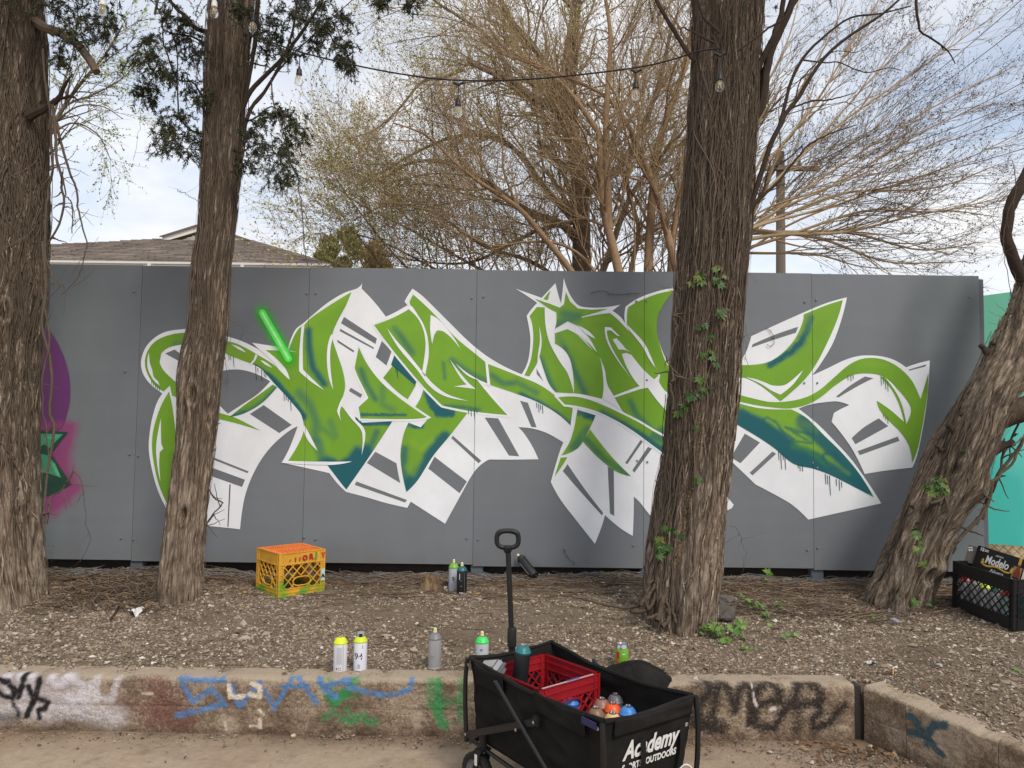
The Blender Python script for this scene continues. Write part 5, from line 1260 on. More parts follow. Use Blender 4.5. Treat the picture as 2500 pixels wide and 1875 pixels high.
for pts, Y, r0, r1 in [([(1828, 520), (1850, 450), (1880, 360), (1902, 309), (1925, 265), (1949, 240), (1990, 170), (2022, 129), (2060, 95), (2108, 64), (2160, 30), (2194, 0), (2240, -40)], 4.4, .017, .006), ([(1902, 309), (1918, 250), (1930, 200), (1954, 146), (1990, 100), (2030, 65), (2074, 39), (2150, 32), (2224, 15)], 4.4, .011, .004),
                      ([(1830, 300), (1855, 270), (1868, 215), (1876, 172), (1890, 120), (1906, 86), (1922, 40), (1936, 0), (1950, -60)], 4.42, .026, .020), ([(1850, 170), (1870, 120), (1890, 60), (1905, 20), (1920, -40)], 4.4, .018, .014), ([(1826, 515), (1860, 480), (1890, 455), (1915, 430), (1950, 385), (1980, 352), (2030, 325), (2091, 305)], 4.4, .010, .003),
                      ([(1954, 146), (2010, 152), (2050, 150), (2110, 172), (2170, 165), (2200, 172)], 4.4, .005, .002), ([(1925, 265), (1980, 250), (2030, 245), (2090, 225)], 4.4, .006, .002), ([(1940, 250), (1960, 190), (2030, 130), (2090, 128)], 4.4, .004, .002), ([(1920, 280), (1990, 260), (2060, 250), (2110, 268)], 4.4, .003, .001),
                      ([(1696, 150), (1680, 130), (1655, 95), (1625, 55), (1605, 15), (1590, -40)], 4.42, .014, .010), ([(1755, 80), (1738, 60), (1715, 25), (1690, -30)], 4.24, .010, .006), ([(1745, 105), (1710, 90), (1670, 70), (1662, 80), (1672, 95)], 4.22, .009, .004),
                      ([(2240, -60), (2237, 0), (2242, 40), (2255, 80), (2289, 103), (2315, 125), (2332, 155)], 4.4, .011, .003), ([(2289, 103), (2310, 115), (2340, 122)], 4.4, .004, .002), ([(1800, 125), (1850, 90), (1920, 40), (1960, -20)], 4.22, .006, .005),
                      ([(1790, -120), (1900, -160), (2060, -150), (2180, -110), (2240, -60)], 4.4, .03, .011)]:
    branch('branch', pts, Y, r0, r1, t3, g, MT['branch'], seed=int(pts[0][0]))
juniper('foliage', [(1700, -150, 120), (1900, -150, 120), (1800, -260, 160), (2050, -140, 80), (1620, -330, 190), (1980, -350, 190), (1800, -600, 240)], 4.4, t3, g, 24, .8)
cv = vine_thing('leafy creeper on the big trunk with dark five-fingered leaves and pale rootlets', [('stems', T3.vines(210, 7, .9, 4.6, (.0016, .0048), 1.7, .045), MT['vine'], 5), ('stems', T3.vines(44, 37, .9, 4.6, (.0016, .0046), .8, .10, .009, th_c=FRONT - .55), MT['vine_grey'], 6), ('stems', T3.vines(46, 17, .05, 2.2, (.002, .005), .55, .07, th_c=FRONT - .75), MT['vine'], 5), ('rootlets', T3.vines(170, 8, .3, 4.2, (.0006, .0014), 1.6, .1), MT['vine'], 3)], g)
# pale rootlet streak down the bark
r_ = np.random.default_rng(8)
n = 900
SS = r_.uniform(.55, 1.45, n); TH = FRONT - .1 + (SS - .55) * .14 - .28 * np.clip(.9 - SS, 0, 1) + r_.normal(0, .06, n)
P0_ = T3.pt(SS, TH, .004)
d = r_.normal(0, 1, (n, 3)); d /= np.linalg.norm(d, axis=1, keepdims=True)
P = P0_[:, None] + d[:, None] * (np.linspace(0, 1, 4)[None] * r_.uniform(.008, .024, (n, 1)))[..., None] + r_.normal(0, .002, (n, 4, 3))
V, Fq = tubes(P, np.full((n, 4), .0010), 3)
o = link('pale_rootlets', mesh_np('pale_rootlets', V - g, Fq, MT['vine_pale'], True), cv); o['kind'] = 'stuff'
pr = []
for i_, (pts, Y, r0, r1, sd_) in enumerate([([(1652, 660), (1656, 720), (1650, 800), (1640, 860), (1634, 890)], 4.3, .004, .005, 6), ([(1634, 890), (1645, 920), (1650, 950), (1642, 1000)], 4.27, .006, .007, 4), ([(1640, 600), (1650, 690), (1660, 760)], 4.15, .002, .0015, 6), ([(1782, 1285), (1796, 1288), (1808, 1308), (1816, 1340), (1820, 1366), (1812, 1400)], 4.5, .0014, .001, 5), ([(1820, 790), (1826, 840), (1818, 880)], 4.2, .0014, .001, 6), ([(1815, 600), (1835, 620), (1820, 660)], 4.2, .0014, .001, 6), ([(1745, 1460), (1748, 1500), (1744, 1540)], 4.0, .0022, .002, 0)]):
    pr += hang(pts, Y, r0, r1, 120 + i_, side=sd_)
multi(pr, g, cv, 'loose_stem', MT['vine'])

# ---- leaves
def leaflet(L, W, r_, fold=.18):
    """a pointed oval blade along +X, folded on its midrib: verts, faces"""
    u = np.array([0, .18, .42, .7, 1.0]); hw = np.array([.06, .75, 1.0, .62, 0.0]) * W / 2
    mid = np.stack([u * L, 0 * u, -.10 * L * u ** 2], 1)
    lf = mid + np.stack([0 * u, hw, fold * hw], 1); rt = mid + np.stack([0 * u, -hw, fold * hw], 1)
    V = np.vstack([mid, lf, rt])
    F = []
    for k in range(4):
        F += [(k, k + 1, 6 + k, 5 + k), (k + 1, k, 10 + k, 11 + k)]
    return V, F
def palm_leaf(size, r_, kind='five'):
    b = MB()
    if kind == 'five':
        for a in (-1.35, -.62, 0, .62, 1.35):
            L = size * (1 - .28 * abs(a) / 1.35) * r_.uniform(.9, 1.1)
            V, F = leaflet(L, L * .42, r_)
            t = r_.normal(0, .18)
            V = V @ np.array([[1, 0, 0], [0, math.cos(t), math.sin(t)], [0, -math.sin(t), math.cos(t)]])
            R = np.array([[math.cos(a), -math.sin(a), 0], [math.sin(a), math.cos(a), 0], [0, 0, 1]])
            b.add(V @ R.T, F)
    else:        # lobed, ivy- or maple-like
        ang = np.linspace(-2.5, 2.5, 15); rr = np.array([.35, .62, .42, .72, .5, .8, .55, 1.0, .55, .8, .5, .72, .42, .62, .35]) * size * .62
        P = np.stack([np.cos(ang) * rr, np.sin(ang) * rr, -.08 * rr + .05 * size * np.abs(np.sin(ang * 3))], 1)
        b.add(np.vstack([[(-.05 * size, 0, 0.0)], P]), [(0, i + 1, i + 2) for i in range(14)])
    return b
LEAF = []
for i_ in range(5):
    b = palm_leaf(.075, np.random.default_rng(300 + i_), 'five')
    c = np.array([rgb(62, 92, 34), rgb(50, 80, 28), rgb(76, 102, 38), rgb(98, 104, 44), rgb(54, 86, 34)][i_])
    LEAF.append(mesh_np('leaf', np.concatenate(b.V), [np.array(v_) for v_ in b.F.values()], MT['leaf'], False, np.tile(c, (b.n, 1))))
LOBE = []
for i_ in range(4):
    b = palm_leaf(.085, np.random.default_rng(320 + i_), 'lobed')
    c = np.array([rgb(96, 128, 56), rgb(78, 112, 46), rgb(112, 138, 66), rgb(90, 116, 60)][i_])
    LOBE.append(mesh_np('leaf', np.concatenate(b.V), [np.array(v_) for v_ in b.F.values()], MT['leaf'], False, np.tile(c, (b.n, 1))))
def place_leaf(p, nrm, size, parent, origin, r_, pool=LEAF, droop=.55):
    nrm = np.asarray(nrm, float) + r_.normal(0, .35, 3); nrm /= np.linalg.norm(nrm)
    dn = np.array((r_.normal(0, .5), r_.normal(0, .3), -droop + r_.normal(0, .4)))
    x = dn - nrm * dn.dot(nrm); x /= np.linalg.norm(x)
    y = np.cross(nrm, x)
    o = link('leaf', pool[r_.integers(len(pool))], parent)
    Mx = Matrix(np.stack([x * size, y * size, nrm * size], 1).tolist()).to_4x4()
    Mx.translation = Vector((np.asarray(p) - origin).tolist())
    o.matrix_local = Mx
    return o
r_ = np.random.default_rng(9)
for (x, y, n, sp) in [(1700, 690, 5, 16), (1722, 676, 6, 16), (1745, 668, 6, 14), (1758, 690, 3, 10), (1752, 760, 3, 9), (1768, 764, 3, 8), (1715, 800, 3, 8), (1732, 812, 3, 9), (1728, 870, 3, 10), (1740, 882, 3, 8), (1718, 910, 3, 9), (1706, 918, 2, 6), (1728, 945, 4, 10), (1715, 950, 2, 6), (1680, 965, 4, 9), (1700, 966, 3, 7), (1650, 1000, 4, 10), (1672, 1006, 4, 9), (1700, 1172, 3, 4), (1640, 1290, 4, 9), (1654, 1294, 3, 7), (1614, 1318, 5, 10), (1626, 1330, 4, 8), (1618, 1356, 3, 6), (1690, 1045, 2, 8)]:
    for k in range(max(1, int(n * .8))):
        xx, yy = x + r_.normal(0, sp * .7), y + r_.normal(0, sp * .6)
        # the trunk surface along this line of sight
        d = ray(xx, yy)
        best, bd = None, 1e9
        ki = int(np.argmin(np.abs((1250 + 0 * T3.S) * 0 + np.linalg.norm(np.cross(T3.C - CAM, d / np.linalg.norm(d)), axis=1)) * 1 + 0))
        # nearest surface sample to the ray within the front half
        kk = slice(max(0, ki - 14), ki + 14)
        th = FRONT + np.linspace(-1.45, 1.45, 60)
        SS, TH = np.meshgrid(T3.S[kk], th, indexing='ij')
        P = T3.pt(SS, TH, .012)
        dd = np.linalg.norm(np.cross(P - CAM, d / np.linalg.norm(d)), axis=-1)
        a, b_ = np.unravel_index(dd.argmin(), dd.shape)
        p = P[a, b_]
        nr = p - T3.C[max(0, ki - 14) + a]; nr /= np.linalg.norm(nr)
        place_leaf(p + nr * r_.uniform(.004, .022), nr * .7 + np.array((0, -.6, .35)), r_.uniform(.4, .75), cv, g, r_)

# ---------------- leaning tree at the end of the fence
g = gpt(2180, 1492)
t4 = thing('leaning_tree', 'twisted knotty old tree leaning over the end of the grey fence', 'tree', g)
T4 = Trunk([(2176, 1600, 156), (2176, 1540, 154), (2183, 1490, 148), (2200, 1440, 132), (2222, 1380, 126), (2252, 1300, 126), (2284, 1230, 124), (2318, 1160, 128), (2350, 1090, 128), (2390, 1010, 126), (2432, 940, 116), (2466, 880, 106), (2500, 800, 96), (2528, 720, 90), (2560, 600, 84), (2600, 450, 76)], g[1] + .12, g[1] + .27, 4, flare=.16, lobes=4, flute=.2, twist=1.5, NT=140)
FRONT = front_angle(T4)
for a in [(0, 1.25, FRONT - .1, FRONT + .55, .022, .05), (.0, 1.6, FRONT - .8, FRONT + .1, .022, .042), (.3, 1.9, FRONT + .75, FRONT - .1, .024, .038), (.05, .9, FRONT + .35, FRONT + .8, .02, -.026), (.6, 1.7, FRONT - .35, FRONT + .2, .018, -.032), (0, .5, FRONT - .5, FRONT - .35, .016, .022)]:
    T4.strand(*a)
T4.burl(.62, FRONT + 1.0, .06, .065, .8); T4.burl(1.18, FRONT + 1.15, .08, .06, 1.3); T4.burl(1.38, FRONT + .55, .09, .03, 1.5)
T4.knot(1.22, FRONT + .1, .024, .022); T4.knot(.55, FRONT + .72, .03, .03); T4.knot(1.02, FRONT + .35, .018, .014); T4.knot(.09, FRONT + .15, .032, .035)
T4.build('trunk', MT['bark_dark'], t4, g)
T4.strips(260, 14, t4, g, MT['bark_dark'])
for pts, Y, r0, r1 in [([(2318, 1196), (2300, 1180)], 4.80, .012, .010), ([(2300, 1100), (2288, 1092), (2284, 1086)], 4.80, .016, .009), ([(2330, 1055), (2318, 1042), (2312, 1036)], 4.80, .020, .018), ([(2350, 1015), (2341, 1010)], 4.80, .014, .012), ([(2410, 862), (2398, 848), (2392, 842)], 4.86, .024, .016), ([(2440, 850), (2428, 840), (2420, 838)], 4.86, .014, .012), ([(2425, 1102), (2450, 1090), (2474, 1080)], 4.84, .030, .026), ([(2242, 1275), (2232, 1285)], 4.72, .008, .006), ([(2230, 1240), (2222, 1236)], 4.72, .010, .008)]:
    branch('stub', pts, Y, r0, r1, t4, g, MT['branch'], K=8)
branch('branch', [(2378, 1030), (2410, 1022), (2450, 1012), (2500, 1000), (2570, 980), (2680, 950)], [4.9, 4.88, 4.86, 4.83, 4.8, 4.78], .085, .060, t4, g, MT['limb'], K=40, S=18)
branch('branch', [(2520, 740), (2500, 690), (2480, 650), (2465, 610), (2458, 575), (2462, 530), (2474, 495), (2490, 465), (2512, 420), (2545, 340)], [4.9, 4.89, 4.88, 4.87, 4.86, 4.85, 4.85, 4.85, 4.85, 4.85], .036, .03, t4, g, MT['branch'], K=40, S=12)
pr = []
for i_, (pts, Y, r0, r1, sd_) in enumerate([([(2290, 1370), (2330, 1330), (2370, 1290), (2405, 1260), (2430, 1220), (2450, 1170), (2475, 1120), (2500, 1080), (2530, 1000)], 4.9, .015, .010, 10), ([(2400, 1270), (2412, 1220), (2430, 1180), (2450, 1130), (2470, 1080), (2490, 1030), (2510, 960)], 4.92, .010, .007, 12), ([(2385, 1282), (2405, 1230), (2420, 1180), (2436, 1140), (2448, 1100), (2452, 1070)], 4.94, .007, .005, 8), ([(2270, 1230), (2320, 1215), (2380, 1195), (2420, 1165), (2460, 1130), (2490, 1080), (2520, 1020)], 4.70, .010, .009, 12),
                                           ([(2475, 400), (2480, 470), (2462, 520), (2455, 600), (2470, 670), (2470, 730), (2450, 800), (2440, 830)], 4.8, .003, .0018, 16), ([(2490, 440), (2440, 500), (2450, 560), (2452, 620)], 4.8, .002, .0015, 10), ([(2470, 660), (2500, 690), (2500, 720)], 4.8, .0018, .001, 6), ([(2265, 1160), (2262, 1130), (2290, 1120)], 4.7, .001, .0008, 0)]):
    pr += hang(pts, Y, r0, r1, 140 + i_, side=sd_)
v4 = vine_thing('woody vine on the leaning tree with thick stems hanging before the teal fence', [('stems', T4.vines(26, 19, 0, 2.4, (.003, .0065), 1.1, .05), MT['vine'], 6), ('rootlets', T4.vines(50, 20, 0, 2.0, (.0007, .0015), 1.3, .09), MT['vine'], 3)], g)
multi(pr, g, v4, 'loose_stem', MT['vine'], 6)
r_ = np.random.default_rng(10)
for (x, y, n, sp, Y) in [(2275, 1190, 9, 9, 4.60), (2305, 1192, 9, 9, 4.62), (2290, 1180, 8, 10, 4.60), (2290, 1205, 6, 10, 4.60), (2240, 1335, 4, 7, 4.60), (2236, 1300, 4, 6, 4.62), (2256, 1375, 3, 6, 4.60), (2350, 1095, 3, 6, 4.70)]:
    for k in range(n):
        place_leaf(at(x + r_.normal(0, sp), y + r_.normal(0, sp * .7), Y + r_.normal(0, .015)), (0, -.8, .45), r_.uniform(.35, .6), v4, g, r_, LEAF)
# ================================================================ what stands behind the fence
MT['twig_tan'] = mat('tan_bark', rgb(152, 126, 99), .85, .25, 5, .3, 40, spec=.15)
MT['twig_grey'] = mat('grey_bark', rgb(112, 98, 87), .9, .28, 6, .6, 30, spec=.12)
MT['twig_pale'] = mat('pale_twigs', rgb(170, 149, 120), .85, .22, 5, spec=.15)
MT['bud'] = mat('buds_and_young_leaves', rough=.7, var=.2, scale=3, attr=True, spec=.2)
def grow(P, R, n, L, ang, rr, K, tmin, up, wig, r_, pick=None, rtip=.4, side=None):
    """n children on parent polylines"""
    i = r_.integers(0, len(P), n) if pick is None else pick
    t = r_.uniform(tmin, 1, n) ** .8
    k = t * (P.shape[1] - 1); k0 = np.minimum(k.astype(int), P.shape[1] - 2); f = (k - k0)[:, None]
    b = P[i, k0] * (1 - f) + P[i, k0 + 1] * f
    T = P[i, k0 + 1] - P[i, k0]; T /= np.linalg.norm(T, axis=1, keepdims=True) + 1e-9
    rp_ = R[i, k0] * (1 - f[:, 0]) + R[i, k0 + 1] * f[:, 0]
    q = r_.normal(size=(n, 3)); q -= T * (q * T).sum(1, keepdims=True); q /= np.linalg.norm(q, axis=1, keepdims=True) + 1e-9
    a = r_.uniform(*ang, n)[:, None]
    d = T * np.cos(a) + q * np.sin(a) + np.array((0, 0, 1.)) * up
    if side is not None: d = d + np.array(side)
    d /= np.linalg.norm(d, axis=1, keepdims=True)
    Ln = r_.uniform(*L, n) * (1.15 - .45 * t)
    st_ = Ln[:, None] / (K - 1)
    pts = [b]
    for j in range(1, K):
        d = d + r_.normal(0, wig, (n, 3)) + np.array((0, 0, 1.)) * up * .12
        d /= np.linalg.norm(d, axis=1, keepdims=True)
        pts.append(pts[-1] + d * st_)
    Pn = np.stack(pts, 1)
    r0 = np.maximum(rp_ * rr, .0016)
    Rn = r0[:, None] * np.linspace(1, rtip, K)[None]
    return Pn, Rn
def scaffold(stems, K=18):
    """hand-placed stems: (points px, depths, r0, r1)"""
    Ps, Rs = [], []
    for pts, Y, r0, r1 in stems:
        Ys = np.linspace(Y[0], Y[1], len(pts))
        P = resample(np.array([at(x, y, yy) for (x, y), yy in zip(pts, Ys)]), K)
        Ps.append(P); Rs.append(np.linspace(r0, r1, K))
    return np.array(Ps), np.array(Rs)
def buds(name, P, per, size, cols, parent, origin, r_, tmin=.1):
    n = len(P) * per
    i = np.repeat(np.arange(len(P)), per); t = r_.uniform(tmin, 1, n) * (P.shape[1] - 1)
    k0 = np.minimum(t.astype(int), P.shape[1] - 2); f = (t - k0)[:, None]
    b = P[i, k0] * (1 - f) + P[i, k0 + 1] * f + r_.normal(0, .006, (n, 3))
    D = r_.normal(size=(n, 3)) + np.array((0, 0, .3))
    Ls = r_.uniform(*size, n)
    V, Fq = blades(n, b, D, Ls, Ls * r_.uniform(.4, .75, n), r_)
    c = np.array(cols)[r_.integers(0, len(cols), n)] * r_.uniform(.75, 1.2, (n, 1))
    o = link(name, mesh_np(name, V - origin, Fq, MT['bud'], False, c.repeat(4, 0)), parent)
    o['kind'] = 'stuff'
def tree(label, stems, lv, mats, seed, bud=None, cat='tree', name='bare_tree', base=None, side=None):
    r_ = np.random.default_rng(seed)
    P, R = scaffold(stems)
    org = np.array((P[0, 0, 0], P[0, 0, 1], .3))
    tr = thing(name, label, cat, org)
    for a in range(len(P)):
        b = MB(); b.tube(P[a] - org, R[a], 10)
        b.build('trunk' if R[a, 0] > .05 else 'branch', MT[mats[0]], tr, True)
    allP, lastP = P, P
    for li, (n, L, ang, rr, K, tmin, up, wig, S, m) in enumerate(lv):
        w_ = None
        lens = np.linalg.norm(P[:, -1] - P[:, 0], axis=1); pk = r_.choice(len(P), n, p=lens / lens.sum())
        P2, R2 = grow(P, R, n, L, ang, rr, K, tmin, up, wig, r_, pk, side=side if li == 0 else None)
        V, Fq = tubes(P2, R2, S)
        o = link('branches' if li == 0 else 'twigs', mesh_np('twigs', V - org, Fq, MT[m], True), tr)
        o['kind'] = 'stuff'
        if li < 2:
            P, R = P2, R2
        elif li == 2:
            P, R = P2, R2
        lastP = P2
    if bud:
        buds('buds', lastP, bud[0], bud[1], bud[2], tr, org, r_)
    return tr
# broad tree with greenish buds and a dark crooked frame
YA = 9.0
tree('broad budding tree with a dark crooked grey trunk behind the middle of the fence',
     [([(1424, 760), (1420, 661), (1419, 537), (1412, 430), (1394, 300), (1380, 200), (1400, 60), (1420, -80)], (YA, YA), .125, .05), ([(1412, 420), (1385, 330), (1364, 275), (1310, 245), (1257, 202), (1200, 178), (1140, 150)], (YA, YA - .4), .07, .02), ([(1394, 300), (1350, 200), (1300, 110), (1240, 40), (1200, -60)], (YA, YA + .5), .06, .025),
      ([(1421, 600), (1370, 545), (1321, 532), (1262, 500), (1180, 440), (1100, 400), (1010, 395), (930, 440)], (YA, YA - .3), .06, .012), ([(1130, 170), (1080, 190), (1030, 200), (970, 270), (910, 320), (850, 338)], (YA - .3, YA - .5), .022, .006), ([(1420, 560), (1340, 470), (1240, 350), (1130, 330), (1040, 360), (950, 410), (880, 450)], (YA, YA + .3), .045, .008),
      ([(1415, 480), (1500, 420), (1560, 330), (1610, 200), (1640, 60)], (YA, YA + .5), .05, .02), ([(1415, 720), (1300, 640), (1180, 600), (1060, 520), (950, 500), (860, 540)], (YA - .2, YA - .2), .03, .006), ([(1260, 220), (1200, 100), (1120, 40), (1060, 0), (1020, -60)], (YA - .2, YA), .03, .012), ([(1300, 720), (1150, 645), (1000, 560), (880, 500), (800, 440)], (YA - .4, YA - .6), .02, .005), ([(1200, 730), (1050, 650), (930, 590), (820, 560)], (YA - .4, YA - .6), .018, .005), ([(1100, 750), (980, 640), (880, 520), (810, 420)], (YA - .3, YA - .5), .016, .005), ([(1000, 770), (930, 650), (860, 560), (815, 500)], (YA - .3, YA - .5), .014, .004), ([(1418, 540), (1320, 560), (1240, 600), (1150, 640), (1040, 640), (950, 620)], (YA, YA + .2), .03, .006), ([(1440, 740), (1480, 640), (1530, 500), (1580, 420), (1660, 330)], (YA + .6, YA + .8), .05, .02)],
     [(240, (.5, 1.6), (.4, 1.2), .38, 9, .12, .10, .11, 5, 'twig_grey'), (2500, (.3, 1.0), (.3, 1.0), .5, 7, .1, .16, .15, 4, 'twig_pale'), (8600, (.18, .55), (.25, .9), .6, 5, .1, .2, .16, 3, 'twig_pale')], ['twig_grey'], 31, (7, (.014, .034), [rgb(168, 170, 98), rgb(186, 184, 118), rgb(150, 152, 84), rgb(168, 148, 102)]))
# tan many-stemmed tree
YB = 7.6
tree('tan many-stemmed bare tree with smooth orange-brown stems rising behind the fence',
     [([(1520, 760), (1510, 661), (1482, 545), (1466, 450), (1463, 330), (1428, 275), (1375, 206), (1308, 159), (1250, 140), (1190, 60)], (YB, YB), .052, .012), ([(1487, 560), (1484, 480), (1480, 380), (1480, 279), (1486, 180), (1490, 80), (1470, -50)], (YB, YB), .044, .016), ([(1404, 700), (1394, 661), (1322, 572), (1265, 507), (1180, 451), (1119, 404), (1040, 330), (960, 300)], (YB - .1, YB - .3), .036, .007), ([(1680, 760), (1652, 661), (1609, 494), (1575, 400), (1536, 309), (1480, 236), (1394, 193), (1300, 150)], (YB + .2, YB), .05, .010),
      ([(1590, 760), (1583, 661), (1592, 494), (1610, 345), (1660, 200), (1700, 80), (1740, -40)], (YB + .3, YB + .4), .055, .02), ([(1470, 300), (1530, 250), (1560, 180), (1600, 90), (1640, 0)], (YB, YB + .2), .022, .008), ([(1480, 290), (1500, 320), (1540, 290), (1560, 240), (1555, 150)], (YB, YB - .1), .018, .007), ([(1630, 760), (1640, 620), (1660, 480), (1700, 400), (1740, 300)], (YB + .3, YB + .3), .04, .02), ([(1265, 507), (1230, 420), (1220, 330), (1150, 240)], (YB, YB), .014, .005), ([(1535, 780), (1540, 660), (1560, 560), (1530, 440), (1560, 300), (1540, 120)], (YB + .5, YB + .5), .03, .012), ([(1480, 760), (1450, 661), (1380, 600), (1290, 590), (1200, 600), (1120, 560)], (YB, YB - .2), .022, .005)],
     [(190, (.5, 1.5), (.35, 1.2), .36, 9, .15, .12, .14, 5, 'twig_tan'), (1900, (.3, .9), (.3, 1.0), .5, 7, .1, .16, .16, 4, 'twig_pale'), (5600, (.15, .5), (.25, .9), .6, 5, .1, .2, .16, 3, 'twig_pale')], ['twig_tan'], 32, (2, (.010, .024), [rgb(160, 148, 98), rgb(146, 124, 88)]))
# fan of long pale whips
YC = 7.9
fan = []
ends = [(1960, -60, .8), (2080, -40, .7), (2180, -50, .6), (2300, 40, .5), (2440, 30, .3), (2480, 160, .2), (2430, 250, .0), (2480, 330, -.1), (2440, 400, -.2), (2490, 470, -.3), (2440, 530, .1), (2400, 590, .3), (2330, 640, .2), (2200, 655, .1), (2060, 600, .5), (2000, 500, .7), (2100, 330, .6), (2240, 200, .5), (2320, 330, -.4), (2260, 430, -.3)]
r_ = np.random.default_rng(40)
for ex, ey, dy in ends:
    sx, sy = 1770 + r_.normal(0, 25), 600 + r_.normal(0, 30)
    mx_, my_ = sx + (ex - sx) * .45, sy + (ey - sy) * .52 - 14 * r_.uniform(.2, 1) * (1 if ey > 250 else -.5)
    q1 = (sx + (ex - sx) * .2, sy + (ey - sy) * .25 - 8)
    fan.append(([(sx, sy), q1, (mx_, my_), (sx + (ex - sx) * .75, sy + (ey - sy) * .78 - 8 * r_.uniform(0, 1)), (ex, ey)], (YC + r_.normal(0, .2), YC + dy), r_.uniform(.012, .024), .004))
fan.insert(0, ([(1770, 800), (1772, 680), (1775, 590), (1780, 480), (1790, 380)], (YC, YC), .10, .05))
for f_ in fan[1:]:
    for q in range(2, 4): f_[0][q] = (f_[0][q][0] + r_.normal(0, 14), f_[0][q][1] + r_.normal(0, 12))
tree('pale whippy bare tree fanning out beyond the big trunk', fan,
     [(330, (.4, 1.4), (.12, .6), .5, 9, .15, .10, .09, 4, 'twig_pale'), (2000, (.2, .7), (.2, .8), .55, 6, .1, .10, .12, 3, 'twig_grey'), (4600, (.08, .3), (.25, .9), .6, 4, .1, .1, .14, 3, 'twig_grey')], ['twig_pale'], 33, (3, (.010, .026), [rgb(110, 92, 76), rgb(130, 112, 86), rgb(96, 84, 72)]), side=(.25, 0, .02))
# low thicket of whips filling in behind the fence
r_ = np.random.default_rng(44)
thk = []
for k in range(46):
    x0 = r_.uniform(1000, 1680); h = r_.uniform(160, 420); lean = r_.normal(-60, 130)
    thk.append(([(x0, 800), (x0 + lean * .1 + r_.normal(0, 8), 700), (x0 + lean * .35 + r_.normal(0, 14), 700 - h * .45), (x0 + lean * .7 + r_.normal(0, 18), 700 - h * .8), (x0 + lean, 700 - h)], (8.2 + r_.uniform(-.5, .8),) * 2, r_.uniform(.007, .014), .003))
tree('dense low thicket of tan whips just behind the middle of the fence', thk, [(420, (.3, .9), (.3, 1.1), .6, 8, .15, .1, .12, 4, 'twig_tan'), (2300, (.15, .55), (.3, 1.1), .6, 6, .1, .1, .13, 3, 'twig_pale'), (3600, (.08, .3), (.3, 1.0), .6, 4, .1, .1, .13, 3, 'twig_pale')], ['twig_tan'], 36, (3, (.012, .028), [rgb(160, 148, 98), rgb(168, 164, 108), rgb(146, 124, 88)]), name='thicket', cat='shrub')
# young pale-green tree at the far side
YD = 8.6
tree('airy young tree with tiny pale green leaves beside the thickest trunk',
     [([(60, 760), (80, 500), (110, 360), (150, 270), (200, 200), (260, 130), (300, 60)], (YD, YD), .05, .008), ([(110, 350), (160, 260), (230, 230), (300, 190), (335, 150)], (YD, YD), .016, .004), ([(130, 300), (190, 260), (250, 260), (300, 290)], (YD, YD - .1), .012, .004), ([(120, 330), (180, 300), (240, 330), (270, 390)], (YD, YD), .012, .004), ([(100, 380), (150, 220), (180, 120), (190, 20)], (YD, YD + .2), .016, .005), ([(140, 290), (210, 190), (310, 110), (330, 90)], (YD, YD), .012, .004)],
     [(70, (.3, .8), (.3, .9), .5, 7, .15, -.05, .10, 4, 'twig_grey'), (420, (.2, .5), (.3, .9), .6, 5, .1, -.1, .12, 3, 'twig_grey')], ['twig_grey'], 34, (9, (.018, .036), [rgb(158, 172, 92), rgb(136, 154, 76), rgb(176, 184, 116)]), name='young_tree')
# two small conifers and a brown shrub over the fence top
def conifer(label, cx, y0, y1, wpx, Y, seed, cols, name='conifer', cat='tree', n=5200):
    r_ = np.random.default_rng(seed)
    b0, t0 = at(cx, y1, Y), at(cx, y0, Y)
    base = np.array((b0[0], Y, .3))
    tr = thing(name, label, cat, base)
    bb = MB(); bb.tube(np.array([base, t0]) - base + np.array((0, 0, 0)), [.09, .02], 8); bb.build('trunk', MT['twig_grey'], tr, True)
    W_ = wpx / F_PX * Y / 2
    z = r_.uniform(0, 1, n); lob = r_.integers(0, 16, n)
    la = r_.uniform(0, 6.28, 16); lr = r_.uniform(.25, .95, 16); lz = r_.uniform(.0, 1.0, 16)
    c = np.stack([np.cos(la[lob]) * lr[lob] * W_ * (1.05 - .75 * lz[lob]), np.sin(la[lob]) * lr[lob] * W_ * (1.05 - .75 * lz[lob]), (b0[2] - .6 - base[2]) + (t0[2] - b0[2] + .6) * lz[lob]], 1)
    P = c + r_.normal(0, 1, (n, 3)) * np.array((.30, .30, .24)) * W_ * .62
    D = (P - np.array((0, 0, P[:, 2].mean()))) * .6 + r_.normal(0, .3, (n, 3)) * W_ + np.array((0, 0, .5)) * W_
    V, Fq = blades(n, P, D, r_.uniform(.06, .16, n), r_.uniform(.02, .05, n), r_)
    cc = np.array(cols)[r_.integers(0, len(cols), n)] * r_.uniform(.6, 1.25, (n, 1))
    o = link('crown', mesh_np('crown', V, Fq, MT['juniper'], False, cc.repeat(4, 0)), tr); o['kind'] = 'stuff'
CG = [rgb(116, 122, 66), rgb(94, 106, 58), rgb(136, 138, 80), rgb(80, 88, 50)]
conifer('small yellow-green conifer over the end of the shingled roof', 800, 585, 665, 80, 14, 50, CG)
conifer('taller yellow-green conifer beside the budding tree', 850, 570, 665, 84, 14.4, 51, CG)
conifer('brown dry shrub between the conifer and the budding tree', 915, 612, 665, 90, 12, 52, [rgb(150, 126, 84), rgb(122, 100, 66), rgb(168, 146, 100)], 'shrub', 'shrub', 3500)

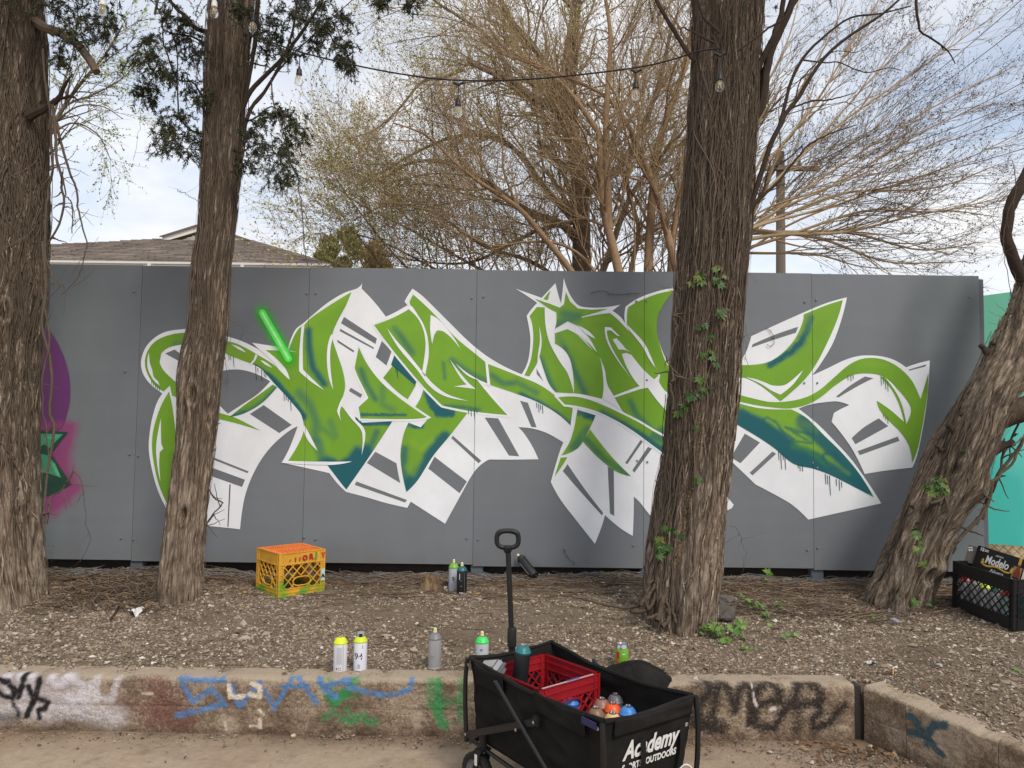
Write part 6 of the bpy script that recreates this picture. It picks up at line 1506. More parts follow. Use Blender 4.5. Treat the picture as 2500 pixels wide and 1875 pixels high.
# ---------------- the house with the hipped shingle roof
YE, YR = 11.0, 15.2
ze = float(at(400, 641, YE)[2])
zr = float(at(480, 585, YR)[2])
house = thing('house', 'house with a brown shingled hip roof and white gutter seen over the fence', 'house', (at(400, 640, YE)[0], YE, 0.3))
HO = np.array(house.location)
xl, xr_ = float(at(-490, 632, YE)[0]), float(at(812, 652, YE)[0])
rl, rr_ = float(at(395, 590, YR)[0]), float(at(612, 590, YR)[0])
MT['shingle'] = mat('asphalt_shingle', rough=.95, var=.2, scale=30, attr=True, bump=.4, bscale=200, spec=.1, bdist=.003)
MT['white_trim'] = mat('white_trim', rgb(222, 220, 214), .6, .05, 6)
MT['cream'] = mat('cream_siding', rgb(214, 200, 172), .8, .08, 4)
def roof_face(name, e0, e1, r0, r1, courses, tab, parent):
    """courses of stepped tabs between the eave e0-e1 and the ridge r0-r1"""
    e0, e1, r0, r1 = [np.array(v_, float) for v_ in (e0, e1, r0, r1)]
    nrm = np.cross(e1 - e0, r0 - e0); nrm /= np.linalg.norm(nrm)
    if nrm[2] < 0: nrm = -nrm
    V, Fq, C = [], [], []
    for k in range(courses):
        a, b_ = k / courses, (k + 1.22) / courses
        p0, p1 = e0 + (r0 - e0) * a, e1 + (r1 - e1) * a
        q0, q1 = e0 + (r0 - e0) * min(b_, 1), e1 + (r1 - e1) * min(b_, 1)
        L = np.linalg.norm(p1 - p0)
        n = max(1, int(L / tab)); off = .5 / n if k % 2 else 0
        cuts = np.clip(np.linspace(0, 1, n + 1) + off, 0, 1); cuts[0] = 0; cuts[-1] = 1
        for j in range(n):
            if cuts[j + 1] - cuts[j] < 1e-4: continue
            g_ = .012 / L
            u0, u1 = cuts[j] + g_ / 2, cuts[j + 1] - g_ / 2
            l1, l0 = rng.uniform(.016, .026), .004
            lo0, lo1 = p0 + (p1 - p0) * u0, p0 + (p1 - p0) * u1
            hi0, hi1 = q0 + (q1 - q0) * u0, q0 + (q1 - q0) * u1
            b0 = len(V)
            V += [lo0 + nrm * l1, lo1 + nrm * l1, hi1 + nrm * l0, hi0 + nrm * l0, lo0 - nrm * .004, lo1 - nrm * .004]
            Fq += [(b0, b0 + 1, b0 + 2, b0 + 3), (b0 + 4, b0 + 5, b0 + 1, b0)]
            c = np.array(rgb(143, 133, 126)) * rng.uniform(.72, 1.18)
            C += [c] * 6
    o = link(name, mesh_np(name, np.array(V) - HO, np.array(Fq), MT['shingle'], False, np.array(C)), parent)
    o['kind'] = 'stuff'
rf = link('roof', None, house)
b = MB(); und = [(xl, YE, ze - .02), (xr_, YE, ze - .02), (rr_, YR, zr - .02), (rl, YR, zr - .02)]
b.add(np.array(und) - HO, [(0, 1, 2, 3)])
b.add(np.array([(xr_, YE, ze - .02), (xr_, YE + 9, ze - .02), (rr_, YR, zr - .02)]) - HO, [(0, 1, 2)])
b.add(np.array([(xl, YE + 9, ze - .02), (xl, YE, ze - .02), (rl, YR, zr - .02)]) - HO, [(0, 1, 2)])
b.build('roof_deck', MT['cream'], rf)
roof_face('shingles', (xl, YE, ze), (xr_, YE, ze), (rl, YR, zr), (rr_, YR, zr), 26, .30, rf)
roof_face('shingles', (xr_, YE, ze), (xr_, YE + 9, ze), (rr_, YR, zr), (rr_, YR + .4, zr), 26, .30, rf)
# the little gable over the ridge: louvred vent, white rakes, roof strips
ap = at(492, 553, YR - .3); gl, gr = at(398, 584, YR - .3), at(604, 592, YR - .3)
gw = (gr[0] - gl[0]); zb_ = min(gl[2], gr[2]) - .02
b = MB(); b.add(np.array([(gl[0] + .12, YR - .22, zb_), (gr[0] - .12, YR - .22, zb_), (ap[0], YR - .22, ap[2] - .1)]) - HO, [(0, 1, 2)]); b.build('gable_wall', MT['cream'], rf)
for k in range(5):
    f = (k + .5) / 5.6
    z = zb_ + (ap[2] - .12 - zb_) * f; hw = gw * .30 * (1 - f)
    b = MB(); b.box(np.array((ap[0], YR - .26, z)) - HO, (2 * hw, .05, .035), Matrix.Rotation(.5, 3, "X")); b.build('louvre', mat('louvre_paint', rgb(196, 194, 188), .7) if k == 0 else bpy.data.materials['louvre_paint'], rf)
for p_, q_ in ((gl, ap), (gr, ap)):
    b = MB(); b.bar(np.array((p_[0], YR - .3, p_[2])) - HO, np.array((q_[0], YR - .3, q_[2] - .02)) - HO, .11, .03, (0, -1, 0)); b.build('rake_board', MT['white_trim'], rf)
    b = MB(); b.add(np.array([(p_[0] + (p_[0] - q_[0]) * .06, YR - .36, p_[2] + .05), (q_[0], YR - .36, q_[2] + .05), (q_[0], YR + 2, q_[2] + .05), (p_[0] + (p_[0] - q_[0]) * .06, YR + 2, p_[2] + .05), (p_[0] + (p_[0] - q_[0]) * .06, YR - .36, p_[2] + .02), (q_[0], YR - .36, q_[2] + .02)]) - HO, [(0, 1, 2, 3), (4, 5, 1, 0)]); b.build('gable_roof', mat('dark_shingle', rgb(112, 98, 88), .95, .2, 12) if p_ is gl else bpy.data.materials['dark_shingle'], rf)
b = MB()
prof = [(0, -.10), (-.09, -.10), (-.11, -.04), (-.125, -.03), (-.125, 0.0), (-.11, 0.0), (-.105, -.03), (0, -.02)]
V = np.array([(x, YE + y - .01, ze + z - .015) for x in (xl, xr_) for y, z in prof]) - HO
b.add(V, [(i, (i + 1) % 8, 8 + (i + 1) % 8, 8 + i) for i in range(8)] + [tuple(range(8))[::-1], tuple(range(8, 16))])
b.build('gutter', MT['white_trim'], house)
for jx in (375, 900 - 300):
    p = at(jx, 640, YE); b = MB(); b.box(np.array((p[0], YE - .075, ze - .065)) - HO, (.05, .125, .1)); b.build('gutter_joint', MT['white_trim'], house)
b = MB(); b.box(np.array(((xl + xr_) / 2, YE + .03, ze - .18)) - HO, (xr_ - xl - .02, .05, .2)); b.build('fascia', MT['cream'], house)
b = MB(); b.box(np.array(((xl + xr_) / 2, YE + 4.8, (ze - .3 + .3) / 2 - .0)) - HO, (xr_ - xl - 1.0, 8.4, ze - .5)); b.build('wall', MT['cream'], house)

# ---------------- utility pole and lines
YP = 20.0
pb_, pt_ = at(1905, 665, YP), at(1905, 372, YP)
pole = thing('utility_pole', 'weathered wooden utility pole with a crossarm behind the fanning tree', 'utility pole', (pb_[0], YP, .2))
b = MB(); b.tube(np.array([(pb_[0], YP, .2), (pt_[0], YP, pt_[2])]) - np.array(pole.location), [.15, .11], 12); b.build('pole', mat('pole_wood', rgb(112, 100, 90), .9, .25, 4, stretch=(1, 1, .1)), pole, True)
ca_ = at(1950, 415, YP); b = MB(); b.box(np.array((pt_[0] + .25, YP - .12, ca_[2])) - np.array(pole.location), (1.5, .12, .12)); b.build('crossarm', bpy.data.materials['pole_wood'], pole)
for k in range(4):
    b = MB(); b.lathe([(.0001, 0), (.05, 0), (.06, .05), (.035, .09), (.05, .13), (.0001, .17)][::-1], 10, np.array((pt_[0] - .42 + k * .44, YP - .12, ca_[2] + .07)) - np.array(pole.location)); b.build('insulator', mat('insulator', rgb(96, 88, 84), .4) if k == 0 else bpy.data.materials['insulator'], pole, True)
PLN = ['topmost', 'second from the top', 'third from the top', 'fourth from the top', 'fifth from the top', 'lowest']
wm = mat('overhead_cable', rgb(84, 86, 92), .6)
for (a, c) in [((1960, 395), (2560, -60)), ((1972, 398), (2600, -25)), ((1985, 402), (2600, 145)), ((1940, 412), (2620, 190)), ((1930, 440), (2620, 222)), ((1915, 470), (2600, 330))]:
    A0, A1 = at(a[0], a[1], YP - .1), at(c[0], c[1], 11.0)
    k = np.linspace(0, 1, 16)[:, None]
    P = A0 * (1 - k) + A1 * k - np.array((0, 0, .25)) * 4 * k * (1 - k)
    b = MB(); b.tube(P, .0065, 5)
    tag(b.build('power_line', wm, None, True), PLN.pop(0) + ' thin power line crossing the sky to the utility pole', 'power line', 'power lines running to the utility pole')
# ================================================================ crates, cans, wagon and the rest
def plastic(name, c, rough=.45, var=.08, **k): return mat(name, c, rough, var, 9, .15, 120, spec=.4, bdist=.002, **k)
MT['black_plastic'] = plastic('black_plastic', rgb(26, 26, 27), .5)
MT['black_metal'] = mat('black_powder_coat', rgb(24, 24, 25), .4, .15, 18, .1, 200, spec=.45)
MT['black_cloth'] = mat('black_canvas', rgb(30, 29, 28), .88, .22, 5, .35, 260, bdist=.002, spec=.15, detail=8, col2=rgb(44, 42, 40), c2pos=(.5, .8))
MT['steel'] = mat('bare_steel', rgb(190, 190, 192), .28, .1, 20, metal=1.0)
MT['white_print'] = mat('white_print', rgb(216, 216, 214), .6, .08, 30)
MT['black_print'] = mat('black_print', rgb(28, 28, 32), .6, .05, 30)
MT['grey_print'] = mat('grey_print', rgb(120, 122, 126), .6, .05, 30)
MT['cream_plastic'] = plastic('cream_nozzle', rgb(226, 212, 160), .5)
_cm = {}
def cmat(c, rough=.4, var=.06):
    k = (tuple(c), rough)
    if k not in _cm: _cm[k] = mat('enamel_paint', rgb(*c), rough, var, 16, .05, 90, spec=.45)
    return _cm[k]
def text_mesh(body, size, shear=0.0, bold=0.0, space=1.0, align='CENTER'):
    cu = bpy.data.curves.new('lettering', 'FONT')
    cu.body, cu.size, cu.shear, cu.offset, cu.space_character = body, size, shear, bold, space
    cu.align_x, cu.align_y = align, 'CENTER'
    cu.resolution_u = 3
    o = bpy.data.objects.new('lettering', cu); COL.objects.link(o)
    me = bpy.data.meshes.new_from_object(o.evaluated_get(bpy.context.evaluated_depsgraph_get()))
    bpy.data.objects.remove(o); bpy.data.curves.remove(cu)
    return me
def wrap_text(name, me, R, z0, th0, parent, m):
    """print lettering round a can: x along the girth, y up"""
    co = np.empty(len(me.vertices) * 3, np.float32); me.vertices.foreach_get('co', co); co = co.reshape(-1, 3)
    a = th0 + co[:, 0] / R
    me.vertices.foreach_set('co', np.stack([np.cos(a) * R, np.sin(a) * R, z0 + co[:, 1]], 1).astype(np.float32).ravel())
    me.materials.clear(); me.materials.append(m)
    return link(name, me, parent)
def wrap_patch(name, a0, a1, z0, z1, R, parent, m, n=10):
    t = np.linspace(a0, a1, n)
    V = np.vstack([np.stack([np.cos(t) * R, np.sin(t) * R, 0 * t + z0], 1), np.stack([np.cos(t) * R, np.sin(t) * R, 0 * t + z1], 1)])
    return link(name, mesh_np(name, V, np.array([(i, i + 1, n + i + 1, n + i) for i in range(n - 1)]), m), parent)
def spray_can(label, loc, body, dome, top='nozzle', face=None, seed=0, cat='spray can', group='spray cans', scale=1.0, rot=None, print_=None, H=.172, R=.0325):
    """body with rolled rims, painted shoulder dome, valve cup and nozzle"""
    t = thing('spray_can', label, cat, loc, group=group)
    if rot is not None: t.rotation_mode = 'QUATERNION'; t.rotation_quaternion = rot
    if scale != 1: t.scale = (scale,) * 3
    b = MB(); b.lathe([(.0001, .004), (R - .006, .003), (R - .002, 0), (R + .0012, .001), (R + .0012, .005), (R - .0008, .008), (R, .012), (R, H - .006), (R - .0006, H - .003)], 28)
    b.build('can_body', cmat(body), t, True)
    b = MB(); b.lathe([(R - .0006, H - .004), (R + .0008, H - .002), (R + .0008, H + .003), (R - .001, H + .005), (R - .004, H + .013), (R - .010, H + .021), (R - .016, H + .026), (.0128, H + .0275)], 28)
    b.build('shoulder_dome', cmat(dome), t, True)
    b = MB(); b.lathe([(.0128, H + .024), (.0142, H + .0285), (.0136, H + .031), (.0118, H + .0305), (.010, H + .027), (.004, H + .0275), (.003, H + .034), (.0001, H + .034)], 20)
    b.build('valve_cup', MT['steel'], t, True)
    fa = -math.pi / 2 if face is None else face
    if top == 'nozzle':
        b = MB(); b.lathe([(.009, H + .029), (.0092, H + .037), (.0078, H + .038), (.0076, H + .049), (.0068, H + .051), (.0001, H + .0512)], 14)
        b.box((math.cos(fa) * .0055, math.sin(fa) * .0055, H + .0445), (.008, .008, .006), Matrix.Rotation(fa, 3, 'Z'))
        b.build('nozzle', MT['cream_plastic'], t, True)
    elif top == 'cap':
        b = MB(); b.lathe([(.0185, H + .021), (.0185, H + .035), (.0165, H + .044), (.0155, H + .0452), (.0001, H + .0455)], 20)
        b.build('cap', cmat((150, 152, 158)), t, True)
        b = MB(); b.box((math.cos(fa) * .0178, math.sin(fa) * .0178, H + .032), (.003, .016, .016), Matrix.Rotation(fa, 3, 'Z')); b.build('cap_slot', MT['black_plastic'], t)
    kz = H / .172
    for q in (print_ or []):
        if q[0] == 't': wrap_text('printed_text', text_mesh(q[1], q[2], q[6] if len(q) > 6 else 0, q[7] if len(q) > 7 else 0.0004), R + .0005, q[3] * kz, fa + q[4], t, MT[q[5]])
        else: wrap_patch('printed_patch', fa + q[1], fa + q[2], q[3] * kz, q[4] * kz, R + .0004 + (q[6] if len(q) > 6 else 0), t, MT[q[5]] if isinstance(q[5], str) else cmat(q[5]))
    return t
def face_cam(p): return math.atan2(CAM[1] - p[1], CAM[0] - p[0])
def on_ground(px, py, dz=-.004):
    p = gpt(px, py); p[2] += dz; return p
lines = [('p', -.55, .30, .150 - k * .0052, .1514 - k * .0052, 'grey_print') for k in range(18)]
p = np.array(atz(830, 1632, .262)); p[2] = float(bank_z(p[0], p[1])) - .002
spray_can('white spray can with bare lime dome, no nozzle and lines of small print', p, (208, 208, 214), (206, 220, 30), None, face_cam(p), print_=lines + [('p', .42, .47, .012, .165, 'grey_print'), ('p', -.62, -.4, .03, .04, (150, 44, 52)), ('p', -.25, -.1, .036, .042, 'grey_print'), ('p', .0, .12, .036, .042, 'grey_print'), ('p', -.25, -.1, .026, .032, 'grey_print'), ('p', .0, .12, .026, .032, 'grey_print')], H=.146)
p = np.array(atz(879, 1628, .262)); p[2] = float(bank_z(p[0], p[1])) - .002
spray_can('white spray can with a big black 94, lime shoulder and grey cap', p, (214, 216, 228), (196, 214, 40), 'cap', face_cam(p), print_=[('t', '94', .044, .098, -.30, 'black_print', 0, .0005), ('p', .22, .40, .143, .146, 'black_print'), ('p', .26, .36, .150, .158, 'black_print')] + [('p', -.40, -.02, .036 + k * .008, .040 + k * .008, 'grey_print') for k in range(3)] + [('p', -.6, .6, .016, .021, 'black_print')], H=.153)
p = np.array(atz(1061, 1626, .258)); p[2] = float(bank_z(p[0], p[1])) - .002
spray_can('all grey spray can with cream nozzle standing alone on the kerb edge', p, (152, 152, 152), (120, 120, 122), 'nozzle', face_cam(p), print_=[('t', 'W', .018, .07, -.5, 'grey_print', .3), ('p', -.65, -.2, .055, .0563, 'grey_print'), ('p', .02, .05, .04, .16, 'grey_print')], H=.142)
p = np.array(atz(1176, 1632, .262)); p[2] = float(bank_z(p[0], p[1])) - .002
spray_can('grey-white spray can with bright green dome and cream nozzle, half hidden behind the wagon', p, (178, 182, 190), (60, 206, 96), 'nozzle', face_cam(p), print_=[('p', -.3, .1, .13, .142, 'grey_print'), ('p', .1, .5, .09, .10, 'grey_print')], H=.148)
p = on_ground(1107, 1439)
spray_can('light grey spray can numbered 9 with green dome by the fence', p, (172, 176, 184), (112, 168, 52), 'nozzle', face_cam(p), print_=[('t', '9', .040, .09, -.1, 'black_print', 0, .0004)], H=.150)
p = on_ground(1127, 1448)
spray_can('black spray can with dark teal dome and cream nozzle by the fence', p, (26, 27, 30), (30, 92, 100), 'nozzle', face_cam(p), print_=[('p', -.52, -.40, .11, .155, 'white_print'), ('p', -.34, -.02, .10, .104, 'grey_print'), ('p', -.5, .6, .009, .016, (196, 190, 206)), ('p', .55, .6, .02, .16, 'grey_print'), ('p', -.3, .1, .06, .064, 'grey_print')], H=.146)
# black can leaning against the foot of the fence
pt_ = at(1272, 1364, YW - .06); pb_ = np.array(gpt(1302, 1400)); pb_[1] = YW - .16; pb_[2] = float(bank_z(pb_[0], pb_[1])) + .035
d = Vector((pt_ - pb_).tolist()); q = d.to_track_quat('Z', 'X')
spray_can('black spray can with white script lying tilted against the foot of the fence', pb_, (30, 31, 32), (36, 40, 38), 'nozzle', -2.2, rot=q, print_=[('p', -1.2, -.9, .03, .06, 'white_print'), ('p', .35, .5, .03, .15, 'white_print'), ('p', -3.1, 3.1, .001, .007, 'white_print')], H=.165)

# ---------------- milk crates
def crate(name, label, loc, rz, L, W, H, mats, tilt=None, flip=False, handle='low', bands=(.30, .18), group=None, pitch=.046, rib=.0055):
    """open lattice crate: ribbed upper band, corner posts, diagonal lattice, hand holes, grid floor"""
    t = thing(name, label, 'crate', loc, rz)
    if tilt: t.rotation_euler = (tilt[0], tilt[1], rz)
    mW, mB = mats
    T = .011
    up = (lambda z: H - z) if flip else (lambda z: z)
    def Z(b):          # turn upside down
        if flip:
            for V in b.V: V[:, 2] = H - V[:, 2]; V[:, 1] *= -1
        return b
    zb, zt = H * bands[1], H * (1 - bands[0])
    for side in range(4):
        ln = L if side % 2 == 0 else W
        off = (W if side % 2 == 0 else L) / 2 - T / 2
        a = side * math.pi / 2
        Rm = np.array(Matrix.Rotation(a, 3, 'Z'))
        def add(b, fn):
            n0 = len(b.V); fn(b)
            for k in range(n0, len(b.V)):
                b.V[k] = (b.V[k] + np.array((0, -off, 0))) @ Rm.T
            return b
        h = ln / 2
        cw = .030                                       # corner post width
        b = MB()
        def frame(b):
            b.box((0, 0, (zt + H) / 2), (ln - .001 * (side % 2) - .002, .005, H - zt))
            for z in (zt, (zt + H) / 2, H - .003): b.box((0, 0, z), (ln - .0015 * (side % 2), T, .006))
            b.box((0, .001, zb / 2 + .002), (ln - .003, .006, zb - .004))
            for z in (.003, zb): b.box((0, 0, z), (ln - .0015 * (side % 2) - .0005, T - .0007, .0056))
            for s in (-1, 1):
                b.box((s * (h - .003), 0, H / 2), (.006, T + .0012, H - .002))
                b.box((s * (h - cw), 0, H / 2), (.0055, T + .0006, H - .003))
                b.box((s * (h - cw / 2), .0018, H / 2), (cw - .004, .004, H - .006))
                for z in (H * .33, H * .5, H * .62): b.box((s * (h - cw / 2), 0, z), (cw - .007, T - .001, .0048))
        add(b, frame)
        Z(b).build('side_wall', mW, t)
        # diagonal bars clipped to the window and broken by the hand hole
        x0, x1 = -h + cw, h - cw
        hz = (zt - .040) if handle == 'high' else zb + .035
        ha, hb = ln * .19, .033
        b = MB()
        def lattice(b):
            for sg, th in ((1, .0070), (-1, .0062)):
                c = -1.0
                for c in np.arange(x0 - (zt - zb) - .01, x1 + (zt - zb) + .01, pitch * 1.0):
                    zz = np.linspace(zb, zt, 60)
                    xx = c + (zz - zb) * .95 * sg if sg > 0 else c + (zt - zz) * .95
                    ok = (xx > x0) & (xx < x1)
                    if handle != 'none': ok &= ((xx / ha) ** 2 + ((zz - hz) / hb) ** 2) > 1
                    i = 0
                    while i < 60:
                        if ok[i]:
                            j = i
                            while j + 1 < 60 and ok[j + 1]: j += 1
                            if j - i > 2: b.bar((xx[i], 0, zz[i]), (xx[j], 0, zz[j]), rib, th + .0001 * (int(c * 1000) % 5), (0, 1, 0))
                            i = j + 1
                        else: i += 1
            if handle != 'none':
                a_ = np.linspace(0, 2 * np.pi, 25)
                P = np.stack([np.cos(a_) * ha, 0 * a_, hz + np.sin(a_) * hb * (.8 + .2 * np.abs(np.cos(a_)))], 1)
                b.tube(P, .0042, 6, False)
        add(b, lattice)
        o = Z(b).build('lattice', mW, t); o['kind'] = 'stuff'
    b = MB()
    n = int(L / .024)
    for k in range(n + 1):
        b.box((-L / 2 + .01 + (L - .02) * k / n, 0, .005), (.008, W - .02, .0062))
    n = int(W / .024)
    for k in range(n + 1):
        b.box((0, -W / 2 + .01 + (W - .02) * k / n, .0054), (L - .02, .0085, .0074))
    b.box((0, 0, .0015), (L - .006, .022, .004)); b.box((0, -W / 2 + .012, .0012), (L - .004, .022, .0035)); b.box((0, W / 2 - .012, .0012), (L - .004, .022, .0035)); b.box((-L / 2 + .012, 0, .001), (.022, W - .05, .0033)); b.box((L / 2 - .012, 0, .001), (.022, W - .05, .0033))
    o = Z(b).build('floor_grid', mB, t); o['kind'] = 'stuff'
    return t
def yellow_mat():
    m = mat('worn_yellow_plastic', rgb(216, 164, 54), .55, .16, 7, .2, 90, col2=rgb(196, 138, 48), spec=.35, bdist=.002)
    t = m.node_tree; bs = t.nodes[m['bsdf']]
    src = bs.inputs['Base Color'].links[0].from_socket
    tcn = N(t, 'ShaderNodeTexCoord'); sp = N(t, 'ShaderNodeSeparateXYZ'); Lk(t, tcn, 'Object', sp, 0)
    nz = N(t, 'ShaderNodeTexNoise', inp={'Scale': 11.0, 'Detail': 4.0}); Lk(t, tcn, 'Object', nz, 'Vector')
    f = M(t, 'MULTIPLY_ADD', nz.outputs[0], .34, M(t, 'MULTIPLY_ADD', sp.outputs[2], -1.0, -.105))      # green overspray low down on the sides
    mr = N(t, 'ShaderNodeMapRange'); mr.inputs[1].default_value = 0; mr.inputs[2].default_value = .07; t.links.new(f, mr.inputs[0])
    mxc = N(t, 'ShaderNodeMix', data_type='RGBA'); t.links.new(mr.outputs[0], mxc.inputs[0]); t.links.new(src, mxc.inputs[6]); mxc.inputs[7].default_value = (*rgb(104, 156, 44), 1)
    t.links.new(mxc.outputs[2], bs.inputs['Base Color'])
    return m
c0 = on_ground(679, 1462); cl = on_ground(620, 1436)
rzY = math.radians(43)
u = np.array((math.cos(rzY), math.sin(rzY))); v_ = np.array((-u[1], u[0]))
ctr = c0[:2] + (u + v_) * .157
yz = float(min(bank_z(*(ctr + s * u * .15 + q * v_ * .15)) for s in (-1, 1) for q in (-1, 1))) + .006
yc = crate('milk_crate', 'upturned yellow milk crate with an orange base on top and painted letters, by the fence', (ctr[0], ctr[1], yz), rzY, .315, .315, .268, (yellow_mat(), mat('orange_plastic', rgb(232, 134, 62), .6, .18, 8, .2, 60, col2=rgb(214, 112, 52), spec=.3)), flip=True, handle='high', bands=(.17, .27), pitch=.056)
b = MB(); b.box((0, 0, .2605), (.302, .302, .003)); b.build('base_sheet', bpy.data.materials['orange_plastic'], yc)
b = MB()
for i in range(11):
    for j in range(11):
        b.box((-.135 + i * .027, -.135 + j * .027, .2664), (.009, .006, .0016), Matrix.Rotation(.5, 3, 'Z'))
o = b.build('base_slots', mat('slot_dark', rgb(96, 52, 26), .8), yc); o['kind'] = 'stuff'
# lettering on the upper band of the right-hand face
def crate_text(s, x, z, sz, c, par, m=None, bold=.003):
    me = text_mesh(s, sz, 0, bold); me.materials.append(m or cmat(c, .6))
    o = link('painted_letter', me, par, (x, -.1603, z)); o.rotation_euler = (math.radians(90), 0, 0); return o
for s, x, z, sz, c in [('I', -.05, .222, .03, (150, 50, 46)), ('I', -.02, .222, .026, (172, 60, 50)), ('O', .015, .226, .042, (168, 34, 40)), ('R', .058, .23, .044, (166, 34, 40)), ('J', .093, .235, .048, (90, 140, 62)), ('Y', .143, .232, .040, (190, 66, 46)), ('S', -.085, .216, .024, (176, 116, 60))]:
    crate_text(s, x, z, sz, c, yc)
b = MB(); b.box((.142, -.1603, .108), (.026, .0014, .075)); b.build('sticker', mat('pale_sticker', rgb(168, 206, 196), .6, .15, 30), yc)
crate_text('A', .142, .1, .03, (30, 34, 34), yc).location.y = -.1613

# black crate with the beer box at the edge of the frame
pA, pB = on_ground(2324, 1488), on_ground(2479, 1545)
ax = (pB - pA)[:2]; ax /= np.linalg.norm(ax); nx_ = np.array((-ax[1], ax[0]))
rzB = math.atan2(ax[1], ax[0])
Lb, Wb = .45, .33
if nx_[0] < 0: nx_ = -nx_
ctr = pA[:2] + ax * Lb / 2 + nx_ * Wb / 2
bz = float(min(bank_z(*(ctr + s * ax * .2 + q * nx_ * .15)) for s in (-1, 1) for q in (-1, 1))) + .008
til = -math.atan2(float(bank_z(*(ctr + ax * .2)) - bank_z(*(ctr - ax * .2))), .4)
bc = crate('black_crate', 'black lattice crate of spray cans and a beer carton beside the leaning tree', (ctr[0], ctr[1], bz + .012), rzB, Lb, Wb, .275, (MT['black_plastic'], MT['black_plastic']), tilt=(0, til, 0), handle='none', bands=(.26, .22), pitch=.050, rib=.0052)
def inB(x, y, z): 
    return np.array((ctr[0], ctr[1], bz + .012)) + np.array((ax[0], ax[1], 0)) * x + np.array((-ax[1], ax[0], 0)) * y + np.array((0, 0, 1)) * (z - til * x * 0) + np.array((0, 0, -math.tan(til) * x))
for i_, (x, y, bd, dm, lb) in enumerate([(-.165, -.115, (150, 152, 156), (150, 44, 56), 'spray can with red shoulder at the far end of the black crate'), (-.09, -.11, (168, 170, 172), (150, 152, 156), 'plain grey spray can behind the lattice of the black crate'), (-.015, -.115, (176, 178, 176), (200, 220, 60), 'spray can with lime shoulder in the middle of the black crate'), (.06, -.112, (180, 182, 182), (40, 90, 88), 'spray can with dark teal shoulder behind the lattice of the black crate'), (.135, -.11, (150, 170, 166), (176, 44, 40), 'spray can with dull red shoulder at the near end of the black crate'),
                                       (.18, -.04, (60, 96, 92), (50, 84, 84), 'dark teal spray can in the near corner of the black crate'), (.10, -.03, (120, 122, 124), (90, 60, 60), 'grey spray can with maroon shoulder inside the black crate')]):
    p = inB(x, y, .012); spray_can(lb, p, bd, dm, None, face_cam(p), group='cans in the black crate', H=.155)
# beer carton: tilted, printed
bx = thing('beer_carton', 'black and gold Modelo beer carton, torn open, standing in the black crate', 'carton', inB(-.045, .02, .175), rzB)
bx.rotation_euler = (math.radians(-16), math.radians(4) + til, rzB + math.radians(9))
BL, BW, BH = .30, .17, .175
MT['carton'] = mat('black_carton', rgb(22, 21, 21), .4, .15, 12, .1, 60, spec=.4)
MT['gold'] = mat('gold_print', rgb(206, 160, 60), .45, .12, 30)
b = MB(); b.box((0, 0, BH / 2), (BL, BW, BH)); b.build('carton_body', MT['carton'], bx, bevel=.003)
def bprint(body, sz, x, z, m, shear=0, bold=0, sc=(1, 1, 1)):
    me = text_mesh(body, sz, shear, bold); me.materials.append(m)
    o = link('printed_text', me, bx, (x, -BW / 2 - .0012, z)); o.rotation_euler = (math.radians(90), 0, 0); o.scale = sc; return o
bprint('Modelo', .058, -.005, .108, MT['white_print'], .12, .0016, (.82, 1.12, 1))
bprint('CERVEZA', .012, .0, .146, MT['white_print'], 0, .0002)
bprint('Negra.', .034, .01, .052, MT['white_print'], .45, .0002)
bprint('12', .026, -.115, .158, MT['white_print'], 0, .0014)
for k in range(2):
    b = MB(); b.box((-.086, -BW / 2 - .0006, .161 - k * .008), (.026, .0008, .004)); b.build('printed_line', MT['white_print'], bx)
for k in range(3):
    b = MB(); b.box((.0, -BW / 2 - .0006, .008 + k * .007), (.09 - k * .02, .0008, .003)); b.build('printed_line', MT['white_print'], bx)
b = MB(); t_ = np.linspace(-1, 1, 15)
zz = .080 + .006 * np.cos(t_ * math.pi * 1.4)
V = np.vstack([np.stack([t_ * .085, 0 * t_ - BW / 2 - .0009, zz - .006], 1), np.stack([t_ * .085, 0 * t_ - BW / 2 - .0009, zz + .004], 1)])
b.add(V, [(i, i + 1, 16 + i, 15 + i) for i in range(14)]); b.build('printed_ribbon', MT['gold'], bx)
for s in (-1, 1):           # small gold supporters at either end of the ribbon
    b = MB(); P = [(0, 0), (.010, .002), (.014, .012), (.008, .014), (.012, .024), (.006, .034), (-.002, .032), (.0, .022), (-.008, .018), (-.004, .008)]
    b.add(np.array([(s * (.088 + x), -BW / 2 - .001, .076 + z) for x, z in P]), [tuple(range(10))]); b.build('printed_emblem', MT['gold'], bx)
b = MB(); b.box((BL / 2 - .028, -BW / 2 - .0006, BH * .36), (.05, .0012, BH * .68)); b.build('printed_panel', cmat((150, 128, 96), .5), bx)
b = MB(); b.add(np.array([(BL / 2 - .05 + x, -BW / 2 - .0018, z) for x, z in [(.004, .02), (.044, .02), (.044, .09), (.034, .115), (.031, .17), (.018, .17), (.016, .115), (.004, .09)]]), [tuple(range(8))]); b.build('printed_bottle', cmat((128, 52, 22), .35), bx)
b = MB(); b.box((BL / 2 - .026, -BW / 2 - .0026, .045), (.042, .0008, .034)); b.build('printed_label', cmat((30, 26, 24), .4), bx)
b = MB(); b.box((BL / 2 - .0245, -BW / 2 - .0022, .155), (.016, .0008, .04)); b.build('printed_neck', MT['gold'], bx)
o = bprint('Modelo', .014, BL / 2 - .026, .048, MT['white_print'], .1, .0003); o.location.y -= .0022
b = MB(); b.box((BL / 2 + .0012, -.01, .08), (.0012, BW * .8, .13)); b.build('pale_end_panel', cmat((196, 176, 168), .6), bx)
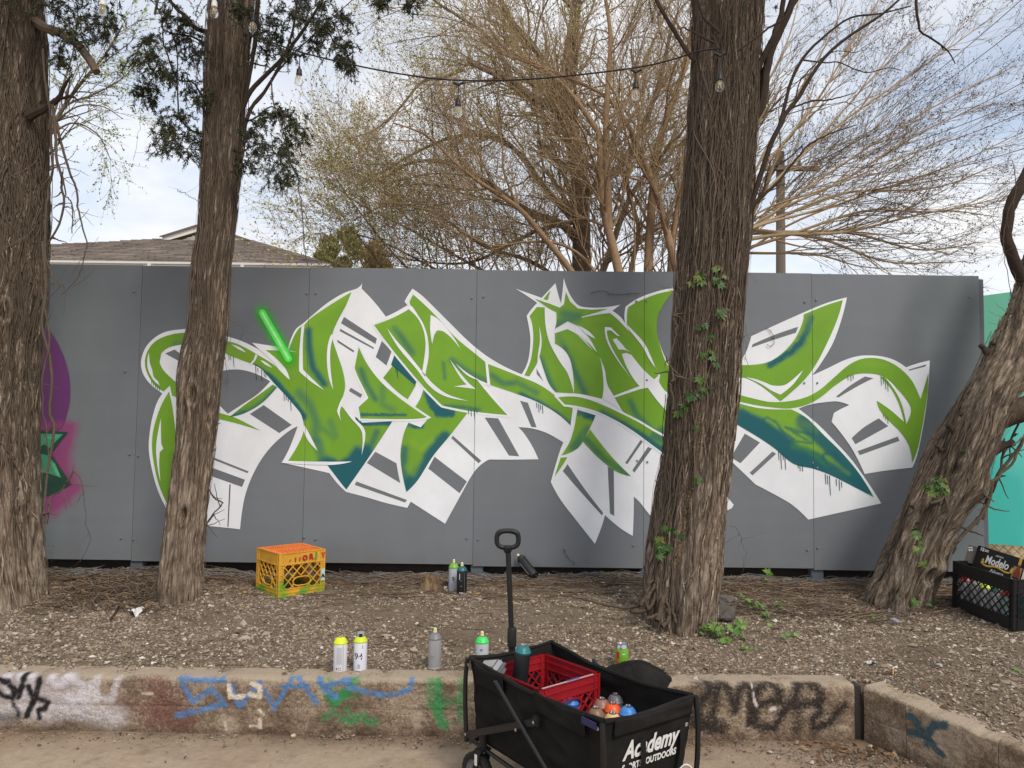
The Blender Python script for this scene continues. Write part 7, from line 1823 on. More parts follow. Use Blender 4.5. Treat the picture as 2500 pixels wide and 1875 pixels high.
b = MB(); b.box((-BL / 2 - .030, 0, BH - .035), (.05, BW - .004, .0025), Matrix.Rotation(-1.0, 3, 'Y')); b.build('torn_flap', MT['carton'], bx)
b = MB(); b.box((-BL / 2 - .026, -BW / 2 + .002, BH * .62), (.05, .0025, BH * .6), Matrix.Rotation(.35, 3, 'Z')); b.build('torn_flap', cmat((96, 90, 84), .7), bx)
me = text_mesh('12', .028, 0, .0012); me.materials.append(MT['white_print']); o = link('printed_text', me, bx, (-BL / 2 - .026, -BW / 2 - .0165, BH * .8)); o.rotation_euler = (math.radians(90), math.radians(70), math.radians(20))

# ---------------- the folding wagon
WC = np.array((.249, 2.943)); WZ = -math.radians(54.4)
wg = thing('folding_wagon', 'black canvas folding wagon with a pull handle and white Academy lettering', 'wagon', (WC[0], WC[1], 0), WZ)
wX, wY = np.array((math.cos(WZ), math.sin(WZ), 0)), np.array((-math.sin(WZ), math.cos(WZ), 0))
def W(x, y, z): return np.array((WC[0], WC[1], 0)) + wX * x + wY * y + np.array((0, 0, z))
HX, HY, ZR, ZF = .400, .212, .495, .185
# tub: fabric walls with slack, folded rim
def cloth_wall(name, P00, P10, P11, P01, nu, nv, amp, seed, par, m, thick=.004, sag=0.0):
    u, v = np.meshgrid(np.linspace(0, 1, nu), np.linspace(0, 1, nv), indexing='ij')
    P = (np.array(P00) * ((1 - u) * (1 - v))[..., None] + np.array(P10) * (u * (1 - v))[..., None] + np.array(P11) * (u * v)[..., None] + np.array(P01) * ((1 - u) * v)[..., None])
    nrm = np.cross(np.array(P10, float) - P00, np.array(P01, float) - P00); nrm /= np.linalg.norm(nrm)
    d = amp * fbm(u * 3.1 + seed, v * 2.2 + (u * 1.5), seed, 4) * np.sin(np.pi * np.clip(v, 0, 1)) ** .5
    d = d + amp * .6 * (1 - np.abs(fbm(u * 4 + v * 3 + seed, v * 2 - u * 2, seed + 5, 2)) * 2) * np.sin(np.pi * v) * np.sin(np.pi * u)
    P = P + nrm * d[..., None]
    P[..., 2] -= sag * np.sin(np.pi * u) * v
    V = P.reshape(-1, 3)
    i, j = np.meshgrid(np.arange(nu - 1), np.arange(nv - 1), indexing='ij'); b = (i * nv + j).ravel()
    me = mesh_np(name, V, np.stack([b, b + nv, b + nv + 1, b + 1], 1), m, True)
    bm = bmesh.new(); bm.from_mesh(me)
    r = bmesh.ops.solidify(bm, geom=bm.faces[:], thickness=thick)
    bm.to_mesh(me); bm.free()
    return link(name, me, par)
bxh = HX - .045; byh = HY - .02
cloth_wall('side_cloth', (-bxh, -byh, ZF), (bxh, -byh, ZF), (HX, -HY, ZR), (-HX, -HY, ZR), 50, 26, .020, 1, wg, MT['black_cloth'], sag=.018)
cloth_wall('side_cloth', (bxh, byh, ZF), (-bxh, byh, ZF), (-HX, HY, ZR), (HX, HY, ZR), 50, 26, .026, 2, wg, MT['black_cloth'], sag=.03)
cloth_wall('end_cloth', (bxh, -byh, ZF), (bxh, byh, ZF), (HX, HY, ZR), (HX, -HY, ZR), 34, 26, .009, 3, wg, MT['black_cloth'], sag=.012)
cloth_wall('end_cloth', (-bxh, byh, ZF), (-bxh, -byh, ZF), (-HX, -HY, ZR), (-HX, HY, ZR), 34, 26, .018, 4, wg, MT['black_cloth'], sag=.014)
cloth_wall('floor_cloth', (-bxh, -byh, ZF), (-bxh, byh, ZF), (bxh, byh, ZF), (bxh, -byh, ZF), 20, 30, .003, 5, wg, MT['black_cloth'])
# folded rim flaps hanging outside
def flap(x0, y0, x1, y1, h, seed, out):
    o_ = np.array(out) * .012
    cloth_wall('rim_flap', np.array((x0, y0, ZR - h)) + o_ * .5, np.array((x1, y1, ZR - h)) + o_ * .5, np.array((x1, y1, ZR + .004)) + o_, np.array((x0, y0, ZR + .004)) + o_, 24, 8, .004, seed, wg, MT['black_cloth'], sag=.012)
flap(-HX + .05, -HY, -.155, -HY, .085, 6, (0, -1, 0)); flap(.045, -HY, HX - .085, -HY, .075, 7, (0, -1, 0)); flap(HX, -HY + .04, HX, HY - .01, .055, 8, (1, 0, 0))
def rim(x0, y0, x1, y1, sag, seed):
    k = np.linspace(0, 1, 24)[:, None]
    P = np.array((x0, y0, ZR + .004)) * (1 - k) + np.array((x1, y1, ZR + .004)) * k
    P[:, 2] -= sag * np.sin(np.pi * k[:, 0]); P[:, 2] += .003 * vnoise(k[:, 0] * 7, seed)
    b = MB(); b.tube(P, .0085 + .0012 * vnoise(k[:, 0] * 9, seed, 3.0), 8); b.build('rim_hem', MT['black_cloth'], wg, True)
rim(-HX, -HY, HX, -HY, .018, 1.0); rim(HX, HY, -HX, HY, .03, 2.0); rim(HX, -HY, HX, HY, .012, 3.0); rim(-HX, HY, -HX, -HY, .014, 4.0)
def wtube(name, pts, r, S=10, par=None, m='black_metal', K=None):
    P = np.array(pts, float)
    if K: P = resample(P, K)
    b = MB(); b.tube(P, r, S); return b.build(name, MT[m], par or wg, True)
# corner posts, slightly bowed
for sx, sy in ((-1, -1), (1, -1), (1, 1), (-1, 1)):
    wtube('corner_post', [(sx * (HX + .004), sy * (HY + .010), ZR + .004), (sx * (HX + .012), sy * (HY + .013), .42), (sx * (HX + .012), sy * (HY + .012), .30), (sx * (HX - .002), sy * (HY + .012), .17)], .0095, 10, K=14)
    b = MB(); b.lathe([(.0001, -.004), (.006, -.003), (.007, 0), (.0001, .001)][::-1], 10); o = b.build('rivet', MT['steel'], wg, True); o.location = (sx * (HX - .012), sy * (HY + .017), ZR - .018); o.rotation_euler = (math.radians(90 * sy) * -1, 0, 0)
# crossing side bars: flat bar and round tube, both sides
for sy in (-1, 1):
    y = sy * (HY + .022)
    b = MB(); b.bar((-HX + .02, y, .205), (.075, y, ZR - .095), .026, .010, (0, 1, 0)); b.build('cross_bar', MT['black_metal'], wg, bevel=.003)
    wtube('cross_bar', [(-.165, y + sy * .012, ZR - .02), (.40, y + sy * .012, .10)], .008)
    wtube('cross_bar', [(-.175, y + sy * .004, ZR - .005), (-.03, y + sy * .010, ZR - .055)], .007) if False else None
    for x, z in ((-HX + .03, .212), (.075, ZR - .095), (-.03, ZR - .155), (-.165, ZR - .022)):
        b = MB(); b.lathe([(.0001, 0), (.0055, .001), (.006, .004), (.003, .0055), (.0001, .0056)][::-1], 10); o = b.build('rivet', MT['steel'], wg, True); o.location = (x, y + sy * .012, z); o.rotation_euler = (math.radians(90) * (-sy), 0, 0)
    b = MB(); b.box((.075, y + sy * .002, ZR - .092), (.036, .014, .036)); b.build('bar_joint', MT['black_plastic'], wg, bevel=.006)
    wtube('lower_rail', [(-HX + .01, sy * (HY + .004), .182), (-.1, sy * (HY - .004), .165), (.15, sy * (HY - .004), .16), (HX - .02, sy * (HY + .004), .165)], .008, K=12)
b = MB(); b.box((.07, -HY - .01, .155), (.06, .03, .028)); b.build('bar_joint', MT['black_plastic'], wg, bevel=.005)
for sx in (-1, 1):
    wtube('lower_rail', [(sx * (HX - .01), -HY, .172), (sx * (HX - .01), HY, .172)], .009)
# wheels
def wheel(cx, cy, ang, fork):
    R_, wd = .078, .040
    w_ = link('wheel', None, wg, (cx, cy, R_)); w_.rotation_euler = (0, 0, ang)
    b = MB(); a = np.arange(40) * 2 * np.pi / 40
    prof = [(R_ - .026, -wd * .42), (R_ - .008, -wd * .5), (R_ - .001, -wd * .36), (R_, 0), (R_ - .001, wd * .36), (R_ - .008, wd * .5), (R_ - .026, wd * .42)]
    n = len(prof); V = np.array([(np.cos(t) * (r + (.0022 if (k + i) % 2 and 1 < i < 5 else 0)), y, np.sin(t) * (r + (.0022 if (k + i) % 2 and 1 < i < 5 else 0))) for k, t in enumerate(a) for i, (r, y) in enumerate(prof)])
    b.add(V, [(k * n + i, k * n + (i + 1) % n, ((k + 1) % 40) * n + (i + 1) % n, ((k + 1) % 40) * n + i) for k in range(40) for i in range(n)])
    b.build('tyre', mat('wheel_rubber', rgb(34, 33, 32), .85, .25, 20) if 'wheel_rubber' not in bpy.data.materials else bpy.data.materials['wheel_rubber'], w_)
    rm = bpy.data.materials.get('grey_rim') or plastic('grey_rim', rgb(116, 116, 120), .5)
    b = MB()
    for y0, y1 in ((-wd * .40, wd * .40),):
        prof = [(.012, -wd * .34), (.020, -wd * .36), (.024, -wd * .20), (.046, -wd * .20), (.050, -wd * .36), (.0535, -wd * .36), (.0535, wd * .36), (.050, wd * .36), (.046, wd * .2), (.024, wd * .2), (.020, wd * .36), (.012, wd * .34)]
        n = len(prof); V = np.array([(np.cos(t) * r, y, np.sin(t) * r) for t in a for r, y in prof])
        b.add(V, [(k * n + i, k * n + i + 1, ((k + 1) % 40) * n + i + 1, ((k + 1) % 40) * n + i) for k in range(40) for i in range(n - 1)])
    for k in range(5):
        t = k * 2 * np.pi / 5
        b.bar((np.cos(t) * .016, 0, np.sin(t) * .016), (np.cos(t) * .05, 0, np.sin(t) * .05), .010, wd * .5, (0, 1, 0))
    b.build('rim', rm, w_, True)
    b = MB(); b.tube([(0, -wd * .62, 0), (0, wd * .62, 0)], .007, 10); b.build('axle', MT['steel'], w_, True)
    if fork:
        f = link('fork', None, wg, (cx, cy, R_)); f.rotation_euler = (0, 0, ang)
        for s in (-1, 1):
            b = MB(); b.bar((-.002, s * wd * .66, -.012), (.028, s * wd * .66, .062), .026, .005, (0, 1, 0)); b.bar((.026, s * wd * .66, .056), (.03, s * wd * .62, .100), .03, .0052, (0, 1, 0)); b.build('fork_blade', MT['black_metal'], f, bevel=.002)
        b = MB(); b.box((.03, 0, .098), (.042, wd * 1.4, .012)); b.tube([(.03, 0, .098), (.03, 0, .160)], .016, 12); b.build('fork_crown', MT['black_plastic'], f, bevel=.003)
        b = MB(); b.box((.022, -wd * .75, .062), (.014, .0012, .042)); b.build('label', MT['white_print'], f)
    return w_
wheel(-HX + .082, -HY - .010, math.radians(8), True); wheel(-HX + .005, HY - .02, math.radians(-10), True)
wheel(HX - .06, -HY - .02, 0, False); wheel(HX - .06, HY + .02, 0, False)
# pull handle
hx = -HX - .022; hy = .012
wtube('handle_shaft', [(hx + .01, hy, .20), (hx, hy, .54)], .015, 12)
wtube('handle_shaft', [(hx, hy, .53), (hx - .02, hy - .012, .918)], .0115, 12)
b = MB(); b.lathe([(.015, .50), (.0195, .505), (.0195, .575), (.016, .585)], 14, (hx, hy, 0)); b.build('handle_collar', MT['black_plastic'], wg, True)
a = np.linspace(0, 2 * np.pi, 41)[:-1]
RX, RZ = .047, .036
e = lambda c, p: np.sign(c) * np.abs(c) ** p
gp = np.stack([0 * a, e(np.cos(a), .7) * RX, e(np.sin(a), .7) * RZ], 1)
rv = math.radians(40)          # the grip turns to face the viewer
gp = gp @ np.array(Matrix.Rotation(math.radians(-34), 3, 'Z')).T
ctrh = np.array((hx - .022, hy - .013, .956))
gp = np.vstack([gp, gp[:2]]) + ctrh
b = MB(); b.tube(gp, .0105 + .0016 * (np.abs(np.sin(np.linspace(0, 4 * np.pi, len(gp)))) * (gp[:, 2] > ctrh[2] + .02)), 10, False); b.build('handle_grip', MT['black_plastic'], wg, True)
b = MB(); b.lathe([(.0125, .905), (.017, .912), (.021, .93), (.012, .938)], 12, (hx - .021, hy - .013, -.008)); b.build('grip_socket', MT['black_plastic'], wg, True)
# print and webbing on the near end
def wprint(body, sz, y, z, bold, shear, sc=1.0):
    me = text_mesh(body, sz, shear, bold); me.materials.append(MT['white_print'])
    z += .004; fx = bxh + (HX - bxh) * (z - ZF) / (ZR - ZF) + .0135
    o = link('printed_text', me, wg, (fx, y, z)); o.rotation_euler = (math.radians(90), 0, math.radians(90)); o.scale = (sc, 1, 1)
    lean = math.atan2(HX - bxh, ZR - ZF); o.rotation_euler = (math.radians(90) - 0, 0, math.radians(90)); o.rotation_euler.rotate_axis('X', lean); return o
wprint('Academy', .088, .010, .374, .0030, .22, .78)
wprint('SPORTS+OUTDOORS', .032, .010, .318, .0014, .0, .84)
wprint('\u00ae', .02, .180, .402, 0, 0)
for y in (-.036, .158):
    b = MB(); k = np.linspace(0, 1, 14); zz = .405 + (.17 - .405) * k
    xx = bxh + (HX - bxh) * (zz - ZF) / (ZR - ZF) + .019 + .004 * np.sin(k * 7 + y * 30)
    V = np.vstack([np.stack([xx, 0 * k + y - .011 + .004 * np.sin(k * 5), zz], 1), np.stack([xx + .0025, 0 * k + y + .011 + .004 * np.sin(k * 5), zz], 1)])
    b.add(V, [(i, i + 1, 15 + i, 14 + i) for i in range(13)]); b.build('webbing_strap', MT['black_cloth'], wg, True)
b = MB(); b.box((HX - .05, -HY - .020, ZR - .012), (.07, .004, .022)); b.build('blue_tag', cmat((40, 40, 84), .6), wg)
# white cord knotted round the far near-end post
wc_ = thing('white_cord', 'white cord tangled round the lower corner of the wagon by the kerb', 'cord', W(HX + .012, HY + .016, .17))
r_ = np.random.default_rng(15)
o_ = np.array(wc_.location)
k = np.linspace(0, 1, 90)
P = np.stack([np.cos(k * 36) * (.022 + .012 * np.sin(k * 23)), np.sin(k * 36) * (.024 + .01 * np.cos(k * 19)), -.02 + .05 * vnoise(k * 11, 2.0) + .01 * np.sin(k * 50)], 1)
b = MB(); b.tube(P, .0022, 6); b.build('cord_bundle', MT['white_print'], wc_, True)
b = MB(); b.tube(resample(np.array([(-.01, 0, .02), (-.015, -.01, .06), (-.03, -.015, .09), (-.052, -.02, .10), (-.07, -.02, .085)]), 18), .0026, 6); b.build('cord_loop', MT['white_print'], wc_, True)
b = MB(); b.tube(resample(np.array([(.01, 0, -.01), (.05, .03, -.03), (.09, .04, -.08), (.12, .08, -.14)]), 14), .002, 6); b.build('cord_end', MT['white_print'], wc_, True)

# red crate and its contents
RC = (-.208, .012); rcz = ZF + .012
rcm = mat('red_plastic', rgb(158, 28, 38), .5, .2, 9, .2, 80, col2=rgb(134, 20, 32), spec=.4, bdist=.002)
p = W(RC[0], RC[1], rcz)
rc = crate('milk_crate', 'scuffed red milk crate holding spray cans inside the wagon', p, WZ + math.radians(4), .33, .325, .265, (rcm, rcm), handle='high', bands=(.22, .24), rib=.006)
b = MB(); b.bar((.1655, -.15, .2672), (.166, .12, .2672), .006, .003, (0, 0, 1)); b.build('scuffed_rim', mat('white_scuff', rgb(190, 150, 150), .7, .3, 40), rc)
b = MB(); b.bar((.1652, -.02, .2695), (.1652, .045, .2695), .007, .002, (0, 0, 1)); b.build('painted_streak', cmat((60, 84, 150), .6), rc)
WHF = None
def wcan(lb, x, y, z, bd, dm, top=None, H=.172, rot=None, pr=None):
    p = W(x, y, z); return spray_can(lb, p, bd, dm, top, face_cam(p), group='cans in the wagon', H=H, rot=rot, print_=pr)
fz = ZF + .009
def wl(px, py):
    """wagon-floor place of a can whose valve is seen at a pixel"""
    d = atz(px, py, fz + .203)[:2] - WC
    return float(d @ wX[:2]), float(d @ wY[:2])
wcan('spray can with chocolate brown dome in the wagon, beside the red crate', *wl(1455, 1726), fz, (60, 50, 46), (128, 98, 74))
wcan('spray can with dusty rose-brown dome in the wagon, behind the orange one', *wl(1469, 1704), fz, (60, 50, 46), (140, 102, 88))
wcan('spray can with bright orange dome amid the wagon cans', *wl(1496, 1715), fz, (196, 190, 186), (224, 88, 34))
wcan('spray can with tan dome nearest the wagon hem', *wl(1496, 1739), fz, (70, 62, 56), (214, 176, 122), pr=None)
wcan('spray can with light blue dome at the end of the wagon cans', *wl(1533, 1722), fz, (50, 60, 80), (62, 132, 206))
wcan('spray can with steel grey dome half hidden behind the orange one', *wl(1502, 1693), fz, (90, 92, 96), (96, 98, 104))
fz2 = rcz + .012
for (x, y, bd, dm, lb) in [(-.085, -.045, (40, 60, 120), (40, 92, 176), 'spray can with deep blue dome behind the red lattice'), (-.085, .06, (50, 80, 140), (60, 120, 200), 'spray can with sky blue dome behind the red lattice'), (-.092, -.115, (196, 190, 190), (206, 200, 200), 'white spray can at the near corner of the red crate'), (-.215, -.085, (30, 30, 32), (34, 34, 36), 'black spray can with bare steel valve inside the red crate'), (-.165, .02, (40, 40, 44), (96, 40, 44), 'spray can with maroon dome in the middle of the red crate')]:
    wcan(lb, x, y, fz2, bd, dm, None, .150 if dm[0] != 34 else .175)
tq = Vector((.10, -.02, 1)).to_track_quat('Z', 'X')
wcan('tall black spray can with teal dome leaning out of the red crate', -.288, -.052, rcz + .135, (30, 32, 34), (34, 106, 112), None, .195, tq, [('p', .45, .60, .01, .17, 'grey_print'), ('p', -.75, -.35, .06, .10, 'white_print'), ('p', .15, .24, .03, .045, 'white_print'), ('p', .15, .24, .055, .07, 'white_print'), ('p', .15, .24, .08, .095, 'white_print'), ('p', -.3, .4, .12, .122, 'grey_print')])
wcan('short grey can wedged under the tall black one in the red crate', -.285, -.055, fz2, (120, 120, 124), (110, 112, 116), None, .098)
# respirator cartridge resting on the corner of the red crate
rp = thing('respirator', 'grey respirator filter with a pale grille resting on the corner of the red crate', 'respirator', W(-.315, -.172, .478), WZ)
rp.rotation_euler = (math.radians(24), math.radians(-14), WZ + math.radians(20))
gm = plastic('grey_respirator', rgb(158, 158, 162), .55); gd = plastic('darker_respirator', rgb(112, 112, 118), .6)
def rbox(nm, c, d, m, bv):
    b = MB(); b.box(c, d); return b.build(nm, m, rp, bevel=bv)
rbox('filter_body', (0, 0, 0), (.098, .075, .026), gm, .011); rbox('filter_rim', (0, 0, -.016), (.108, .085, .010), gd, .005); rbox('filter_face', (0, .0, .0135), (.074, .052, .004), gd, .002)
for k in range(7): rbox('grille_bar', (-.027 + k * .009, 0, .0165), (.0045, .040, .004), cmat((168, 166, 166), .6), .001)
rbox('mask_edge', (.01, -.004, -.030), (.088, .068, .022), gd, .009)

# ---------------- drink can and jacket on the kerb behind the wagon
p = np.array(atz(1518, 1625, .262)); p[2] = float(bank_z(p[0], p[1])) + .002
dc = thing('drink_can', 'opened lime green and silver drink can on the kerb behind the wagon', 'drink can', p)
b = MB(); b.lathe([(.0001, .004), (.022, .002), (.026, .0), (.033, .010), (.033, .098)], 26); b.build('can_body', mat('green_can_print', rgb(122, 186, 60), .35, .12, 18, spec=.5), dc, True)
b = MB(); b.lathe([(.033, .098), (.0325, .104), (.027, .116), (.0268, .119), (.0255, .119), (.0245, .1145), (.0001, .1145)], 26); b.build('can_top', MT['steel'], dc, True)
fa = face_cam(p)
b = MB(); b.box((.004, 0, .1155), (.022, .014, .0012)); b.build('ring_pull', MT['steel'], dc)
b = MB(); b.lathe([(.0001, 0), (.008, 0), (.0001, .0006)], 12, (-.012, 0, .1150)); b.build('opening', MT['black_print'], dc)
wrap_patch('printed_patch', fa - .9, fa - .35, .05, .085, .0334, dc, cmat((190, 40, 44))); wrap_patch('printed_patch', fa + .05, fa + .5, .072, .077, .0334, dc, MT['white_print']); wrap_patch('printed_patch', fa - .95, fa - .5, .02, .046, .0334, dc, cmat((214, 60, 50)))
jk = thing('jacket', 'crumpled black jacket lying on the kerb behind the wagon', 'jacket', at(1560, 1640, 3.68))
o_ = np.array(jk.location)
u, v = np.meshgrid(np.linspace(0, 1, 60), np.linspace(0, 1, 34), indexing='ij')
X = -.15 + .29 * u + .03 * fbm(v * 3, u * 2, 4.0, 2); Yj = -.13 + .27 * v
hgt = .062 * np.clip(np.sin(np.pi * np.clip(u * 1.05, 0, 1)) ** .6, 0, 1) * (.35 + .75 * np.clip(1.2 - v, 0, 1)) * np.clip(v * 9, 0, 1) ** .5 * np.clip((1 - v) * 5, 0, 1) ** .5 + .02 * (1 - np.abs(fbm(u * 4 + v, v * 3 - u, 2.0, 3))) * np.sin(np.pi * u) * np.sin(np.pi * v)
V = np.stack([X, Yj, hgt], 2)
base = bank_z(V[..., 0] + o_[0], V[..., 1] + o_[1])
base = np.where(Yj + o_[1] < 3.75, KERB_H + .003, base)
over = np.clip((3.6 - (Yj + o_[1])) / .05, 0, 1)
V[..., 2] += base - o_[2] - over * .05
i, j = np.meshgrid(np.arange(59), np.arange(33), indexing='ij'); b0 = (i * 34 + j).ravel()
link('jacket_body', mesh_np('jacket_body', V.reshape(-1, 3), np.stack([b0, b0 + 34, b0 + 35, b0 + 1], 1), MT['black_cloth'], True), jk)
P = resample(np.array([(-.09, -.05, .055), (-.02, -.07, .06), (.05, -.07, .055), (.10, -.05, .035), (.135, -.03, .015)]), 26)
P[:, 2] += np.interp(P[:, 0], [-.2, .2], [0, 0]) + float(bank_z(o_[0], o_[1])) - o_[2]
b = MB(); b.tube(P, np.linspace(.016, .020, 26) * (1 + .12 * vnoise(np.arange(26) * .8, 3.0)), 14); b.build('sleeve', MT['black_cloth'], jk, True)
b = MB(); b.lathe([(.0001, 0), (.004, .001), (.0001, .002)], 8, P[9] + np.array((-.02, -.028, .012))); b.build('stud', MT['steel'], jk)

# ---------------- festoon lights
MT['cable'] = mat('black_rubber_cable', rgb(30, 30, 31), .6, .1, 30)
gl_ = bpy.data.materials.new('bulb_glass'); gl_.use_nodes = True
bs = gl_.node_tree.nodes['Principled BSDF']; bs.inputs['Base Color'].default_value = (.95, .95, .93, 1); bs.inputs['Transmission Weight'].default_value = .9; bs.inputs['Roughness'].default_value = .06; bs.inputs['IOR'].default_value = 1.12; bs.inputs['Alpha'].default_value = .75
gt = gl_.node_tree; gn = N(gt, 'ShaderNodeTexNoise', inp={'Scale': 30.0}); gm_ = N(gt, 'ShaderNodeMapRange'); gm_.inputs[3].default_value = .03; gm_.inputs[4].default_value = .12; Lk(gt, gn, 0, gm_, 0); Lk(gt, gm_, 0, bs, 'Roughness')
MT['filament'] = mat('warm_filament', rgb(222, 190, 130), .4, .1, 30)
def lamp(par, org, px, py, Y, drop, white=False, tilt=0):
    """hook under the cable, drop lead, socket and clear bulb; (px, py) is the middle of the bulb"""
    c = at(px, py, Y) - org
    s = link('lamp_socket', None, par, tuple(c))
    m = MT['white_print'] if white else MT['black_plastic']
    b = MB(); b.lathe([(.0001, .075), (.006, .074), (.008, .06), (.015, .055), (.0165, .03), (.0175, .028), (.0175, .022), (.0165, .02)][::-1], 16)
    if drop: b.tube([(0, 0, .07), (.002, 0, .07 + drop)], .003, 6); b.tube([(-.028, 0, .075 + drop), (-.012, 0, .068 + drop), (.002, 0, .058 + drop), (.014, 0, .068 + drop), (.03, 0, .075 + drop)], .007, 8)
    b.build('socket_shell', m, s, True)
    b = MB(); b.lathe([(.0001, -.042), (.010, -.041), (.019, -.034), (.0235, -.022), (.024, -.012), (.021, .003), (.015, .016), (.0135, .022)], 20); b.build('bulb', gl_, s, True)
    b = MB()
    for k in range(4): b.tube([(.006 * math.cos(k * 1.57), .006 * math.sin(k * 1.57), .02), (.009 * math.cos(k * 1.57 + .4), .009 * math.sin(k * 1.57 + .4), -.022)], .0011, 5)
    b.tube([(0, 0, .02), (0, 0, -.004)], .004, 6); b.build('filament', MT['filament'], s)
YLs, YLe = 4.42, 4.05
def lampY(x): return float(np.interp(x, [500, 1760], [YLs, YLe]))
org = at(1118, 195, lampY(1118))
sl = thing('string_lights', 'black festoon cable with clear bulbs slung from the slim trunk to the big trunk', 'string lights', org)
pts = [(560, 40), (604, 84), (640, 95), (730, 126), (860, 158), (1000, 184), (1118, 196), (1260, 195), (1400, 184), (1553, 165), (1640, 146), (1700, 126), (1756, 118)]
P = resample(np.array([at(x, y, lampY(x)) for x, y in pts]), 90)
b = MB(); b.tube(P - org, .0046, 6); b.build('cable', MT['cable'], sl, True)
for px, py, dr in [(730, 192, .075), (1118, 268, .085), (1552, 226, .055), (1757, 206, .10), (617, 62, .0)]:
    lamp(sl, org, px, py, lampY(px), dr)
org = at(400, -30, 4.2)
sl2 = thing('string_lights', 'festoon lights entering at the top with a white socketed bulb between the two cedar trunks', 'string lights', org)
P = resample(np.array([at(x, y, 4.25) for x, y in [(60, -20), (160, -40), (250, -45), (400, -35), (530, -50), (560, 20)]]), 30)
b = MB(); b.tube(P - org, .0046, 6); b.build('cable', MT['cable'], sl2, True)
lamp(sl2, org, 251, 22, 4.25, .03, True); lamp(sl2, org, 523, 26, 4.25, .03, True)
# ================================================================ litter, stump, weeds
r_ = np.random.default_rng(71)
def litter(name, n, xr, yr, L, rad, cols, lift=(.002, .03), m=None, curve=.03):
    x = r_.uniform(*xr, n); y = r_.uniform(*yr, n)
    a = r_.normal(0, .55, n) + (r_.uniform(0, 1, n) < .25) * r_.uniform(0, 3, n)
    Ln = r_.uniform(*L, n); K = 5
    k = np.linspace(-.5, .5, K)
    X = x[:, None] + np.cos(a)[:, None] * Ln[:, None] * k + np.cumsum(r_.normal(0, curve * .3, (n, K)), 1) * Ln[:, None]
    Yy = y[:, None] + np.sin(a)[:, None] * Ln[:, None] * k * .6 + np.cumsum(r_.normal(0, curve, (n, K)), 1) * Ln[:, None]
    Z = bank_z(X, Yy) + r_.uniform(*lift, n)[:, None] * r_.uniform(.2, 1.6, (n, K)) + rad[0]
    R = r_.uniform(*rad, n)[:, None] * np.linspace(1.1, .7, K)
    V, Fq = tubes(np.stack([X, Yy, Z], 2), R, 4)
    c = np.array(cols)[r_.integers(0, len(cols), n)] * r_.uniform(.7, 1.15, (n, 1))
    o = link(name, mesh_np(name, V, Fq, m or MT['gravel'], True, np.repeat(c, K * 4, 0)))
    return tag(o, kind='stuff')
BR = [rgb(118, 101, 85), rgb(100, 84, 71), rgb(138, 120, 101), rgb(86, 74, 64)]
GY = [rgb(120, 124, 128), rgb(104, 108, 112), rgb(138, 138, 138)]
litter('twig_litter', 1500, (-3.9, 4.0), (5.05, 5.44), (.08, .5), (.0012, .0032), BR)
litter('twig_litter', 900, (-3.9, 4.0), (4.7, 5.1), (.05, .35), (.001, .0024), BR, (.001, .01))
litter('twig_litter', 800, (-3.9, 4.0), (5.26, 5.50), (.08, .4), (.0012, .003), GY, (.003, .022))
litter('twig_litter', 420, (-3.2, 3.3), (3.76, 4.7), (.03, .22), (.0008, .002), BR, (.001, .006))
litter('twig_litter', 500, (1.2, 3.2), (4.5, 5.2), (.1, .5), (.0012, .003), BR)
litter('twig_litter', 260, (-2.75, -2.05), (4.45, 5.0), (.08, .3), (.0015, .004), BR, (.004, .05))
# overspray-greyed rubble along the foot of the fence
n = 2600
x = r_.uniform(-3.9, 3.9, n); y = 5.40 + np.abs(r_.normal(0, .09, n)); r = np.clip(np.exp(r_.normal(math.log(.008), .45, n)), .004, .026)
tag(link('rubble', stones('rubble', x, y, bank_z(x, y) + r * .1, r, np.array(GY + [BR[1], rgb(78, 80, 84)])[r_.integers(0, 5, n)] * r_.uniform(.6, 1, (n, 1)))), kind='stuff')
# dry leaves: flat curled
n = 700
x = np.concatenate([r_.uniform(-3.8, 3.9, 480), r_.uniform(-2.8, -2.0, 120), 1.62 + r_.normal(0, .2, 100)]); y = np.concatenate([5.05 + r_.uniform(0, .42, 480), r_.uniform(4.5, 5.0, 120), 3.46 + r_.normal(0, .09, 100)])
z = np.where(bank_dist(x, y) > .1, bank_z(x, y), .004) + .008
P = np.stack([x, y, z], 1); D = r_.normal(0, 1, (n, 3)) * np.array((1, 1, .35))
V, Fq = blades(n, P, D, r_.uniform(.02, .06, n), r_.uniform(.012, .03, n), r_)
c = np.array([rgb(146, 112, 80), rgb(120, 90, 66), rgb(168, 136, 100), rgb(98, 76, 60)])[r_.integers(0, 4, n)] * r_.uniform(.75, 1.1, (n, 1))
k = (bank_dist(P[:, 0], P[:, 1]) > .1) | (bank_dist(P[:, 0], P[:, 1]) < -.03)
tag(link('dry_leaves', mesh_np('dry_leaves', V.reshape(-1, 4, 3)[k].reshape(-1, 3), Fq[:k.sum()], MT['gravel'], False, c[k].repeat(4, 0))), kind='stuff')
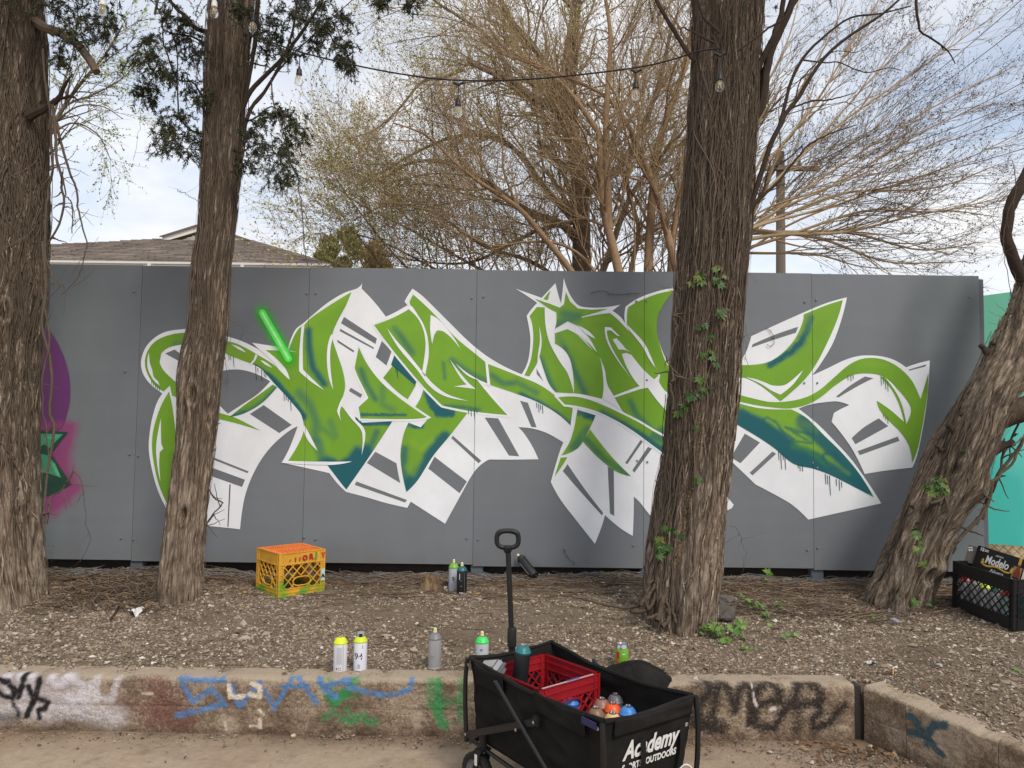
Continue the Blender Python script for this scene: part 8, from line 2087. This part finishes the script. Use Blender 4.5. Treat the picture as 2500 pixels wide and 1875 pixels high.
# long surface root / rope-like vines along the ground
for i_, (pts, rad, lb) in enumerate([([(1180, 1416), (1300, 1414), (1420, 1410), (1560, 1420), (1660, 1424)], .004, 'thin brown runner root along the foot of the fence behind the pull handle'), ([(300, 1470), (280, 1500), (272, 1512), (268, 1520)], .008, 'short dark dead branch on the gravel near the white paper scrap'), ([(1500, 1452), (1400, 1446), (1330, 1440), (1280, 1430)], .005, 'pale root running over the dirt to the big trunk'), ([(250, 1440), (330, 1452), (385, 1470), (420, 1500), (470, 1515)], .0028, 'thin wiry runner lying before the slim trunk'), ([(1060, 1424), (1150, 1421), (1240, 1416)], .003, 'slender root beside the two cans by the fence')]):
    P = np.array([gpt(x, y) for x, y in pts]); P = resample(P, 24); P[:, 2] = bank_z(P[:, 0], P[:, 1]) + rad * .9
    P[1:-1] += r_.normal(0, .003, (22, 3)); o_ = P[0].copy()
    b = MB(); b.tube(P - o_, rad * np.linspace(1, .7, 24), 6)
    tag(b.build('fallen_branch' if i_ == 1 else 'runner_root', MT['branch'] if i_ == 1 else MT['vine'], None, True, tuple(o_)), lb, 'branch' if i_ == 1 else 'root')
# torn stump
p = gpt(1050, 1438)
stp = thing('tree_stump', 'small splintered pale stump beside the two cans by the fence', 'stump', p)
a = np.linspace(0, 2 * np.pi, 33)[:-1]
V = []
for k, h in enumerate(np.linspace(-.02, 1, 9)):
    r = .055 * (1.25 - .4 * h) * (1 + .16 * vnoise(np.cos(a) * 3, np.sin(a) * 3, h * 2))
    top = .062 + .04 * vnoise(np.cos(a) * 2.4, np.sin(a) * 2.4, 9.0)
    V.append(np.stack([np.cos(a) * r, np.sin(a) * r, h * top], 1))
V = np.vstack(V + [np.array([(0, 0, .035)])])
Fq = np.array([(k * 32 + i, k * 32 + (i + 1) % 32, (k + 1) * 32 + (i + 1) % 32, (k + 1) * 32 + i) for k in range(8) for i in range(32)]); Ft = np.array([(8 * 32 + i, 8 * 32 + (i + 1) % 32, 9 * 32) for i in range(32)])
me = mesh_np('stump_wood', V, [Fq, Ft], mat('splintered_wood', rgb(136, 112, 84), .9, .35, 22, .8, 60, stretch=(1, 1, .15), col2=rgb(96, 76, 58)), False)
link('stump_wood', me, stp)
b = MB()
for k in range(34):
    t = r_.uniform(0, 6.28); rr = r_.uniform(.03, .062); h = r_.uniform(.05, .105)
    q = np.array((math.cos(t) * rr, math.sin(t) * rr, .0)); b.tube([q, q * .9 + np.array((r_.normal(0, .006), r_.normal(0, .006), h * .7)), q * .8 + np.array((r_.normal(0, .012), r_.normal(0, .012), h))], [.005, .0035, .0008], 4)
b.build('splinters', bpy.data.materials['splintered_wood'], stp)['kind'] = 'stuff'
# buttress stones by the big trunk
for i_, (x, y, s_, c, lb) in enumerate([(1762, 1512, .07, (84, 80, 74), 'dark mossy rock against the foot of the big trunk'), (1770, 1478, .05, (96, 90, 84), 'grey rock wedged above the mossy one by the big trunk'), (1792, 1472, .032, (140, 136, 130), 'pale grey rock beside the big trunk roots'), (2184, 1518, .022, (140, 138, 142), 'pale lilac flat stone at the foot of the leaning tree'), (755, 1783, .013, (206, 202, 196), 'small white stone on the road at the foot of the kerb'), (716, 1797, .010, (190, 176, 154), 'small tan pebble on the road near the white stone'), (2128, 1828, .014, (196, 186, 170), 'whitish pebble on the road in the kerb corner'), (576, 0, 0, 0, '')]):
    if not s_: continue
    p = gpt(x, y) if i_ < 4 else atz(x, y, .004)
    bm = bmesh.new(); bmesh.ops.create_icosphere(bm, subdivisions=3, radius=1)
    for v in bm.verts:
        f = 1 + .30 * float(fbm(v.co.x * 1.3 + i_, v.co.y * 1.3, v.co.z * 1.3, 3))
        v.co = Vector((v.co.x * f * 1.15 * s_, v.co.y * f * s_, v.co.z * f * .75 * s_ + s_ * .35))
    me = bpy.data.meshes.new('rock'); bm.to_mesh(me); bm.free()
    me.materials.append(mat('rock', rgb(*c), .9, .25, 14, .6, 50))
    tag(link('rock', me, None, tuple(p)), lb, 'rock')
# scraps
def scrap(name, label, cat, px, py, size, c, seed, road_=False, flat=.25):
    rr = np.random.default_rng(seed)
    p = atz(px, py, .006) if road_ else gpt(px, py)
    u, v = np.meshgrid(np.linspace(-1, 1, 9), np.linspace(-1, 1, 8), indexing='ij')
    X = u * size * (1 + .25 * vnoise(v * 2 + seed, u)); Yv = v * size * .7 * (1 + .3 * vnoise(u * 2 + seed, v, 3)); Z = size * flat * (fbm(u * 1.3 + seed, v * 1.3, seed, 3) + .7)
    a = rr.uniform(0, 3)
    V = np.stack([X * math.cos(a) - Yv * math.sin(a), X * math.sin(a) + Yv * math.cos(a), Z], 2).reshape(-1, 3)
    i, j = np.meshgrid(np.arange(8), np.arange(7), indexing='ij'); b0 = (i * 8 + j).ravel()
    me = mesh_np(name, V, np.stack([b0, b0 + 8, b0 + 9, b0 + 1], 1), mat(name + '_surface', rgb(*c), .7, .15, 30), False)
    bm = bmesh.new(); bm.from_mesh(me); bmesh.ops.solidify(bm, geom=bm.faces[:], thickness=.0012); bm.to_mesh(me); bm.free()
    return tag(link(name, me, None, tuple(p)), label, cat)
scrap('paper_scrap', 'crumpled white paper scrap on the gravel between the cedar trunks', 'paper', 334, 1500, .045, (206, 204, 204), 1, flat=.5)
scrap('plastic_scrap', 'clear crumpled plastic scrap on the gravel above the kerb joint', 'litter', 2128, 1622, .028, (186, 182, 176), 2, flat=.6)
scrap('plastic_scrap', 'bluish plastic scrap at the foot of the leaning tree', 'litter', 2178, 1498, .034, (160, 164, 176), 3, flat=.5)
scrap('dry_leaf', 'yellow dry leaf beside the upturned yellow crate', 'leaf', 601, 1450, .018, (186, 136, 52), 4, flat=.4)
scrap('dry_leaf', 'curled tan leaf in front of the black spray can by the fence', 'leaf', 1160, 1452, .026, (156, 124, 88), 5, flat=.4)
scrap('dry_leaf', 'tan curled leaf on the road in the kerb corner', 'leaf', 2153, 1820, .022, (164, 124, 92), 6, True, .5)
scrap('rag', 'paint-greyed rag under the foot of the fence beside the thickest trunk', 'rag', 212, 1380, .085, (124, 126, 130), 7, flat=.4)
scrap('rag', 'grey paint-stiff rag scrap under the fence edge, touching the thickest trunk', 'rag', 150, 1374, .06, (116, 118, 122), 8, flat=.4)
p = gpt(2180, 1648)
cg = thing('cigarette_butt', 'orange-filtered cigarette butt on the gravel above the turned kerb', 'cigarette butt', p + np.array((0, 0, .004)))
b = MB(); b.tube([(0, 0, 0), (.004, .004, .026)], .0042, 8); b.build('filter', cmat((206, 150, 78), .8), cg, True)
b = MB(); b.tube([(.004, .004, .026), (.005, .005, .034)], .0041, 8); b.build('paper_end', MT['white_print'], cg, True)
# weeds
def weed(label, spots, seed, sz=(.4, .8), h=.05, stemlen=.06):
    rr = np.random.default_rng(seed)
    p0 = gpt(*spots[0][:2]); t = thing('weed', label, 'plant', p0)
    st_ = []
    for x, y, n in spots:
        p = gpt(x, y)
        for k in range(n):
            q = p + np.array((rr.normal(0, .03), rr.normal(0, .03), rr.uniform(.015, h)))
            place_leaf(q, (rr.normal(0, .4), -.5, .8), rr.uniform(*sz), t, p0, rr, LOBE, .25)
            st_.append(np.array([p + rr.normal(0, .004, 3), (p + q) / 2 + rr.normal(0, .006, 3), q]))
    V, Fq = tubes(np.array(st_) - p0, np.full((len(st_), 3), .0012), 4)
    o = link('stems', mesh_np('stems', V, Fq, MT['bud'], True, np.tile(np.array(rgb(116, 120, 70)), (len(V), 1))), t); o['kind'] = 'stuff'
weed('bright leafy weed at the front foot of the big trunk', [(1748, 1556, 12), (1770, 1566, 8), (1735, 1548, 6)], 1, (.4, .85), .08)
weed('leafy weed a little behind the bright one, beside the mossy rock', [(1792, 1548, 9), (1800, 1560, 5)], 2, (.4, .75), .08)
weed('pale tiny weed sprouting from the gravel before the big trunk', [(1808, 1586, 5)], 3, (.3, .5), .03)
weed('straggling dull green weed between the big trunk and the fence foot', [(1838, 1488, 8), (1820, 1480, 6), (1850, 1500, 4)], 4, (.3, .6), .06)
weed('low green weed with tiny leaves farther from the big trunk toward the leaning tree', [(1872, 1508, 8), (1880, 1526, 4)], 5, (.3, .6), .04)
weed('small bushy green weed in the twig litter before the fence', [(1902, 1486, 6)], 6, (.3, .5), .04)
weed('small flat weed on the gravel between the big trunk and the leaning tree', [(1935, 1556, 4)], 7, (.35, .55), .02)
weed('broad-leaved climbing weed at the back foot of the leaning tree', [(2222, 1430, 8), (2240, 1470, 9), (2215, 1470, 7), (2258, 1478, 7), (2226, 1500, 4)], 8, (.45, .9), .12)
weed('tuft of grassy weed beside the black crate', [(2280, 1482, 9)], 9, (.3, .6), .05)
weed('tiny weed in front of the leaning tree', [(2140, 1512, 4)], 10, (.35, .5), .02)
weed('grey-leaved seedling growing under the fence, half sprayed with wall paint', [(1878, 1425, 7)], 11, (.5, .9), .09)
weed('sparse green weed at the edge of the gravel by the turned kerb', [(2492, 1652, 5)], 12, (.3, .5), .02)
# dry tendrils on the painted face
for i_, (pts, lb) in enumerate([([(1442, 716), (1462, 710), (1478, 712), (1492, 718), (1510, 720), (1535, 716), (1562, 716)], 'dry tendril stuck to the fence above the star'), ([(1870, 800), (1885, 812), (1890, 832), (1882, 845), (1872, 840)], 'hair-thin dry tendril curled on the white paint right of the big trunk'), ([(1375, 1340), (1385, 1360), (1398, 1372), (1402, 1380)], 'short dry tendril low on the fence behind the pull handle')]):
    P = resample(np.array([at(x, y, YW - .012) for x, y in pts]), 24); P[1:-1] += r_.normal(0, .003, (22, 3)); o_ = P[0].copy()
    b = MB(); b.tube(P - o_, .0016, 5)
    for k in range(7):
        j = r_.integers(2, 22); b.tube([P[j] - o_, P[j] - o_ + r_.normal(0, .012, 3) * np.array((1, .2, 1))], [.0012, .0006], 4)
    tag(b.build('dry_tendril', MT['branch'], None, True, tuple(o_)), lb, 'tendril')
